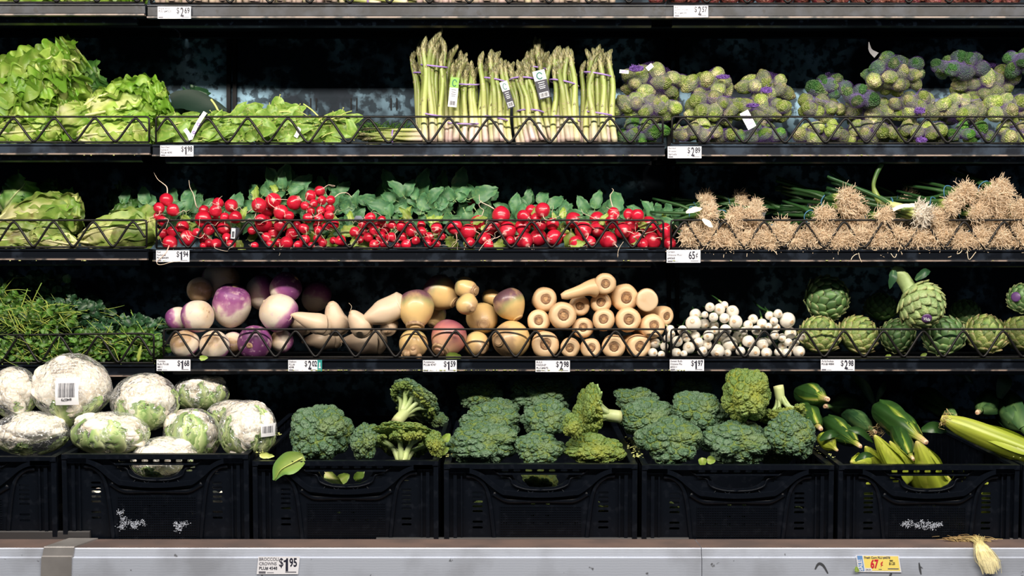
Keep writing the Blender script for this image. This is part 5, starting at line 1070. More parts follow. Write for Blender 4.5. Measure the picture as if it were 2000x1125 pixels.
# ---- spinach
SPL = [simple_leaf(1, .23, .22, .10, s + 30, .014).mesh('leaf', m_spin) for s in range(5)]
def spinach(label, cx, cy, hw, hh, y, n, ns, seed, lean=90):
    rg = random.Random(seed); c = P(cx, cy, y); c[2] = max(c[2], f2 + .01); t = thing('spinach_bunch', label, 'spinach', tuple(c), 'spinach bunches')
    for k in range(n):
        u = rg.uniform(-1, 1); v = rg.uniform(-1, 1) * math.sqrt(max(0, 1 - u * u * .7)); L = rg.uniform(34, 62)
        an = rg.gauss(lean, 38) * rg.choice([1, 1, -1]); a2 = math.radians(an)
        px = cx + u * hw - math.sin(a2) * L * .5; py = cy + v * hh + math.cos(a2) * L * .5
        yy = max(.012, y - .03 + (1 - v) * .022 - rg.random() * .015); z = P(px, py, yy); z[2] = max(z[2], f2 + .010)
        obj('leaf', SPL[rg.randrange(5)], t, tuple(z - c), Euler((rg.uniform(-.5, .35), a2, rg.uniform(-.6, .6))), L * K(y))
    ms = MB()
    for k in range(ns):
        p = P(cx + rg.uniform(-1, 1) * hw * .9, cy + rg.uniform(-1, .8) * hh, max(.01, y - .02 + rg.uniform(-.02, .02))); p[2] = max(p[2], f2 + .012); L = rg.uniform(.025, .06); an = rg.gauss(.05, .35) + (math.pi if rg.random() < .4 else 0); d = np.array([math.cos(an), rg.uniform(-.2, .2), math.sin(an)])
        V, F, tt = tube(spl([p, p + d * L * .5 + [0, 0, .003], p + d * L], 7), rg.uniform(.0012, .0022), 5); V[:, 2] = np.maximum(V[:, 2], f2 + .004); ms.add(V, F, tt, r=rg.random())
    obj('stems', ms.mesh('stems', m_spin_stem, c), t); return t, c
sp1 = spinach('spinach bunch at the shelf left end, holding a white twist tag', 372, 252, 62, 26, .05, 34, 9, 1)
sp2 = spinach('spinach bunch with broad dark leaves behind the wire left of centre', 470, 252, 50, 28, .05, 34, 5, 2)
sp3 = spinach('top spinach bunch with upturned rounded leaves, highest of the spinach', 520, 222, 52, 16, .09, 22, 2, 3, 80)
sp4 = spinach('spinach bunch low in the middle behind the wire with a white tag', 560, 254, 48, 26, .045, 34, 6, 4)
sp5 = spinach('rightmost spinach bunch with a spray of yellow stems', 640, 252, 46, 28, .05, 28, 26, 5)
def strip_tag(parent, c0, pts, wpx, marks=True):
    mb = MB()
    V, F, tt = leaf_grid([p - c0 for p in pts], (0, -1, .1), lambda s: wpx * K() / 2, 8, 3, 0, 1, 0, 1); mb.add(V, F)
    o = obj('twist_tag', mb.mesh('twist_tag', m_white), parent)
    if marks:
        mb = MB()
        for s in (.25, .55):
            p = pts[0] * (1 - s) + pts[-1] * s - c0 + [0, -.002, 0]; V, F, tt = tube([(p[0] + .003 * math.cos(a), p[1], p[2] + .003 * math.sin(a)) for a in np.linspace(0, 6.28, 14)], .0009, 4, False); mb.add(V, F)
        obj('round_mark', mb.mesh('round_mark', m_net), o)
t, c = sp1; strip_tag(t, c, [P(372, 272, -.006), P(384, 245, -.008), P(401, 219, -.006)], 8); strip_tag(t, c, [P(361, 252, -.007), P(368, 262, -.008), P(373, 273, -.008)], 8, False)
t, c = sp4; strip_tag(t, c, [P(577, 268, .004), P(582, 259, .004), P(585, 248, .006)], 8, False)
# ---- asparagus
SPM = []; TPM = []
for v in range(5):
    rg = np.random.RandomState(v + 70); n = 26; s = np.linspace(0, 1, n); ra = np.interp(s, [0, .02, .3, .7, .76, .84, .92, .97, 1], [.85, 1, .95, .78, .78, .80, .58, .30, .05]) * (1 + .02 * rg.normal(0, 1, n))
    pa = spl([(0, 0, 0), (rg.normal(0, .25), rg.normal(0, .25), 12), (rg.normal(0, .5), rg.normal(0, .5), 26), (rg.normal(0, .5), rg.normal(0, .5), 36), (rg.normal(0, .9), rg.normal(0, .9), 41)], n)
    V, F, t = tube(pa, ra, 9); mb = MB(); mb.add(V, F, np.clip(t + (.10, -.05, .14, .02, .07)[v] * (1 - t) + .03 * vnoise(V, .3, v), 0, 1), r=rg.rand()); mbs = mb
    mb = MB()
    for k in range(44):
        if k < 36: u = .74 + .25 * (k / 36) ** .85
        else: u = [.2, .32, .42, .5, .57, .63, .68, .71][k - 36]
        tgt = mb if k < 36 else mbs
        a = k * 2.4; i = u * (n - 1); p = pa[int(i)] + (pa[min(n - 1, int(i) + 1)] - pa[int(i)]) * (i - int(i)); rr = np.interp(u, s, ra)
        w_ = .40 * (1 - max(0, u - .8) * 1.6); h = 1.7 if k < 36 else 1.5; d = np.array([math.cos(a), math.sin(a), 0]); e = np.array([-math.sin(a), math.cos(a), 0]); up = np.array([0, 0, 1.0])
        q = p + d * rr * .95
        tgt.add([q - e * w_, q + e * w_, q + d * .16 + up * h * .5 + e * w_ * .8, q + d * (.08 if u < .9 else -.25 * rr) + up * h, q + d * .16 + up * h * .5 - e * w_ * .8, q - d * .3], [(0, 1, 2, 3, 4), (1, 0, 5), (3, 2, 1, 5), (0, 4, 3, 5)], np.array([0, 0, .5, 1, .5, 0]) if k < 36 else .82, r=rg.rand(), smooth=False)
    SPM.append(mbs.mesh('spear', m_spear)); TPM.append(mb.mesh('scales', m_tip))
def asp_bunch(label, bx, by, tx, ty, hw, y, bandpy, n=24, seed=0, group='standing asparagus bunches', dark=False, splay=1.0, simple=False):
    """foot (bx, by), tip (tx, ty), half width px"""
    rg = random.Random(seed); n = max(9, int(n * .88)); b = P(bx, by, y); e = P(tx, ty, y + .01); L = np.linalg.norm(e - b); rb = hw * K(y); ax = (e - b) / L
    t = thing('asparagus_bunch', label, 'asparagus', tuple(b), group, dir_eul(ax)); u = L / 41; r0 = rb / math.sqrt(n) * 1.02
    for k in range(n):
        a = k * 2.39996; rr = rb * math.sqrt((k + .3) / n) - r0 * .3; p0 = np.array([math.cos(a), math.sin(a)]) * rr; ln = rg.uniform(.82, 1.03) if k else 1.04
        spread = 1.10 * splay; q0 = p0 * spread + np.array([rg.gauss(0, .003), rg.gauss(0, .002)]); q1 = p0 * .98 + np.array([rg.gauss(0, .0035), rg.gauss(0, .0035)])
        tilt = (q1 - q0) / (L * ln); eul = Euler((-math.atan(tilt[1]), math.atan(tilt[0]), rg.uniform(0, 6.28)), 'ZYX')
        v = rg.randrange(5); sp = obj('spear', SPM[v], t, (q0[0], q0[1], 0), (-math.atan(tilt[1]), math.atan(tilt[0]), 0), (r0 * rg.uniform(.9, 1.12), r0, L * ln / 41))
        if not simple: obj('scales', TPM[v], sp)
    for bp in bandpy:
        zb = (by - bp) * K(y) / max(.3, ax[2]) if abs(ax[2]) > .3 else bp; q = rb * (1.02 if zb > .05 else 1.12); mb = MB()
        tl = rg.uniform(-.05, .05)
        V, F, tt = tube([(q * math.cos(a), q * math.sin(a), zb + q * .25 * math.cos(a + 1) + tl * q * math.cos(a)) for a in np.linspace(0, 2 * math.pi, 30)], .0021, 5, False); mb.add(V, F); obj('rubber_band', mb.mesh('rubber_band', m_band), t)
    return t, b, rb
asp_bunch('tallest asparagus bunch, leftmost of the upright front ones', 848, 279, 848, 70, 25, .052, (128, 224), 22, 1)
t2, b2, r2 = asp_bunch('short asparagus bunch with a green and white tag on its left side', 905, 280, 909, 120, 28, .058, (163, 240), 26, 2, splay=1.1)
t3_, b3, r3 = asp_bunch('asparagus bunch with a black and white tag slipped down its right side', 970, 280, 962, 108, 25, .055, (156, 232), 22, 3, splay=1.15)
asp_bunch('asparagus bunch leaning left with its feet splayed to the right', 1048, 280, 1017, 122, 28, .055, (158, 222), 28, 4, splay=1.15)
asp_bunch('asparagus bunch just left of the rightmost upright one', 1106, 280, 1098, 100, 28, .055, (162, 232), 24, 5, splay=1.15)
asp_bunch('rightmost upright asparagus bunch, next to the netted sprouts', 1172, 280, 1167, 98, 27, .055, (145, 222), 22, 6, splay=1.15)
t7, b7, r7 = asp_bunch('asparagus bunch standing behind the leaning one, with a black hanging tag', 1062, 280, 1048, 84, 24, .125, (135,), 20, 7)
asp_bunch('dim asparagus bunch half hidden behind the tallest one on its left', 838, 280, 820, 92, 18, .13, (145,), 14, 8)
asp_bunch('dark asparagus tips rising between the tallest bunch and the short one', 888, 280, 890, 100, 20, .14, (), 14, 9)
def asp_tag(t, b, px, py, w_, h_, an, y, kind):
    q = t.rotation_euler.to_matrix().inverted(); k = K(y); tl = Vector(t.location); c = Vector(tuple(P(px, py, y)))
    mb = MB(); V, F = box(-w_ * k / 2, w_ * k / 2, -.0003, .0003, -h_ * k / 2, h_ * k / 2); mb.add(V, F, smooth=False)
    o = obj('hang_tag', mb.mesh('hang_tag', m_white if kind == 'green' else m_ink), t, tuple(q @ (c - tl)), (q @ Euler((0, math.radians(an), 0)).to_matrix()).to_euler())
    mb = MB(); x = w_ * k / 2; z = h_ * k / 2
    mb.add(*box(-x, x, -.0007, -.0004, z * .30, z * 1.0), smooth=False); obj('tag_panel', mb.mesh('tag_panel', MAT('tag_green', (0.20, 0.42, 0.05), rough=.4) if kind == 'green' else m_white), o)
    mb = MB(); V, F, tt = tube([(x * .45 * math.cos(a), -.0012, z * .62 + z * .22 * math.sin(a)) for a in np.linspace(.3, 5.6, 14)], x * .10, 4, False); mb.add(V, F); obj('emblem', mb.mesh('emblem', MAT('tag_teal', (0.03, 0.20, 0.15), rough=.4)), o)
    mb = MB()
    for j, zz in enumerate((.15, .0, -.14, -.26)): mb.add(*box(-x * (.55 - .1 * (j % 2)), x * (.55 - .1 * (j % 2)), -.0009, -.0005, z * zz - z * .022, z * zz + z * .022), smooth=False)
    obj('print_lines', mb.mesh('print_lines', m_grey_ink if kind == 'green' else m_white), o)
    mb = MB(); mb.add(*box(-x * .75, x * .75, -.0007, -.0004, -z * .92, -z * .55), smooth=False); bp_ = obj('barcode_panel', mb.mesh('barcode_panel', m_white), o); barcode(bp_, -x * .65, x * .65, -z * .88, -z * .6, -.0008, 3)
asp_tag(t7, b7, 1058, 165, 24, 56, -14, .024, 'black'); asp_tag(t2, b2, 886, 180, 17, 58, 6, .010, 'green'); asp_tag(t3_, b3, 991, 185, 15, 54, -18, .018, 'black')
# lying bunch
t, b, r_ = asp_bunch('asparagus bunch lying flat with its tips to the left', 828, 268, 700, 267, 13, .05, (), 16, 12, 'lying asparagus bunches')
for s_ in (.075,):
    mb = MB(); q = 13 * K(.05) * 1.1; V, F, tt = tube([(q * math.cos(a), q * math.sin(a), s_) for a in np.linspace(0, 2 * math.pi, 26)], .0022, 5, False); mb.add(V, F); obj('rubber_band', mb.mesh('rubber_band', m_band), t)
for k in range(3): pass
rgx = random.Random(5); mb = MB(); c = P(745, 245, .16)      # wispy greens behind the lying bunch
for k in range(150):
    p = P(rgx.uniform(700, 790), 272, .16 + rgx.uniform(-.03, .03)); L = rgx.uniform(.02, .06); an = rgx.gauss(0, .7); V, F, tt = tube(spl([p, p + [math.sin(an) * L * .5, 0, L * .6], p + [math.sin(an) * L, -.01, L * .8]], 6), np.linspace(.0018, .0005, 6), 4); mb.add(V, F, tt, r=rgx.random())
tag(obj('wispy_greens', mb.mesh('wispy_greens', m_herb, c), None, tuple(c)), 'dark feathery greens standing behind the lying asparagus bunch', 'greens')
# ---- netted sprouts
SPR = {}
for nm, m_ in (('y', m_sprout), ('g', m_sprout_g), ('d', m_sprout_d)):
    for v in range(4):
        V, F = ico(4); V = V.copy(); rg = np.random.RandomState(v + 5); rid = np.zeros(len(V))
        for k in range(9):       # wrapped outer leaves: each lifts a patch with a sharp margin
            ctr = rg.normal(0, 1, 3); ctr[2] = abs(ctr[2]) * .3 + .1; ctr /= np.linalg.norm(ctr); d = V @ ctr; rid += np.clip((d - .55 + .06 * vnoise(V, 3, k)) * 30, 0, 1) * .035
        V = V * (1 + rid + .04 * vnoise(V, 2.2, v))[:, None]; V[:, 2] *= 1.14; z = V[:, 2]; V[:, 2] = np.where(z < -.85, z * 1.12, z); V[z < -.9, :2] *= .8
        t = (V[:, 2] - V[:, 2].min()) / np.ptp(V[:, 2]); mb = MB(); mb.add(V, F, np.clip(t + .1 * vnoise(V, 3, v + 2), 0, 1), r=rg.rand()); SPR[(nm, v)] = mb.mesh('sprout', m_)
def net_mesh(sph, c, seed, ext=(1, 1, 1)):
    D, F = ico(4); D = D * ext; D = D / np.linalg.norm(D, axis=1)[:, None]; rad = np.zeros(len(D))
    for (o, r) in sph:
        b = D @ (o - c); q = b * b - ((o - c) @ (o - c)) + r * r; rad = np.maximum(rad, np.where(q > 0, b + np.sqrt(np.maximum(q, 0)), 0))
    E_ = set()
    for a, b, c_ in F:
        for e in ((a, b), (b, c_), (c_, a)): E_.add((min(e), max(e)))
    E_ = np.array(sorted(E_)); rad = np.where(rad <= 0, np.median(rad), rad)
    for _ in range(4):          # drape: pull valleys out, never into a sprout
        s = np.zeros(len(D)); n_ = np.zeros(len(D)); np.add.at(s, E_[:, 0], rad[E_[:, 1]]); np.add.at(s, E_[:, 1], rad[E_[:, 0]]); np.add.at(n_, E_[:, 0], 1); np.add.at(n_, E_[:, 1], 1)
        rad = np.maximum(rad, s / n_)
    rad = rad * 1.012 + .0008; V = D * rad[:, None]
    keep = E_[D[E_[:, 0], 1] < .35]
    a, b = V[keep[:, 0]], V[keep[:, 1]]; m_ = (a + b) / 2; t = b - a; nn = m_ / np.linalg.norm(m_, axis=1)[:, None]; s = np.cross(t, nn); s /= np.linalg.norm(s, axis=1)[:, None] + 1e-9; s *= .00007
    VV = np.stack([a - s, a + s, b + s, b - s], 1).reshape(-1, 3); VV[:, 2] = np.maximum(VV[:, 2] + c[2], f2 + .001) - c[2]
    mb = MB(); mb.add(VV, [(4 * i, 4 * i + 1, 4 * i + 2, 4 * i + 3) for i in range(len(keep))]); return mb.mesh('net', m_net)
pl2 = Pile(F2z, .004)
def sprout_bag(label, cx, cy, hw, hh, kind, seed, rpx=15, y=None, tight=.62):
    hw *= 1.12; hh *= 1.18
    rg = random.Random(seed); c, a, b = pl2.put(cx, cy, hw, hh, y=y, tight=tight)
    hd = (a + b) / 2 * .9; t = thing('sprout_net', label, 'brussels sprouts', tuple(c), 'netted brussels sprouts'); r = rpx * K(c[1]); sph = []
    A_, B_, C_ = max(.001, a - r * .8), max(.001, hd - r), max(.001, b - r * .7)
    n = 0
    for tr in range(2600):      # loosely packed just under the skin of the bag
        u = rg.uniform(-1, 1); ph = rg.uniform(0, 6.283); s = math.sqrt(1 - u * u); p = np.array([A_ * u, B_ * s * math.sin(ph), C_ * s * math.cos(ph)]) * rg.uniform(.55, 1.0)
        rr = r * rg.uniform(.82, 1.2); p = p + c; p[2] = max(p[2], f2 + rr * 1.0); p[1] = min(max(p[1], rr + .004), WALLY - rr)
        if all(np.linalg.norm(p - o) > (rr + ro) * .80 for o, ro in sph): sph.append((p, rr))
        if len(sph) > 75: break
    for j, (p, rr) in enumerate(sph):
        kd = kind if kind != 'm' else ('d' if p[2] > c[2] else 'y')  # mixed nets take the shaded copy on their upper half
        obj('sprout', SPR[(kd, rg.randrange(4))], t, tuple(p - c), (rg.uniform(0, 6.3), rg.uniform(0, 6.3), rg.uniform(0, 6.3)), (rr / 1.12, rr / 1.12, rr / 1.12 * rg.uniform(1.0, 1.35)))
    obj('net', net_mesh(sph, c, seed, (a, hd, b)), t); return t, c, a, b
BAG = [(1252, 258, 50, 22, 'g', 'bright green sprouts behind the wire next to the last asparagus bunch'), (1375, 262, 60, 22, 'y', 'sprout net above the price tag in the right bay, large pale sprouts'), (1490, 264, 56, 20, 'g', 'bright green sprout net behind the wire, second from the bay end'), (1602, 262, 54, 22, 'y', 'sprout net low behind the wire, left of the bunched purple netting'),
       (1700, 262, 52, 23, 'y', 'sprout net just left of the bunched purple netting behind the wire'), (1800, 262, 54, 23, 'y', 'sprout net with a wad of purple netting at its bottom, behind the wire'), (1898, 262, 52, 22, 'g', 'greener sprout net low behind the wire with yellowed leaf bits'), (1988, 262, 44, 22, 'y', 'sprout net low at the right frame edge behind the wire'),
       (1262, 210, 66, 26, 'y', 'speckled sprout net right beside the asparagus, under the one with the label'), (1395, 210, 58, 30, 'y', 'sprout net in the middle layer, first in the right bay'), (1488, 215, 58, 28, 'y', 'sprout net in the middle layer carrying a white paper tag'), (1600, 212, 50, 28, 'y', 'sprout net in the middle layer with small even sprouts'),
       (1700, 220, 58, 27, 'y', 'sprout net in the middle layer right of the small even one'), (1790, 208, 58, 28, 'y', 'sprout net with long pale sprouts in the middle layer, purple net showing'), (1880, 214, 58, 28, 'y', 'sprout net in the middle layer, second from the right edge'), (1968, 214, 46, 28, 'y', 'sprout net in the middle layer at the right frame edge'),
       (1275, 162, 62, 37, 'y', 'topmost sprout net by the asparagus, purple mesh and white label on top'), (1388, 165, 54, 28, 'y', 'upper sprout net just right of the bay divider'), (1497, 172, 52, 28, 'y', 'upper sprout net with purple mesh gathered on its front'), (1925, 165, 66, 32, 'y', 'upper sprout net near the right edge, yellowish and well lit'),
       (1745, 145, 60, 38, 'm', 'sprout net with shaded top standing high at the back'), (1618, 170, 46, 22, 'd', 'unlit sprout net at the back behind the small even one'), (1880, 130, 58, 26, 'd', 'unlit sprout net at the back between two high ones'), (1990, 118, 30, 28, 'd', 'dark sprout net high in the right corner'), (1680, 190, 34, 22, 'd', 'small dark sprout net behind the middle layer')]
bags = {}
for i, (cx, cy, hw, hh, kd, lb) in enumerate(BAG): bags[i] = sprout_bag(lb, cx, cy, hw, hh, kd, 100 + i, rpx=15 if kd != 'g' else 13.5)
def wad(i, px, py, w_, h_, lbl=None):
    """gathered netting: a dense crumple of threads"""
    t, c, a, b = bags[i]; rg = random.Random(px); mb = MB(); y = max(.004, c[1] - (a + b) / 2 - .004)
    for k in range(260):
        p = P(px + max(-.5, min(.5, rg.gauss(0, .3))) * w_, py + rg.gauss(0, h_ * .32), y + rg.uniform(-.004, .008)); pts = [p]
        d = np.array([rg.gauss(0, 1), rg.gauss(0, .4), rg.gauss(0, .6)])
        for m_ in range(3):
            d = d + np.array([rg.gauss(0, .8), rg.gauss(0, .3), rg.gauss(0, .8)]); q_ = pts[-1] + d / np.linalg.norm(d) * .004 - P(px, py, y); q_[0] = max(-w_ * K() * .55, min(w_ * K() * .55, q_[0])); lim_ = h_ * K() * .6 * math.sqrt(max(.05, 1 - (q_[0] / (w_ * K() * .56)) ** 2)); q_[2] = max(-lim_, min(lim_, q_[2])); pts.append(q_ + P(px, py, y))
        V, F, tt = tube(pts, .0005, 3, False); mb.add(V, F)
    obj('gathered_net', mb.mesh('gathered_net', m_net, c), t)
wad(16, 1243, 134, 26, 9); wad(5, 1800, 274, 18, 9); wad(13, 1797, 216, 18, 9); wad(18, 1497, 176, 20, 10); wad(10, 1470, 206, 22, 6); wad(17, 1412, 150, 24, 6)
def bag_label(i, px, py, w_, h_, an, y):
    t, c, a, b = bags[i]; k = K(y); mb = MB(); mb.add(*box(-w_ * k / 2, w_ * k / 2, -.0003, .0003, -h_ * k / 2, h_ * k / 2), smooth=False)
    o = obj('paper_label', mb.mesh('paper_label', m_white), t, tuple(P(px, py, y) - c), (0, math.radians(an), 0)); mb = MB()
    for j in range(3): mb.add(*box(-w_ * k * .3, w_ * k * .3, -.0007, -.0003, (j - 1) * h_ * k * .25 - .0005, (j - 1) * h_ * k * .25 + .0005), smooth=False)
    obj('print_lines', mb.mesh('print_lines', m_net), o)
t, c, a, b = bags[10]; bag_label(10, 1461, 234, 18, 36, -28, .004)
t, c, a, b = bags[16]; bag_label(16, 1219, 140, 18, 7, 5, c[1] - .07); bag_label(16, 1269, 131, 9, 14, 50, c[1] - .06)
t, c, a, b = bags[20]
mb = MB(); V, F, tt = leaf_grid([P(1712, 108, c[1] - .02) - c, P(1700, 98, c[1] - .015) - c, P(1697, 82, c[1] - .01) - c], (0, -1, 0), lambda s: .008 * (1 - s * .9), 6, 3, 0, 1, 0, 1); mb.add(V, F); obj('label_end', mb.mesh('label_end', MAT('clear_grey_label', (0.12, 0.12, 0.13), rough=.4)), t)
# ================================================================== top shelf, only its lowest part is in view
f1 = FLOORZ[0]; G1 = 'asparagus feet on the top shelf'
for i, px in enumerate([338, 392, 446, 500, 554, 606, 648, 850, 905, 960, 1012, 1064, 1118, 1172]):
    asp_bunch(f'asparagus bunch cut by the upper frame edge, {ORD[i]} standing one from the left', px, 9, px, -190, 26, .045, (), 16, 30 + i, G1, splay=1.1, simple=True)
for i, px in enumerate([700, 752, 800]):
    t, b, r_ = asp_bunch('asparagus bunch lying slanted on the top shelf, ' + ['leftmost of three', 'middle of three', 'rightmost of three'][i], px + 46, 0, px - 90, -16 - 5 * i, 15, .045, (), 12, 50 + i, 'lying asparagus bunches on the top shelf', simple=True)
    mb = MB(); q = 15 * K(.05) * 1.15; V, F, tt = tube([(q * math.cos(a), q * math.sin(a), .03) for a in np.linspace(0, 2 * math.pi, 26)], .0024, 5, False); mb.add(V, F); obj('rubber_band', mb.mesh('rubber_band', m_band), t)
head('leaf_lettuce', 'leaf lettuce bottom on the top shelf at the left frame corner', 'lettuce', G, (-40, -16), (140, -12), 30, 11, m_lett, .05, .05, 41, floorz=f1)
head('leaf_lettuce', 'leaf lettuce bottom on the top shelf next to the asparagus feet', 'lettuce', G, (120, -16), (285, -10), 30, 11, m_lett, .05, .05, 42, floorz=f1)
pl1 = Pile(lambda y: f1, .006)
BEE = [1284, 1322, 1352, 1388, 1424, 1458, 1494, 1530, 1566, 1604, 1640, 1678, 1716, 1752, 1790, 1826, 1862, 1898, 1936, 1972]
BT = blob([(.02, -1.7), (.07, -1.4), (.2, -1.12), (.6, -.86), (.95, -.35), (1, .1), (.85, .55), (.5, .85), (.2, .95), (.12, 1.2), (.02, 1.3)], 24, .05, 1.5, 4, 28); mb = MB(); mb.add(*BT); beetm = mb.mesh('root', m_beet)
mb = MB()
for k in range(6): V, F, tt = tube(spl([(0, 0, .9), (R.uniform(-.3, .3), R.uniform(-.3, .3), 1.6), (R.uniform(-.8, .8), R.uniform(-.8, .8), 3)], 8), .09, 6); mb.add(V, F, tt)
beets = mb.mesh('stems', MAT('beet_stem', (0.22, 0.01, 0.05), rough=.35))
for i, px in enumerate(BEE):
    c, a, b = pl1.put(px, -9 + (px - 1300) * .007, 20, 20); t = thing('beet', f'dark red beet cut by the upper frame edge, {ORD[i]} from the left', 'beet', tuple(c), 'beets with tops', dir_eul((R.gauss(0, .6), .9, R.uniform(.1, .8)), R.uniform(0, 6)))
    obj('root', beetm, t, scale=a); obj('stems', beets, t, scale=a)
# ================================================================== crates: cauliflower, broccoli, corn
zbase = lambda y: P(0, 903, CY)[2] - CH + (y - CY) * math.tan(CT) + .004
plc = Pile(zbase, CY + .006, .30)
BRO = [floret(s, 6, lo, mi, sq=1, amp2=a2) for s, lo, mi, a2 in ((1, 14, 110, .085), (2, 18, 130, .08), (3, 11, 100, .09), (4, 22, 120, .08))]
bro_m = {}
for k, (V, F, t) in enumerate(BRO):
    mb = MB(); mb.add(V, F, t, r=.5)
    for nm, m_ in (('b', m_broc), ('y', m_broc_y)): bro_m[(k, nm)] = mb.mesh('crown', m_)
def branch_mesh(seed, cut=True, n=7, spread=.62, L=1.0):
    """broccoli stalk: trunk along -z from the crown, branches fan up into it; unit radius"""
    rg = np.random.RandomState(seed); mb = MB(); V, F, t = tube([(0, 0, -1.05 * L), (0.01, 0, -.9 * L), (0, .02, -.55), (0, 0, -.30)], [.21, .215, .20, .22], 14); V = V + vnoise(V, 6, seed)[:, None] * .02; mb.add(V, F, .02 + .3 * t, r=.5)
    for k in range(n):
        a = 6.283 * k / n + rg.uniform(-.2, .2); s = spread * rg.uniform(.8, 1.15); e = np.array([math.cos(a) * s, math.sin(a) * s, rg.uniform(-.02, .22)])
        V, F, t = tube(spl([(math.cos(a) * .08, math.sin(a) * .08, -.62), e * .45 + [0, 0, -.26], e * .8 + [0, 0, -.1], e], 10), np.interp(np.linspace(0, 1, 10), [0, .5, 1], [.10, .08, .065]), 8); mb.add(V, F, .25 + .6 * t, r=rg.rand())
        for j in range(3):
            b = a + rg.uniform(-.5, .5); q0 = e * .6 + [0, 0, -.15]; q1 = np.array([math.cos(b) * s * 1.3, math.sin(b) * s * 1.3, rg.uniform(-.02, .15)]); V, F, t = tube(spl([q0, (q0 + q1) / 2 + [0, 0, -.03], q1], 7), np.linspace(.05, .03, 7), 6); mb.add(V, F, .5 + .5 * t, r=rg.rand())
    return mb.mesh('stalk', m_bstem)
stk = [branch_mesh(1), branch_mesh(2, n=9, spread=.7), branch_mesh(3, n=6)]
def under_mesh(seed, n=46):
    """knobbly floret rim seen from below: ring of small bud domes"""
    rg = np.random.RandomState(seed); V0, F0, t0 = floret(seed + 60, 3, 8, 30); mb = MB()
    for k in range(n):
        a = 2.39996 * k; s = .60 + .30 * ((k * 7) % n) / n; z = -.02 + .16 * (1 - s) + rg.uniform(-.05, .08); sc = rg.uniform(.13, .19); mb.add(V0 @ rotm((rg.uniform(0, 6),) * 3).T * sc + [math.cos(a) * s, math.sin(a) * s, z], F0, t0, r=rg.rand())
    return mb
um = under_mesh(1); um_b = um.mesh('florets', m_broc_y)
#  px, py, rx, rz, axis (crown direction), kind, stalk?, label
BR = [(628, 843, 60, 56, (.05, -.75, .6), 'b', 0, 0, 'large dark blue green broccoli crown, leftmost, beside the wrapped cauliflower'),
 (713, 862, 31, 35, (-.2, -.6, .7), 'b', 1, 0, 'small broccoli crown between the large leftmost one and the sliced looking one'),
 (787, 860, 56, 33, (.0, .50, .85), 'y', 0, 2, 'broccoli seen from its side with pale branching stalks facing out'),
 (850, 866, 19, 27, (.3, -.5, .7), 'y', 2, 0, 'brownish little broccoli piece at the right rim of its crate'),
 (942, 866, 72, 40, (-.1, -.7, .65), 'b', 1, 0, 'broad two lobed broccoli crown at the front left of the centre crate'),
 (1051, 876, 52, 32, (.0, -.5, .8), 'b', 3, 0, 'low greyish broccoli crown at the front middle of the centre crate'),
 (1158, 878, 62, 31, (.1, -.5, .8), 'y', 0, 0, 'low speckled broccoli crown at the front right of the centre crate'),
 (1310, 860, 66, 46, (-.15, -.75, .6), 'b', 2, 0, 'broccoli crown spilling over the front rim above a bare crate corner'),
 (1436, 864, 67, 42, (.05, -.7, .65), 'b', 1, 0, 'wide rounded greyish broccoli crown in the middle of its front row'),
 (1545, 848, 52, 46, (.35, -.75, .45), 'b', 3, 0, 'broccoli crown with yellow patches leaning right toward the corn'),
 (1515, 893, 32, 15, (.0, -.5, .8), 'b', 0, 0, 'low broccoli crown mostly below the rim next to the corn crate'),
 (958, 822, 58, 34, (.1, -.6, .7), 'b', 2, 0, 'broccoli crown resting behind the two lobed one'),
 (1066, 820, 50, 38, (.0, -.7, .6), 'b', 3, 0, 'round knobbly broccoli crown in the middle of the centre crate'),
 (1118, 832, 20, 26, (.3, -.6, .6), 'y', 1, 0, 'small brownish broccoli lobe tucked right of the round knobbly one'),
 (1262, 818, 56, 40, (-.1, -.7, .6), 'b', 0, 0, 'broccoli crown directly right of the pale upturned stalk'),
 (1362, 802, 60, 40, (.1, -.7, .65), 'b', 2, 0, 'broccoli crown in the second row with a yellow tuft on its left'),
 (1157, 806, 35, 55, (-.85, -.25, .15), 'y', 0, 1, 'tall broccoli lying on its side with a thick pale stalk pointing right'),
 (1457, 772, 48, 50, (-.1, -.8, .5), 'y', 1, 0, 'topmost broccoli crown under the price tag for sweet bulb onions'),
 (1524, 788, 33, 32, (.15, -.1, -1), 'y', 3, 3, 'upside down broccoli with its cut stalk pointing up, beside the corn'),
 (803, 788, 44, 44, (.42, .55, .55), 'b', 3, 4, 'broccoli lying on top with its cut stalk toward the lower left'),
 (980, 797, 33, 20, (.2, -.4, .8), 'b', 0, 0, 'dim broccoli crown behind the left part of the centre crate'),
 (938, 768, 44, 30, (-.1, -.4, .8), 'b', 1, 0, 'dark broccoli crown at the back left of the centre crate'),
 (1062, 770, 62, 36, (.0, -.5, .8), 'b', 3, 0, 'wide unlit broccoli crown at the back of the centre crate'),
 (1240, 778, 46, 25, (.1, -.5, .8), 'b', 2, 0, 'broccoli crown behind the one right of the pale upturned stalk'),
 (1352, 760, 38, 22, (.0, -.4, .8), 'b', 0, 0, 'rearmost broccoli crown with only its dark top lit, right of centre'),
 (855, 820, 20, 16, (.0, -.4, .8), 'b', 1, 0, 'dark broccoli crown low between the two crates behind')]
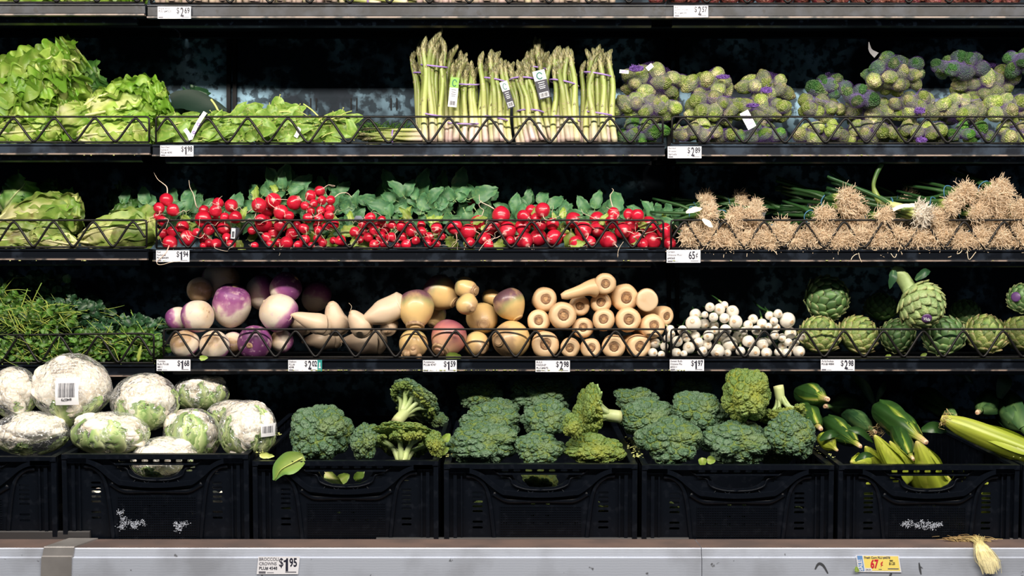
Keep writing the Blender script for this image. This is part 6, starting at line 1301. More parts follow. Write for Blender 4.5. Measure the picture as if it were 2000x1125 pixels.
for i, (px, py, rx, rz, ax, kd, v, st_, lb) in enumerate(BR):
    yb = {980: .05, 938: .11, 1062: .11, 1240: .04, 1352: .09, 855: .08, 803: -.02}.get(px)
    rx *= 1.08; rz *= 1.06
    if st_ == 2: py += 10
    if st_ == 3: py += 12; px += 4
    c, a, b = plc.put(px, py, rx, rz, tight=.86, y=yb)
    t = thing('broccoli', lb, 'broccoli', tuple(c), 'broccoli crowns')
    A = Vector(ax).normalized(); q = to_dir(A, R.uniform(0, 6)); M3 = np.array(q)
    # scale so that the turned crown fills its outline
    Vb = BRO[v][0]; W = Vb @ M3.T; sx = a / max(abs(W[:, 0]).max(), .1); sz = b / max(abs(W[:, 2]).max(), .1); sy = (a + b) / 2 / abs(W[:, 1]).max()
    if st_: sx = sy = sz = max(a, b) * (1.0 if st_ != 2 else 1.05) * (1.15 if st_ == 4 else 1.32 if st_ == 3 else 1)
    me = bro_m[(v, kd)].copy(); n = len(me.vertices); co = np.empty(n * 3, np.float32); me.vertices.foreach_get('co', co)
    W = (co.reshape(-1, 3) @ M3.T) * [sx, sy, sz]
    if st_: W = ((co.reshape(-1, 3) * ([1, 1, .62] if st_ != 2 else [1.12, .9, .42]) + [0, 0, .18 if st_ != 2 else .36]) @ M3.T) * [sx, sy, sz]
    me.vertices.foreach_set('co', W.astype(np.float32).reshape(-1)); me.update(); obj('crown', me, t)
    if st_:
        s_ = stk[st_ % 3].copy(); cs = np.empty(len(s_.vertices) * 3, np.float32); s_.vertices.foreach_get('co', cs); cs = ((cs.reshape(-1, 3) + [0, 0, .05]) @ M3.T) * [sx, sy, sz]; s_.vertices.foreach_set('co', cs.astype(np.float32).reshape(-1)); s_.update(); obj('stalk', s_, t)
        u_ = um_b.copy(); cs = np.empty(len(u_.vertices) * 3, np.float32); u_.vertices.foreach_get('co', cs); cs = (cs.reshape(-1, 3) @ M3.T) * [sx, sy, sz]; u_.vertices.foreach_set('co', cs.astype(np.float32).reshape(-1)); u_.update(); obj('florets', u_, t)
# heads lower down, seen through the handle openings and slots
low = [('wrapped', 0)]
def low_broc(px, y, lb, k=.052):
    c = P(px, 0, y); c[2] = zbase(y) + k * .9; t = thing('broccoli', lb, 'broccoli', tuple(c), 'broccoli inside the crates'); obj('crown', bro_m[(R.randrange(3), 'y')], t, rot=(.5, 0, R.uniform(0, 6)), scale=k)
for cx, nm in ((1055, 'centre crate under the parsnip price tag'), (1437, 'crate left of the corn')):
    for k, dx in enumerate((-115, -5, 108)): low_broc(cx + dx, CY + .068, f'{["left", "middle", "right"][k]} broccoli crown inside the {nm}, seen through its openings')
for k, dx in enumerate((-110, 5, 115)): low_broc(677 + dx, CY + .068, f'{["left", "middle", "right"][k]} broccoli crown inside the crate with the hanging leaf, seen through slots', .045)
# broccoli seen through the centre handle
c, a, b = P(1055, 934, CY + .052), 44 * K(CY), 25 * K(CY); t = thing('broccoli', 'broccoli crown showing through the handle opening of the centre crate', 'broccoli', tuple(c), 'broccoli inside the crates'); obj('crown', bro_m[(1, 'y')], t, rot=(.9, 0, 1), scale=.046)

# ---- wrapped cauliflower
CAU = [floret(s + 20, 6, 20, 110, big=.66, amp2=.028, fine=.2, flat=.85) for s in (1, 2)]
cau_m = []
for V, F, t in CAU: mb = MB(); mb.add(V, F, t); cau_m.append(mb.mesh('curd', m_curd))
plw = Pile(zbase, CY + .006, .30)
CF = [(60, 846, 76, 44, .25, 0, 'wrapped cauliflower low at the left frame edge, brownish on its right side'),
 (215, 846, 78, 43, 1.0, 0, 'wrapped cauliflower at the front with broad green leaves below its curd'),
 (322, 897, 66, 46, .35, 1, 'wrapped cauliflower sunk at the front rim, also seen through the handle'),
 (375, 850, 57, 54, 1.3, 0, 'wrapped cauliflower mostly covered by green leaves, above the sunken one'),
 (484, 840, 58, 60, 1.1, 0, 'wrapped cauliflower furthest right, greenish with a barcode at its edge'),
 (28, 766, 46, 52, .35, 0, 'wrapped cauliflower cut by the left frame edge, upper layer'),
 (283, 785, 67, 58, .6, 0, 'wrapped cauliflower in the middle top with crinkled film twisted below'),
 (141, 762, 79, 74, .3, 2, 'biggest wrapped cauliflower on top with a barcode and upside down print'),
 (455, 806, 52, 26, .3, 0, 'shaded cauliflower in loose grey film behind the rightmost greenish one'),
 (392, 768, 56, 38, 1.0, 0, 'dark green cauliflower at the back in the shade under the shelf'),
 (155, 822, 50, 40, .3, 0, 'wrapped cauliflower hidden under the biggest one')]
for i, (px, py, rx, rz, lf, sp, lb) in enumerate(CF):
    c, a, b = plw.put(px, py, rx, rz, tight=.84, y={392: .05, 455: -.06}.get(px))
    t = thing('wrapped_cauliflower', lb, 'cauliflower', tuple(c), 'film wrapped cauliflowers'); rg = np.random.RandomState(i + 3)
    V, F, tt = CAU[i % 2]; e = rotm((-.5 + rg.uniform(-.3, .3), rg.uniform(-.4, .4), rg.uniform(0, 6))); W = V @ e.T; hd = (a + b) / 2
    ex = np.array([a / abs(W[:, 0]).max(), hd / abs(W[:, 1]).max(), b / abs(W[:, 2]).max()]) * .93; W = W * ex
    if sp == 2: W[:, 0] *= np.interp(W[:, 2], [-b, -b * .2, b], [.55, 1, .92])
    me = cau_m[i % 2].copy(); me.vertices.foreach_set('co', W.astype(np.float32).reshape(-1)); me.update(); obj('curd', me, t)
    mb = MB(); nl = int(3 + lf * 11)
    for k in range(nl):
        az = -math.pi / 2 + (k / max(1, nl - 1) - .5) * 3.4 + rg.uniform(-.5, .5); top = lf * rg.uniform(-.3, .8) - .25 + (.6 if rg.rand() < lf * .4 else 0); wl_ = rg.uniform(.16, .34); az2 = rg.uniform(-.7, .7)
        pts = []
        for s in (0, .35, .7, 1):
            el = -1.25 + (top + 1.25) * s; aw = az + az2 * s; d = np.array([math.cos(aw) * math.cos(el), math.sin(aw) * math.cos(el), math.sin(el)]); pts.append(d * [a, hd, b] * (.97 + .03 * s))
        V2, F2, t2 = leaf_grid(pts, np.array([math.cos(az), math.sin(az), .1]), lambda s: a * wl_ * math.sin(math.pi * (.22 + .70 * s)), 20, 12, .006, 3, -.35, i * 20 + k, vein=.0012)
        nrm = np.linalg.norm(V2 / [a, hd, b], axis=1, keepdims=True); V2 = V2 / nrm * np.clip(nrm, .955, 1.01) * .985
        if sp == 2: V2[:, 0] *= np.interp(V2[:, 2], [-b, -b * .2, b], [.55, 1, .92])
        mb.add(V2, F2, t2, r=rg.rand())
    obj('leaves', mb.mesh('leaves', m_cleaf), t)
    D, F3_ = ico(5); wr = .965 + .022 * np.abs(vnoise(D * [1, 1, .6], 5, i)) + .012 * np.abs(vnoise(D, 13, i + 2)) + .03 * np.clip(-D[:, 2] - .3, 0, 1) * np.sin(np.arctan2(D[:, 1], D[:, 0]) * 17 + i) + .006 * vnoise(D, 30, i)
    Wf = D * wr[:, None] * [a, hd, b]
    if sp == 2: Wf[:, 0] *= np.interp(Wf[:, 2], [-b, -b * .2, b], [.60, 1, .93])
    mb = MB(); mb.add(Wf, F3_); fo = obj('film', mb.mesh('film', m_film), t)
    if sp == 2 or i == 4:
        w_ = (.023 if sp == 2 else .012); pc = P(158 if sp == 2 else 531, 757 if sp == 2 else 835, c[1]) - c; wl = .030 if sp == 2 else .014
        def on(u, v):      # point of the film surface
            x = pc[0] + u; z = pc[2] + v; yy = 1 - (x / (a * 1.07)) ** 2 - (z / (b * 1.07)) ** 2; return np.array([x, -hd * 1.07 * math.sqrt(max(yy, .02)) - .001, z])
        def patch(u0, u1, v0, v1, lift, n=8):
            V = [on(u0 + (u1 - u0) * k / n, v0 + (v1 - v0) * j / n) + [0, -lift, 0] for k in range(n + 1) for j in range(n + 1)]
            F = [(k * (n + 1) + j, k * (n + 1) + j + 1, (k + 1) * (n + 1) + j + 1, (k + 1) * (n + 1) + j) for k in range(n) for j in range(n)]; return V, F
        mb = MB(); mb.add(*patch(-w_, w_, -wl, wl * .9, 0)); lo_ = obj('printed_label', mb.mesh('printed_label', m_white), fo)
        mb = MB(); x = -w_ * .72; rgb_ = random.Random(9)
        while x < w_ * .72:
            ww = rgb_.choice([.0004, .0006, .001]); mb.add(*patch(x, x + ww, -wl * .45, wl * .55, .0006, 2)); x += ww + rgb_.choice([.0005, .0007, .001])
        obj('barcode', mb.mesh('barcode', m_ink), fo)
        if sp == 2:
            def wrap_text(s, size, u, v, mat, an=math.pi, bold=.0):
                me = text_mesh(s, size, mat, bold, .95, 'CENTER'); n = len(me.vertices); co = np.empty(n * 3, np.float32); me.vertices.foreach_get('co', co); co = co.reshape(-1, 3)
                cs, sn = math.cos(an), math.sin(an); out = np.array([on(u + q[0] * cs - q[2] * sn, v + q[0] * sn + q[2] * cs) + [0, -.0009, 0] for q in co]); me.vertices.foreach_set('co', out.astype(np.float32).reshape(-1)); me.update(); obj('writing', me, fo)
            wrap_text('#4079', .0085, 0, -wl * .52, m_ink, math.pi, .0001)
            for k, s in enumerate(['Wash Before Use', 'Keep Refrigerated', 'Product of U.S.A.', 'Fresh Cauliflower']): wrap_text(s, .0062, -.014 + .002 * k, .040 + .0058 * k, MAT('brown_print', (0.16, 0.10, 0.09), rough=.5) if k == 0 else bpy.data.materials['brown_print'], math.pi + .10)

def low_head(px, y, z, r, lb):
    c = P(px, 0, y); c[2] = zbase(y) + z; t = thing('wrapped_cauliflower', lb, 'cauliflower', tuple(c), 'cauliflower inside the crate'); obj('curd', cau_m[0], t, rot=(.4, .3, R.uniform(0, 6)), scale=r)
low_head(424, CY + .07, .062, .060, 'cauliflower inside the crate seen as pale stripes through its right slots')
low_head(190, CY + .07, .062, .060, 'cauliflower inside the crate seen faintly through its left slots')
# ---- corn: stem end px, butt px, radius px, colour, depth bias, label
plk = Pile(zbase, CY + .006, .30)
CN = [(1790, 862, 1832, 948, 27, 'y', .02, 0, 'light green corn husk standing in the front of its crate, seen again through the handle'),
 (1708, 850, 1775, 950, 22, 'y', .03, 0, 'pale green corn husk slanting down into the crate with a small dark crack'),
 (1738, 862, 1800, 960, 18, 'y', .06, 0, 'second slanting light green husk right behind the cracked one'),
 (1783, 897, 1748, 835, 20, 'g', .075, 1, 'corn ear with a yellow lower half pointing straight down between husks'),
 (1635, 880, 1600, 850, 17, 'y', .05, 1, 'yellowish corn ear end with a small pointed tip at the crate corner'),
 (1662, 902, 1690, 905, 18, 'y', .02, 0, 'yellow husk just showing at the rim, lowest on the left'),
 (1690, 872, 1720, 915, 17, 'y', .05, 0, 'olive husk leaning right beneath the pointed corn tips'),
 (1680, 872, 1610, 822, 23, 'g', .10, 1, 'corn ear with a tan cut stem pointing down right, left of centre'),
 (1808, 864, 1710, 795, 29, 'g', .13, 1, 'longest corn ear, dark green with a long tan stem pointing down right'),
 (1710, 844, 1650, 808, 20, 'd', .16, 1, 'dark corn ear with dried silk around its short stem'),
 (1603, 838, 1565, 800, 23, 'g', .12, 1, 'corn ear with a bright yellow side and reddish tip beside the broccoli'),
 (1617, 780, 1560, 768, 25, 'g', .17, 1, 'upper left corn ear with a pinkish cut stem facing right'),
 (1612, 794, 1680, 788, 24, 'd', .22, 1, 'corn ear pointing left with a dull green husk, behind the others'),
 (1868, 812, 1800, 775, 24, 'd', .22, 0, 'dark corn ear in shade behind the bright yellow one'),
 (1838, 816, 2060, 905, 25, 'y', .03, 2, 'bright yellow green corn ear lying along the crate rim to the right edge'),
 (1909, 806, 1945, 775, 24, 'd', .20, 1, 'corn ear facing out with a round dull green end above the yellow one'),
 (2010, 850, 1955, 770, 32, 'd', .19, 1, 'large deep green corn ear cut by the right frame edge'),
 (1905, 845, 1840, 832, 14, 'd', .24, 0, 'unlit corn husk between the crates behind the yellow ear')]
CN += [(1690, 915, 1688, 1040, 22, 'y', .02, 0, 'yellow husk standing inside the crate behind its left slots'), (1932, 925, 1930, 1040, 24, 'y', .02, 0, 'yellow husk standing inside the crate behind its right slots'), (1850, 930, 1880, 1035, 22, 'y', .03, 0, 'husk lying inside the corn crate behind the front grid')]
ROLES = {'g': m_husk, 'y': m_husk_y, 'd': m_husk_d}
for i, (sx, sy, ex, ey, r, kd, dy, stub, lb) in enumerate(CN):
    y = CY + .035 + dy * (1 if kd == 'y' else 1.5 if kd == 'g' else 2.1); r *= .92; rm = r * K(y); s = P(sx, sy, y - .012); e = P(ex, ey, y + (.17 if kd != 'y' else .02)); d = e - s; L = np.linalg.norm(d); d /= L
    e = s + d * max(L, rm * 5.0 if kd != 'y' else L)
    if kd == 'y' and i in (0, 1, 2): e = s + d * .125
    if i == 14: s = P(sx, sy, CY + .09); e = P(ex, ey, CY + .02); d = (e - s); L = np.linalg.norm(d); d /= L
    e[2] = max(e[2], zbase(e[1]) + rm * .7); s[2] = max(s[2], zbase(s[1]) + rm * .5); d = e - s; L = np.linalg.norm(d); d /= L
    c = (s + e) / 2; t = thing('corn_ear', lb, 'corn', tuple(s), 'corn ears in their husks', dir_eul(d, R.uniform(0, 6)))
    a = rm / L
    if stub == 1: pr = [(.20 * a, 0), (.24 * a, .06), (.32 * a, .16), (.62 * a, .26), (.92 * a, .38), (1.0 * a, .55), (.95 * a, .75), (.7 * a, .92), (.12 * a, 1.03)]
    elif stub == 2: pr = [(.25 * a, 0), (.5 * a, .06), (.85 * a, .2), (1.0 * a, .45), (.95 * a, .75), (.7 * a, .92), (.3 * a, 1.0)]
    else: pr = [(.10 * a, 0), (.24 * a, .05), (.52 * a, .2), (.82 * a, .45), (1.0 * a, .75), (.95 * a, 1.0), (.3 * a, 1.02)]
    pp = spl([(x * L, z * L) for x, z in pr], 46); V, F, tt = lathe(pp, 40)
    ang = np.arctan2(V[:, 1], V[:, 0]); rr = np.linalg.norm(V[:, :2], axis=1, keepdims=True); fl = (.035 * np.sin(ang * 5 + V[:, 2] * 12 + i) + .018 * np.sin(ang * 23 + V[:, 2] * 8) + .012 * np.sin(ang * 47))
    V[:, :2] *= 1 + fl[:, None]; mb = MB(); mb.add(V, F, np.clip(tt + .10 * vnoise(V, 30, i) + .05 * np.sin(ang * 26 + 2 * vnoise(V, 20, i)) + .04 * np.sin(ang * 61), 0, 1), r=np.clip(.5 + .28 * np.sin(ang * 31 + 3 * vnoise(V, 16, i)) + .22 * np.sin(ang * 67 + i) + .35 * vnoise(V * [1, 1, .25], 60, i), 0, 1)); obj('husk', mb.mesh('husk', ROLES[kd]), t)
    mb = MB()
    for k in range(4):
        az = k * 1.75 + R.uniform(-.3, .3); z0 = .12 + .06 * k
        pts = [np.array([math.cos(az + .5 * s_) * np.interp(z0 + s_ * .62, [0, .16, .38, .55, .9], ([.3, .34, .95, 1.03, .8] if stub == 1 else [.12, .45, .78, .93, 1.0])) * rm * (1.03 + .05 * s_ ** 3), math.sin(az + .5 * s_) * np.interp(z0 + s_ * .62, [0, .16, .38, .55, .9], ([.3, .34, .95, 1.03, .8] if stub == 1 else [.12, .45, .78, .93, 1.0])) * rm * (1.03 + .05 * s_ ** 3), (z0 + s_ * .62) * L]) for s_ in (0, .3, .6, .85, 1)]
        V, F, tt = leaf_grid(pts, (math.cos(az), math.sin(az), 0), lambda s_: rm * .62 * math.sin(math.pi * (.15 + .83 * s_)) ** .8, 16, 7, .0006, 1, -.30, k, vein=.0004); a_ = np.arctan2(V[:, 1], V[:, 0]); mb.add(V, F, np.clip(.12 + tt * .8, 0, 1), r=np.clip(.55 + .3 * np.sin(a_ * 37 + k) + .2 * np.sin(a_ * 71) + .3 * vnoise(V, 25, k), 0, 1))
    obj('husk_leaves', mb.mesh('husk_leaves', ROLES[kd]), t)
    if stub == 1:
        mb = MB(); V, F, tt = blob([(.001, -.012 * L - .001), (.13 * rm, -.012 * L - .001), (.19 * rm, -.008 * L), (.22 * rm, .02 * L), (.23 * rm, .05 * L)], 16, .0012, 200, i, 12); mb.add(V, F, tt); obj('stem_end', mb.mesh('stem_end', m_cstem), t)
    if i == 9 or i == 14:
        mb = MB()
        for k in range(40 if i == 9 else 24):
            az = R.uniform(0, 6.28); p = np.array([math.cos(az) * rm * .5, math.sin(az) * rm * .5, .05 * L]); V, F, tt = tube(spl([p, p + [R.gauss(0, .006), R.gauss(0, .006), -.01], p + [R.gauss(0, .007), R.gauss(0, .007), R.uniform(-.012, .01)]], 6), .0004, 3, False); mb.add(V, F, tt * .25, r=R.random())
        obj('silk', mb.mesh('silk', m_silk), t)
    plk.B.append((c, rm))
def blade(px0, py0, px1, py1, w_, y, lb, m=None, bend=.01):
    a = P(px0, py0, y); b = P(px1, py1, y + .02); mb = MB(); V, F, tt = leaf_grid([a - a, (b - a) * .5 + [0, -bend, bend], b - a], (0, -1, .2), lambda s: w_ * K(y) * math.sin(math.pi * (.12 + .84 * s)), 14, 6, .001, 1, .35, 3, vein=.0005); mb.add(V, F, tt * .5 + .4)
    tag(obj('husk_leaf', mb.mesh('husk_leaf', m or m_husk_d), None, tuple(a)), lb, 'corn leaf', 'loose corn leaves')
blade(1708, 790, 1660, 730, 9, CY + .55, 'long dark corn leaf rising to the upper left behind the longest ear'); blade(1712, 785, 1730, 745, 6, CY + .55, 'curled dark corn leaf rising to the right behind the longest ear')
blade(1952, 778, 1962, 728, 14, CY + .52, 'broad dark corn leaf standing above the large ear at the right'); blade(1862, 728, 1900, 750, 8, CY + .58, 'faint grey green corn leaf high in the shade on the right')
blade(1800, 840, 1848, 845, 11, CY + .10, 'flat green corn leaf end beside the long tan stem', m_husk); blade(1655, 838, 1704, 865, 7, CY + .06, 'narrow green corn leaf lying across the ears left of centre', m_husk); blade(1601, 860, 1640, 850, 8, CY + .07, 'twisted pale green leaf below the bright yellow sided ear', m_husk)
blade(1670, 900, 1706, 892, 6, CY + .02, 'thin green leaf scrap on the front rim of the corn crate', m_husk)
# loose leaf over the crate and small ones
y = CY - .018
mb = MB(); V, F, tt = leaf_grid([P(594, 893, y - .003) * 1, P(570, 903, y - .004), P(548, 915, y - .006), P(536, 938, y - .004)], (.1, -1, .1), lambda s: 22 * K(y) * math.sin(math.pi * (.10 + .87 * (1 - (1 - s) ** 1.3))) ** .8, 20, 12, .0008, 1.2, .18, 4, vein=.0009); c = P(560, 900, y); mb.add(V, F, tt)
t = thing('loose_leaf', 'large yellow green leaf hanging over the front corner of a black crate', 'leaf', tuple(c)); obj('blade', mb.mesh('blade', MAT('pale_green_leaf', [(0, (0.42, 0.52, 0.18)), (.5, (0.26, 0.42, 0.08)), (1, (0.16, 0.36, 0.10))], rough=.45, trl=.2), c), t)
V, F, tt = tube(spl([P(590, 894, y - .005), P(570, 905, y - .006), P(548, 918, y - .008), P(536, 938, y - .006)], 12), np.linspace(.0016, .0006, 12), 5); mb = MB(); mb.add(V, F, tt); obj('vein', mb.mesh('vein', m_spin_stem, c), t)
def lf(px, py, L, W, an, y, lb, m, nm='leaf_scrap'):
    me = simple_leaf(L * K(y), W, .12, .05, int(px + py)).mesh(nm, m); o = obj(nm, me, None, tuple(P(px, py, y)), (.1, math.radians(an), 0)); tag(o, lb, 'leaf scrap', 'fallen leaf scraps')
lf(506, 888, 30, .2, 95, CY - .001, 'thin pale leaf sliver on the rim left of the hanging leaf', m_spin_stem)
lf(634, 922, 46, .22, 128, CY + .03, 'white ribbed leaf piece seen through the handle of the crate with the hanging leaf', m_roma); lf(694, 940, 30, .3, 35, CY + .03, 'small upright yellow green leaf seen through the same handle opening', m_spin)
lf(660, 940, 26, .4, 60, CY + .045, 'yellowish floret leaf deeper behind the handle opening', m_rleaf_y)
lf(1371, 893, 18, .45, 175, CY - .018, 'tiny lobed yellow leaf caught on the crate rim, paler one', m_rleaf_y); lf(1380, 897, 18, .45, 100, CY - .018, 'tiny lobed yellow leaf caught on the crate rim, orange tipped one', m_rleaf_y)
lf(866, 862, 20, .4, 40, CY + .05, 'small curled yellow leaf between the two crates', m_rleaf_y); lf(858, 885, 22, .35, 60, CY + .04, 'yellow leaf loop at the crate rim beside the two lobed broccoli', m_rleaf_y)
lf(270, 706, 34, .12, 10, -.018, 'green sprig dangling over the shelf edge under the herbs', m_hstem)
# broccoli crumbs in the gaps (stuff)
mb = MB(); V0, F0 = ico(1)
for (cx, n_, sp_) in ((1240, 70, 15), (862, 60, 10), (540, 60, 26), (1618, 30, 16), (1930, 20, 60)):
    for _ in range(n_):
        px = R.gauss(cx, sp_ * .5); u = R.uniform(0, 1); yv = CY + .01 + .25 * u
        z = P(0, 899 if cx != 540 else 890, CY)[2] + (yv - CY) * math.tan(CT) + .003; x = P(px, 0, CY)[0] if cx != 540 else P(497, 0, CY)[0] + R.uniform(-.012, .012)
        if cx != 540: x = P(cx + (8 if cx < 1700 else 0), 0, CY)[0] + R.uniform(-.013, .013)
        if cx == 1930: x = P(1988, 0, CY)[0] + R.uniform(-.014, .014)
        s = R.uniform(.0008, .0028); mb.add(V0 * [s, s, s * .6] + [x, yv, z], F0)
tag(obj('broccoli_crumbs', mb.mesh('broccoli_crumbs', m_crumb)), 'pale broccoli crumbs lying on the crate rims', 'crumbs', kind='stuff')
# corn silk tuft on the rail
c = P(1918, 1056, YF + .02); mb = MB(); mk = MB()
for k in range(420):
    u = R.gauss(0, 1); v = R.random(); p0 = P(1908 + R.gauss(0, 6), 1053 + R.gauss(0, 3), YF + .07); p1 = P(1915 + u * 4.5, 1066, YF + .002 - .004 * R.random()); p2 = P(1926 + u * 8, 1092, YF - .012); p3 = P(1934 + u * 7, 1096 + 26 * v, YF - .012)
    V, F, tt = tube(spl([p0, p1, p2, p3], 9), .0005, 3, False); mb.add(V, F, .25 + .75 * tt, r=R.random())
for k in range(110):
    p0 = P(1870 + R.gauss(0, 18), 1052 + R.gauss(0, 2), YF + .07); V, F, tt = tube(spl([p0, p0 + [R.uniform(.0, .02), -.005, R.uniform(-.002, .004)], p0 + [R.uniform(.01, .05), -.01, R.uniform(-.006, .004)]], 6), .0005, 3, False); mk.add(V, F, tt * .12, r=R.random())
t = thing('corn_silk', 'yellow tuft of corn silk draped over the steel rail at the right', 'corn silk', tuple(c)); obj('strands', mb.mesh('strands', m_silk, c), t); obj('brown_end', mk.mesh('brown_end', m_silk, c), t)
# scratches and marks on the rail are small dried smears
mm = MAT('dark_smear', (0.05, 0.055, 0.065), rough=.6)
for j, (pts, w_) in enumerate([([(1592, 1112), (1597, 1103), (1602, 1101), (1609, 1106), (1617, 1120)], 2.6), ([(1795, 1099), (1797, 1112), (1799, 1122)], 2.0), ([(1738, 1121), (1741, 1124)], 3.5)]):
    mb = MB(); V, F, tt = leaf_grid([P(a_, b_, YF - .0065) for a_, b_ in pts], (0, -1, 0), lambda s: w_ * K(YF) * (.5 + .5 * math.sin(math.pi * s)), 14, 4, 0, 1, 0, 1); mb.add(V, F)
    tag(obj('dried_smear', mb.mesh('dried_smear', mm)), ['curved dark dried smear on the steel rail left of the yellow sale tag', 'short upright dark smear on the rail right of the yellow sale tag', 'dark spot below the yellow sale tag'][j], 'smear', 'dried smears')
# ================================================================== price tags
m_tag_w = MAT('tag_paper', (0.78, 0.79, 0.86), rough=.45)
m_yel = MAT('sale_yellow', (0.88, 0.72, 0.18), rough=.45); m_red = MAT('price_red', (0.62, 0.02, 0.05), rough=.45); m_blue = MAT('sale_blue', (0.14, 0.30, 0.62), rough=.45); m_teal = MAT('tag_teal_strip', (0.02, 0.26, 0.25), rough=.45)
def txt(parent, s, size, x, z, mat, bold=0, sx=.8, align='LEFT', y=-.0008, rot=None):
    o = obj('writing', text_mesh(s, size, mat, bold, sx, align), parent, (x, y, z)); 
    if rot: o.rotation_euler = rot
    return o
def price_tag(label, x0, y0, x1, y1, lines, dollars, cents, y=-.0125, an=0, shear=0, teal=False):
    k = K(y); c = P((x0 + x1) / 2, (y0 + y1) / 2, y); w_ = (x1 - x0) * k; h = (y1 - y0) * k
    t = thing('price_tag', label, 'price tag', tuple(c), 'white shelf price tags', (0, math.radians(an), 0))
    mb = MB(); V = np.array([(-w_ / 2 - shear, 0, -h / 2), (w_ / 2 - shear, 0, -h / 2), (w_ / 2 + shear, 0, h / 2), (-w_ / 2 + shear, 0, h / 2)]); V = np.vstack([V, V + [0, -.0006, 0]])
    mb.add(V, [(0, 1, 2, 3), (7, 6, 5, 4), (0, 4, 5, 1), (1, 5, 6, 2), (2, 6, 7, 3), (3, 7, 4, 0)], smooth=False); obj('card', mb.mesh('card', m_tag_w), t)
    u = h / 26.0
    for j, s in enumerate(lines): txt(t, s, 6.4 * u * (1 if len(lines) > 2 else 1.05), -w_ / 2 + 1.6 * u + shear * .5, h / 2 - (6.0 + 6.6 * j) * u, m_grey_ink if j < len(lines) - 1 else m_ink, .00014, .92)
    xr = w_ / 2 - (3 if not teal else 12) * u
    if dollars is None:
        txt(t, cents, 22 * u, xr - 7.5 * u, h / 2 - 18.5 * u, m_ink, .0006, .62, 'RIGHT'); txt(t, '\u00a2', 15 * u, xr - 6.6 * u, h / 2 - 14.5 * u, m_ink, .0003, .66); 
    else:
        txt(t, cents, 17.5 * u, xr + .5 * u, h / 2 - 14.5 * u, m_ink, .0006, .66, 'RIGHT'); xd = xr - 13.0 * u
        if dollars == '1':      # the plain font's 1 is a bare bar, the photo's has a flag
            z1 = h / 2 - 2.4 * u; z0 = h / 2 - 21.5 * u; mb = MB(); V = [(xd - 3.6 * u, z0), (xd, z0), (xd, z1), (xd - 2.6 * u, z1), (xd - 3.2 * u, z1 - 2.2 * u), (xd - 6.4 * u, z1 - 3.4 * u), (xd - 6.4 * u, z1 - 5.8 * u), (xd - 3.6 * u, z1 - 5.4 * u)]
            mb.add([(a_, -.0009, b_) for a_, b_ in V], [(0, 1, 2, 3, 4, 7), (4, 5, 6, 7)], smooth=False); obj('writing', mb.mesh('writing', m_ink), t)
        else: txt(t, dollars, 27 * u, xd + .6 * u, h / 2 - 21 * u, m_ink, .0009, .56, 'RIGHT')
        txt(t, '$', 18 * u, xd - (6.6 if dollars == '1' else 8.6) * u, h / 2 - 14.5 * u, m_ink, .0002, .72, 'RIGHT')
    mb = MB(); mb.add(*box(xr - 17 * u, xr - 1 * u, -.0009, -.0006, -h / 2 + 2.6 * u, -h / 2 + 4 * u), smooth=False); mb.add(*box(-w_ / 2 + 2 * u, -w_ / 2 + 12 * u, -.0009, -.0006, -h / 2 + 1.2 * u, -h / 2 + 4.4 * u), smooth=False); mb.add(*box(-w_ / 2 + 14 * u, -w_ / 2 + 24 * u, -.0009, -.0006, -h / 2 + 2 * u, -h / 2 + 2.8 * u), smooth=False)
    obj('fine_print', mb.mesh('fine_print', m_grey_ink), t)
    if teal:
        mb = MB(); mb.add(*box(w_ / 2 - 10.5 * u, w_ / 2, -.0009, -.0006, -h / 2, h / 2), smooth=False); st = obj('teal_strip', mb.mesh('teal_strip', m_teal), t)
        mb = MB(); mb.add(*box(w_ / 2 - 6.4 * u, w_ / 2 - 4.2 * u, -.0012, -.0009, -2 * u, 7 * u), smooth=False); mb.add(np.array([(w_ / 2 - 8 * u, -.0012, -6 * u), (w_ / 2 - 2.5 * u, -.0012, -6 * u), (w_ / 2 - 4 * u, -.0012, -1 * u), (w_ / 2 - 6.6 * u, -.0012, -1 * u)]), [(0, 1, 2, 3)], smooth=False); obj('emblem', mb.mesh('emblem', m_white), st)
    return t
price_tag('white price tag reading $2.69 for asparagus on the top shelf edge', 308, 13, 373, 36.5, ['Asparagus', 'PLU #4521'], '2', '69')
price_tag('white price tag reading $2.57 for beets with tops', 1316, 11, 1383, 33.5, ['BEETS', 'WITH TOPS', 'PLU #4539'], '2', '57')
price_tag('white price tag reading $1.98 for bunched spinach', 313, 284, 378, 305.5, ['Bunched', 'Spinach', 'PLU# 4090'], '1', '98')
price_tag('white price tag reading $2.89 for bagged brussel sprouts', 1304, 286, 1370, 309, ['Bagged', 'Brussel', 'Sprouts'], '2', '89')
price_tag('white price tag reading $1.94 for red radishes, a root curling over it', 305, 489, 370, 511.5, ['Red', 'Radishes', 'PLU #4089'], '1', '94')
price_tag('white price tag reading 65 cents for green onions', 1302, 488, 1368, 513, ['Green', 'Onions PLU', '#4068'], None, '65')
price_tag('white price tag reading $1.68 for bulk turnips', 306, 702, 372, 724.5, ['Turnips', 'Bulk PLU#', '4811'], '1', '68')
price_tag('white price tag reading $2.02 for daikon with a teal strip', 563, 703, 629, 725, ['Daikon', 'PLU#', '4598'], '2', '02', teal=True)
price_tag('white price tag reading $1.59 for rutabagas', 826, 703.5, 892, 726, ['Rutabagas', 'PLU# 4747'], '1', '59')
price_tag('white price tag reading $2.98 for bulk parsnip', 1046, 704, 1113, 726.5, ['BULK', 'PARSNIP', 'PLU #4672'], '2', '98')
price_tag('white price tag reading $1.97 for sweet bulb onions', 1308, 702, 1375, 724.5, ['Sweet Bulb', 'Onions Plu', '#3211'], '1', '97')
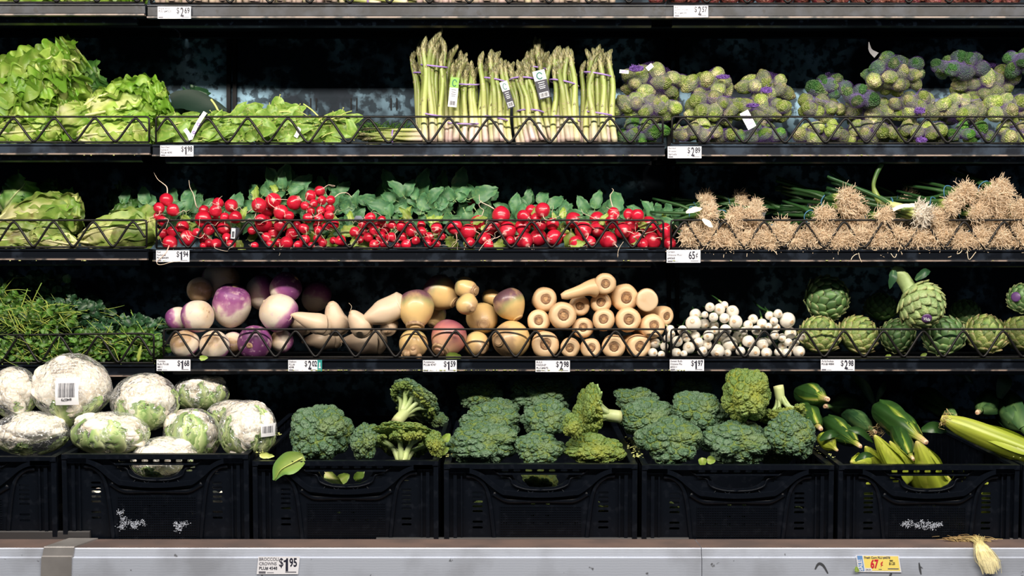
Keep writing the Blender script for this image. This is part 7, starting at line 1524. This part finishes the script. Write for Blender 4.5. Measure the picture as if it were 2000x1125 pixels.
price_tag('white price tag reading $2.98 for artichokes', 1603, 702, 1669, 724.5, ['Artichokes', 'PLU# 4084'], '2', '98')
price_tag('white price tag reading $1.95 for broccoli crowns, stuck on the steel rail', 503, 1087, 584, 1121.5, ['BROCCOLI', 'CROWNS', 'PLU# 4548'], '1', '95', y=YF - .007, shear=.0018)
# sale tag
y = YF - .007; k = K(y); w_ = 84 * k; h = 33 * k; u = h / 33; t = thing('sale_tag', 'yellow sale tag reading 67 cents for fresh corn with a blue strip', 'price tag', tuple(P(1716, 1101, y)), None, (0, math.radians(.5), 0))
def quad(x0, x1, z0, z1, yy):
    f = lambda x, z: (x - z * .16, yy, z); return np.array([f(x0, z0), f(x1, z0), f(x1, z1), f(x0, z1)]), [(0, 1, 2, 3)]
mb = MB(); V, F = quad(-w_ / 2, w_ / 2, -h / 2, h / 2, 0); mb.add(np.vstack([V, V - [0, .0006, 0]]), [(0, 1, 2, 3), (7, 6, 5, 4), (0, 4, 5, 1), (1, 5, 6, 2), (2, 6, 7, 3), (3, 7, 4, 0)], smooth=False); obj('card', mb.mesh('card', m_tag_w), t)
mb = MB(); mb.add(*quad(-w_ / 2 + 14 * u, w_ / 2 - 2 * u, -h / 2 + 3 * u, h / 2 - 1.5 * u, -.0008), smooth=False); obj('yellow_field', mb.mesh('yellow_field', m_yel), t)
mb = MB(); mb.add(*quad(-w_ / 2 + 2 * u, -w_ / 2 + 12 * u, -h / 2 + 2 * u, h / 2 - 1 * u, -.0008), smooth=False); bs = obj('blue_strip', mb.mesh('blue_strip', m_blue), t)
mb = MB(); mb.add(*quad(-w_ / 2 + 14 * u, -w_ / 2 + 27 * u, -h / 2 + 2 * u, -h / 2 + 8 * u, -.0010), smooth=False); obj('white_box', mb.mesh('white_box', m_tag_w), t)
o = txt(bs, 'SALE!', 11 * u, -w_ / 2 + 11.5 * u, -h / 2 + 3 * u, m_tag_w, .0003, .85, 'LEFT', -.0012, (0, -math.pi / 2 - .14, 0))
txt(t, 'Fresh Corn PLU #4078', 6.2 * u, -w_ / 2 + 15 * u - h * .05, h / 2 - 6.4 * u, m_grey_ink, .0001, .86, y=-.0012); txt(t, '67', 23 * u, -w_ / 2 + 26 * u, -h / 2 + 8.5 * u, m_red, .0008, .64, y=-.0012); txt(t, '\u00a2', 14 * u, -w_ / 2 + 45.5 * u, -h / 2 + 13.5 * u, m_red, .0002, .75, y=-.0012)
txt(t, 'EACH', 4.6 * u, -w_ / 2 + 17 * u, -h / 2 + 3.6 * u, m_grey_ink, 0, .8, y=-.0013); txt(t, 'REG', 4 * u, w_ / 2 - 21 * u, h / 2 - 11.5 * u, m_ink, .00008, .9, y=-.0012); txt(t, '$1.25', 7 * u, w_ / 2 - 22 * u, h / 2 - 18 * u, m_ink, .00012, .75, y=-.0012)
mb = MB(); mb.add(*box(w_ / 2 - 24 * u, w_ / 2 - 3 * u, -.0012, -.0009, -h / 2 + 6.2 * u, -h / 2 + 8 * u), smooth=False); mb.add(*box(w_ / 2 - 42 * u, w_ / 2 - 36 * u, -.0012, -.0009, -h / 2 + 5.5 * u, -h / 2 + 6.5 * u), smooth=False); obj('fine_print', mb.mesh('fine_print', m_grey_ink), t)
lf(1674, 1118, 12, .35, -10, YF - .009, 'small yellow green scrap stuck at the corner of the yellow sale tag', m_rleaf_y)
# radish root over its tag
V, F, tt = tube(spl([P(331, 478, .01), P(326, 490, -.014), P(318, 500, -.0155), P(308, 509, -.0155), (P(307, 515, -.0155)), P(315, 517, -.0155), P(335, 512, -.0155), P(352, 510, -.015)], 30), np.interp(np.linspace(0, 1, 30), [0, .2, 1], [.002, .0009, .0005]), 6); mb = MB(); mb.add(V, F, tt); k_ = min(RB, key=lambda k: (BUNCH[k][0] - 330) ** 2 + (BUNCH[k][1] - 470) ** 2)
obj('long_root', mb.mesh('long_root', m_root, RB[k_][1]), RB[k_][0])
for pts, kx in (([(327, 380, .06), (326, 366, .06), (318, 358, .06), (308, 350, .06), (300, 336, .06)], (322, 400)), ([(386, 407, .07), (382, 398, .06), (378, 380, .06), (371, 366, .06), (369, 352, .06)], (412, 420)), ([(1197, 405, .09), (1194, 395, .09), (1192, 382, .09), (1198, 372, .09), (1195, 368, .09)], (1150, 455)), ([(653, 386, .07), (664, 378, .07), (678, 377, .07), (688, 386, .07)], (626, 400)), ([(965, 408, .05), (955, 402, .05), (938, 393, .05), (936, 380, .05)], (975, 450)), ([(497, 405, .05), (480, 418, .04), (462, 430, .03)], (537, 405))):
    k_ = min(RB, key=lambda k: (BUNCH[k][0] - kx[0]) ** 2 + (BUNCH[k][1] - kx[1]) ** 2)
    V, F, tt = tube(spl([P(*q) for q in pts], 18), np.linspace(.0016, .0004, 18), 6); mb = MB(); mb.add(V, F, .1 + .9 * tt); obj('long_root', mb.mesh('long_root', m_root, RB[k_][1]), RB[k_][0])
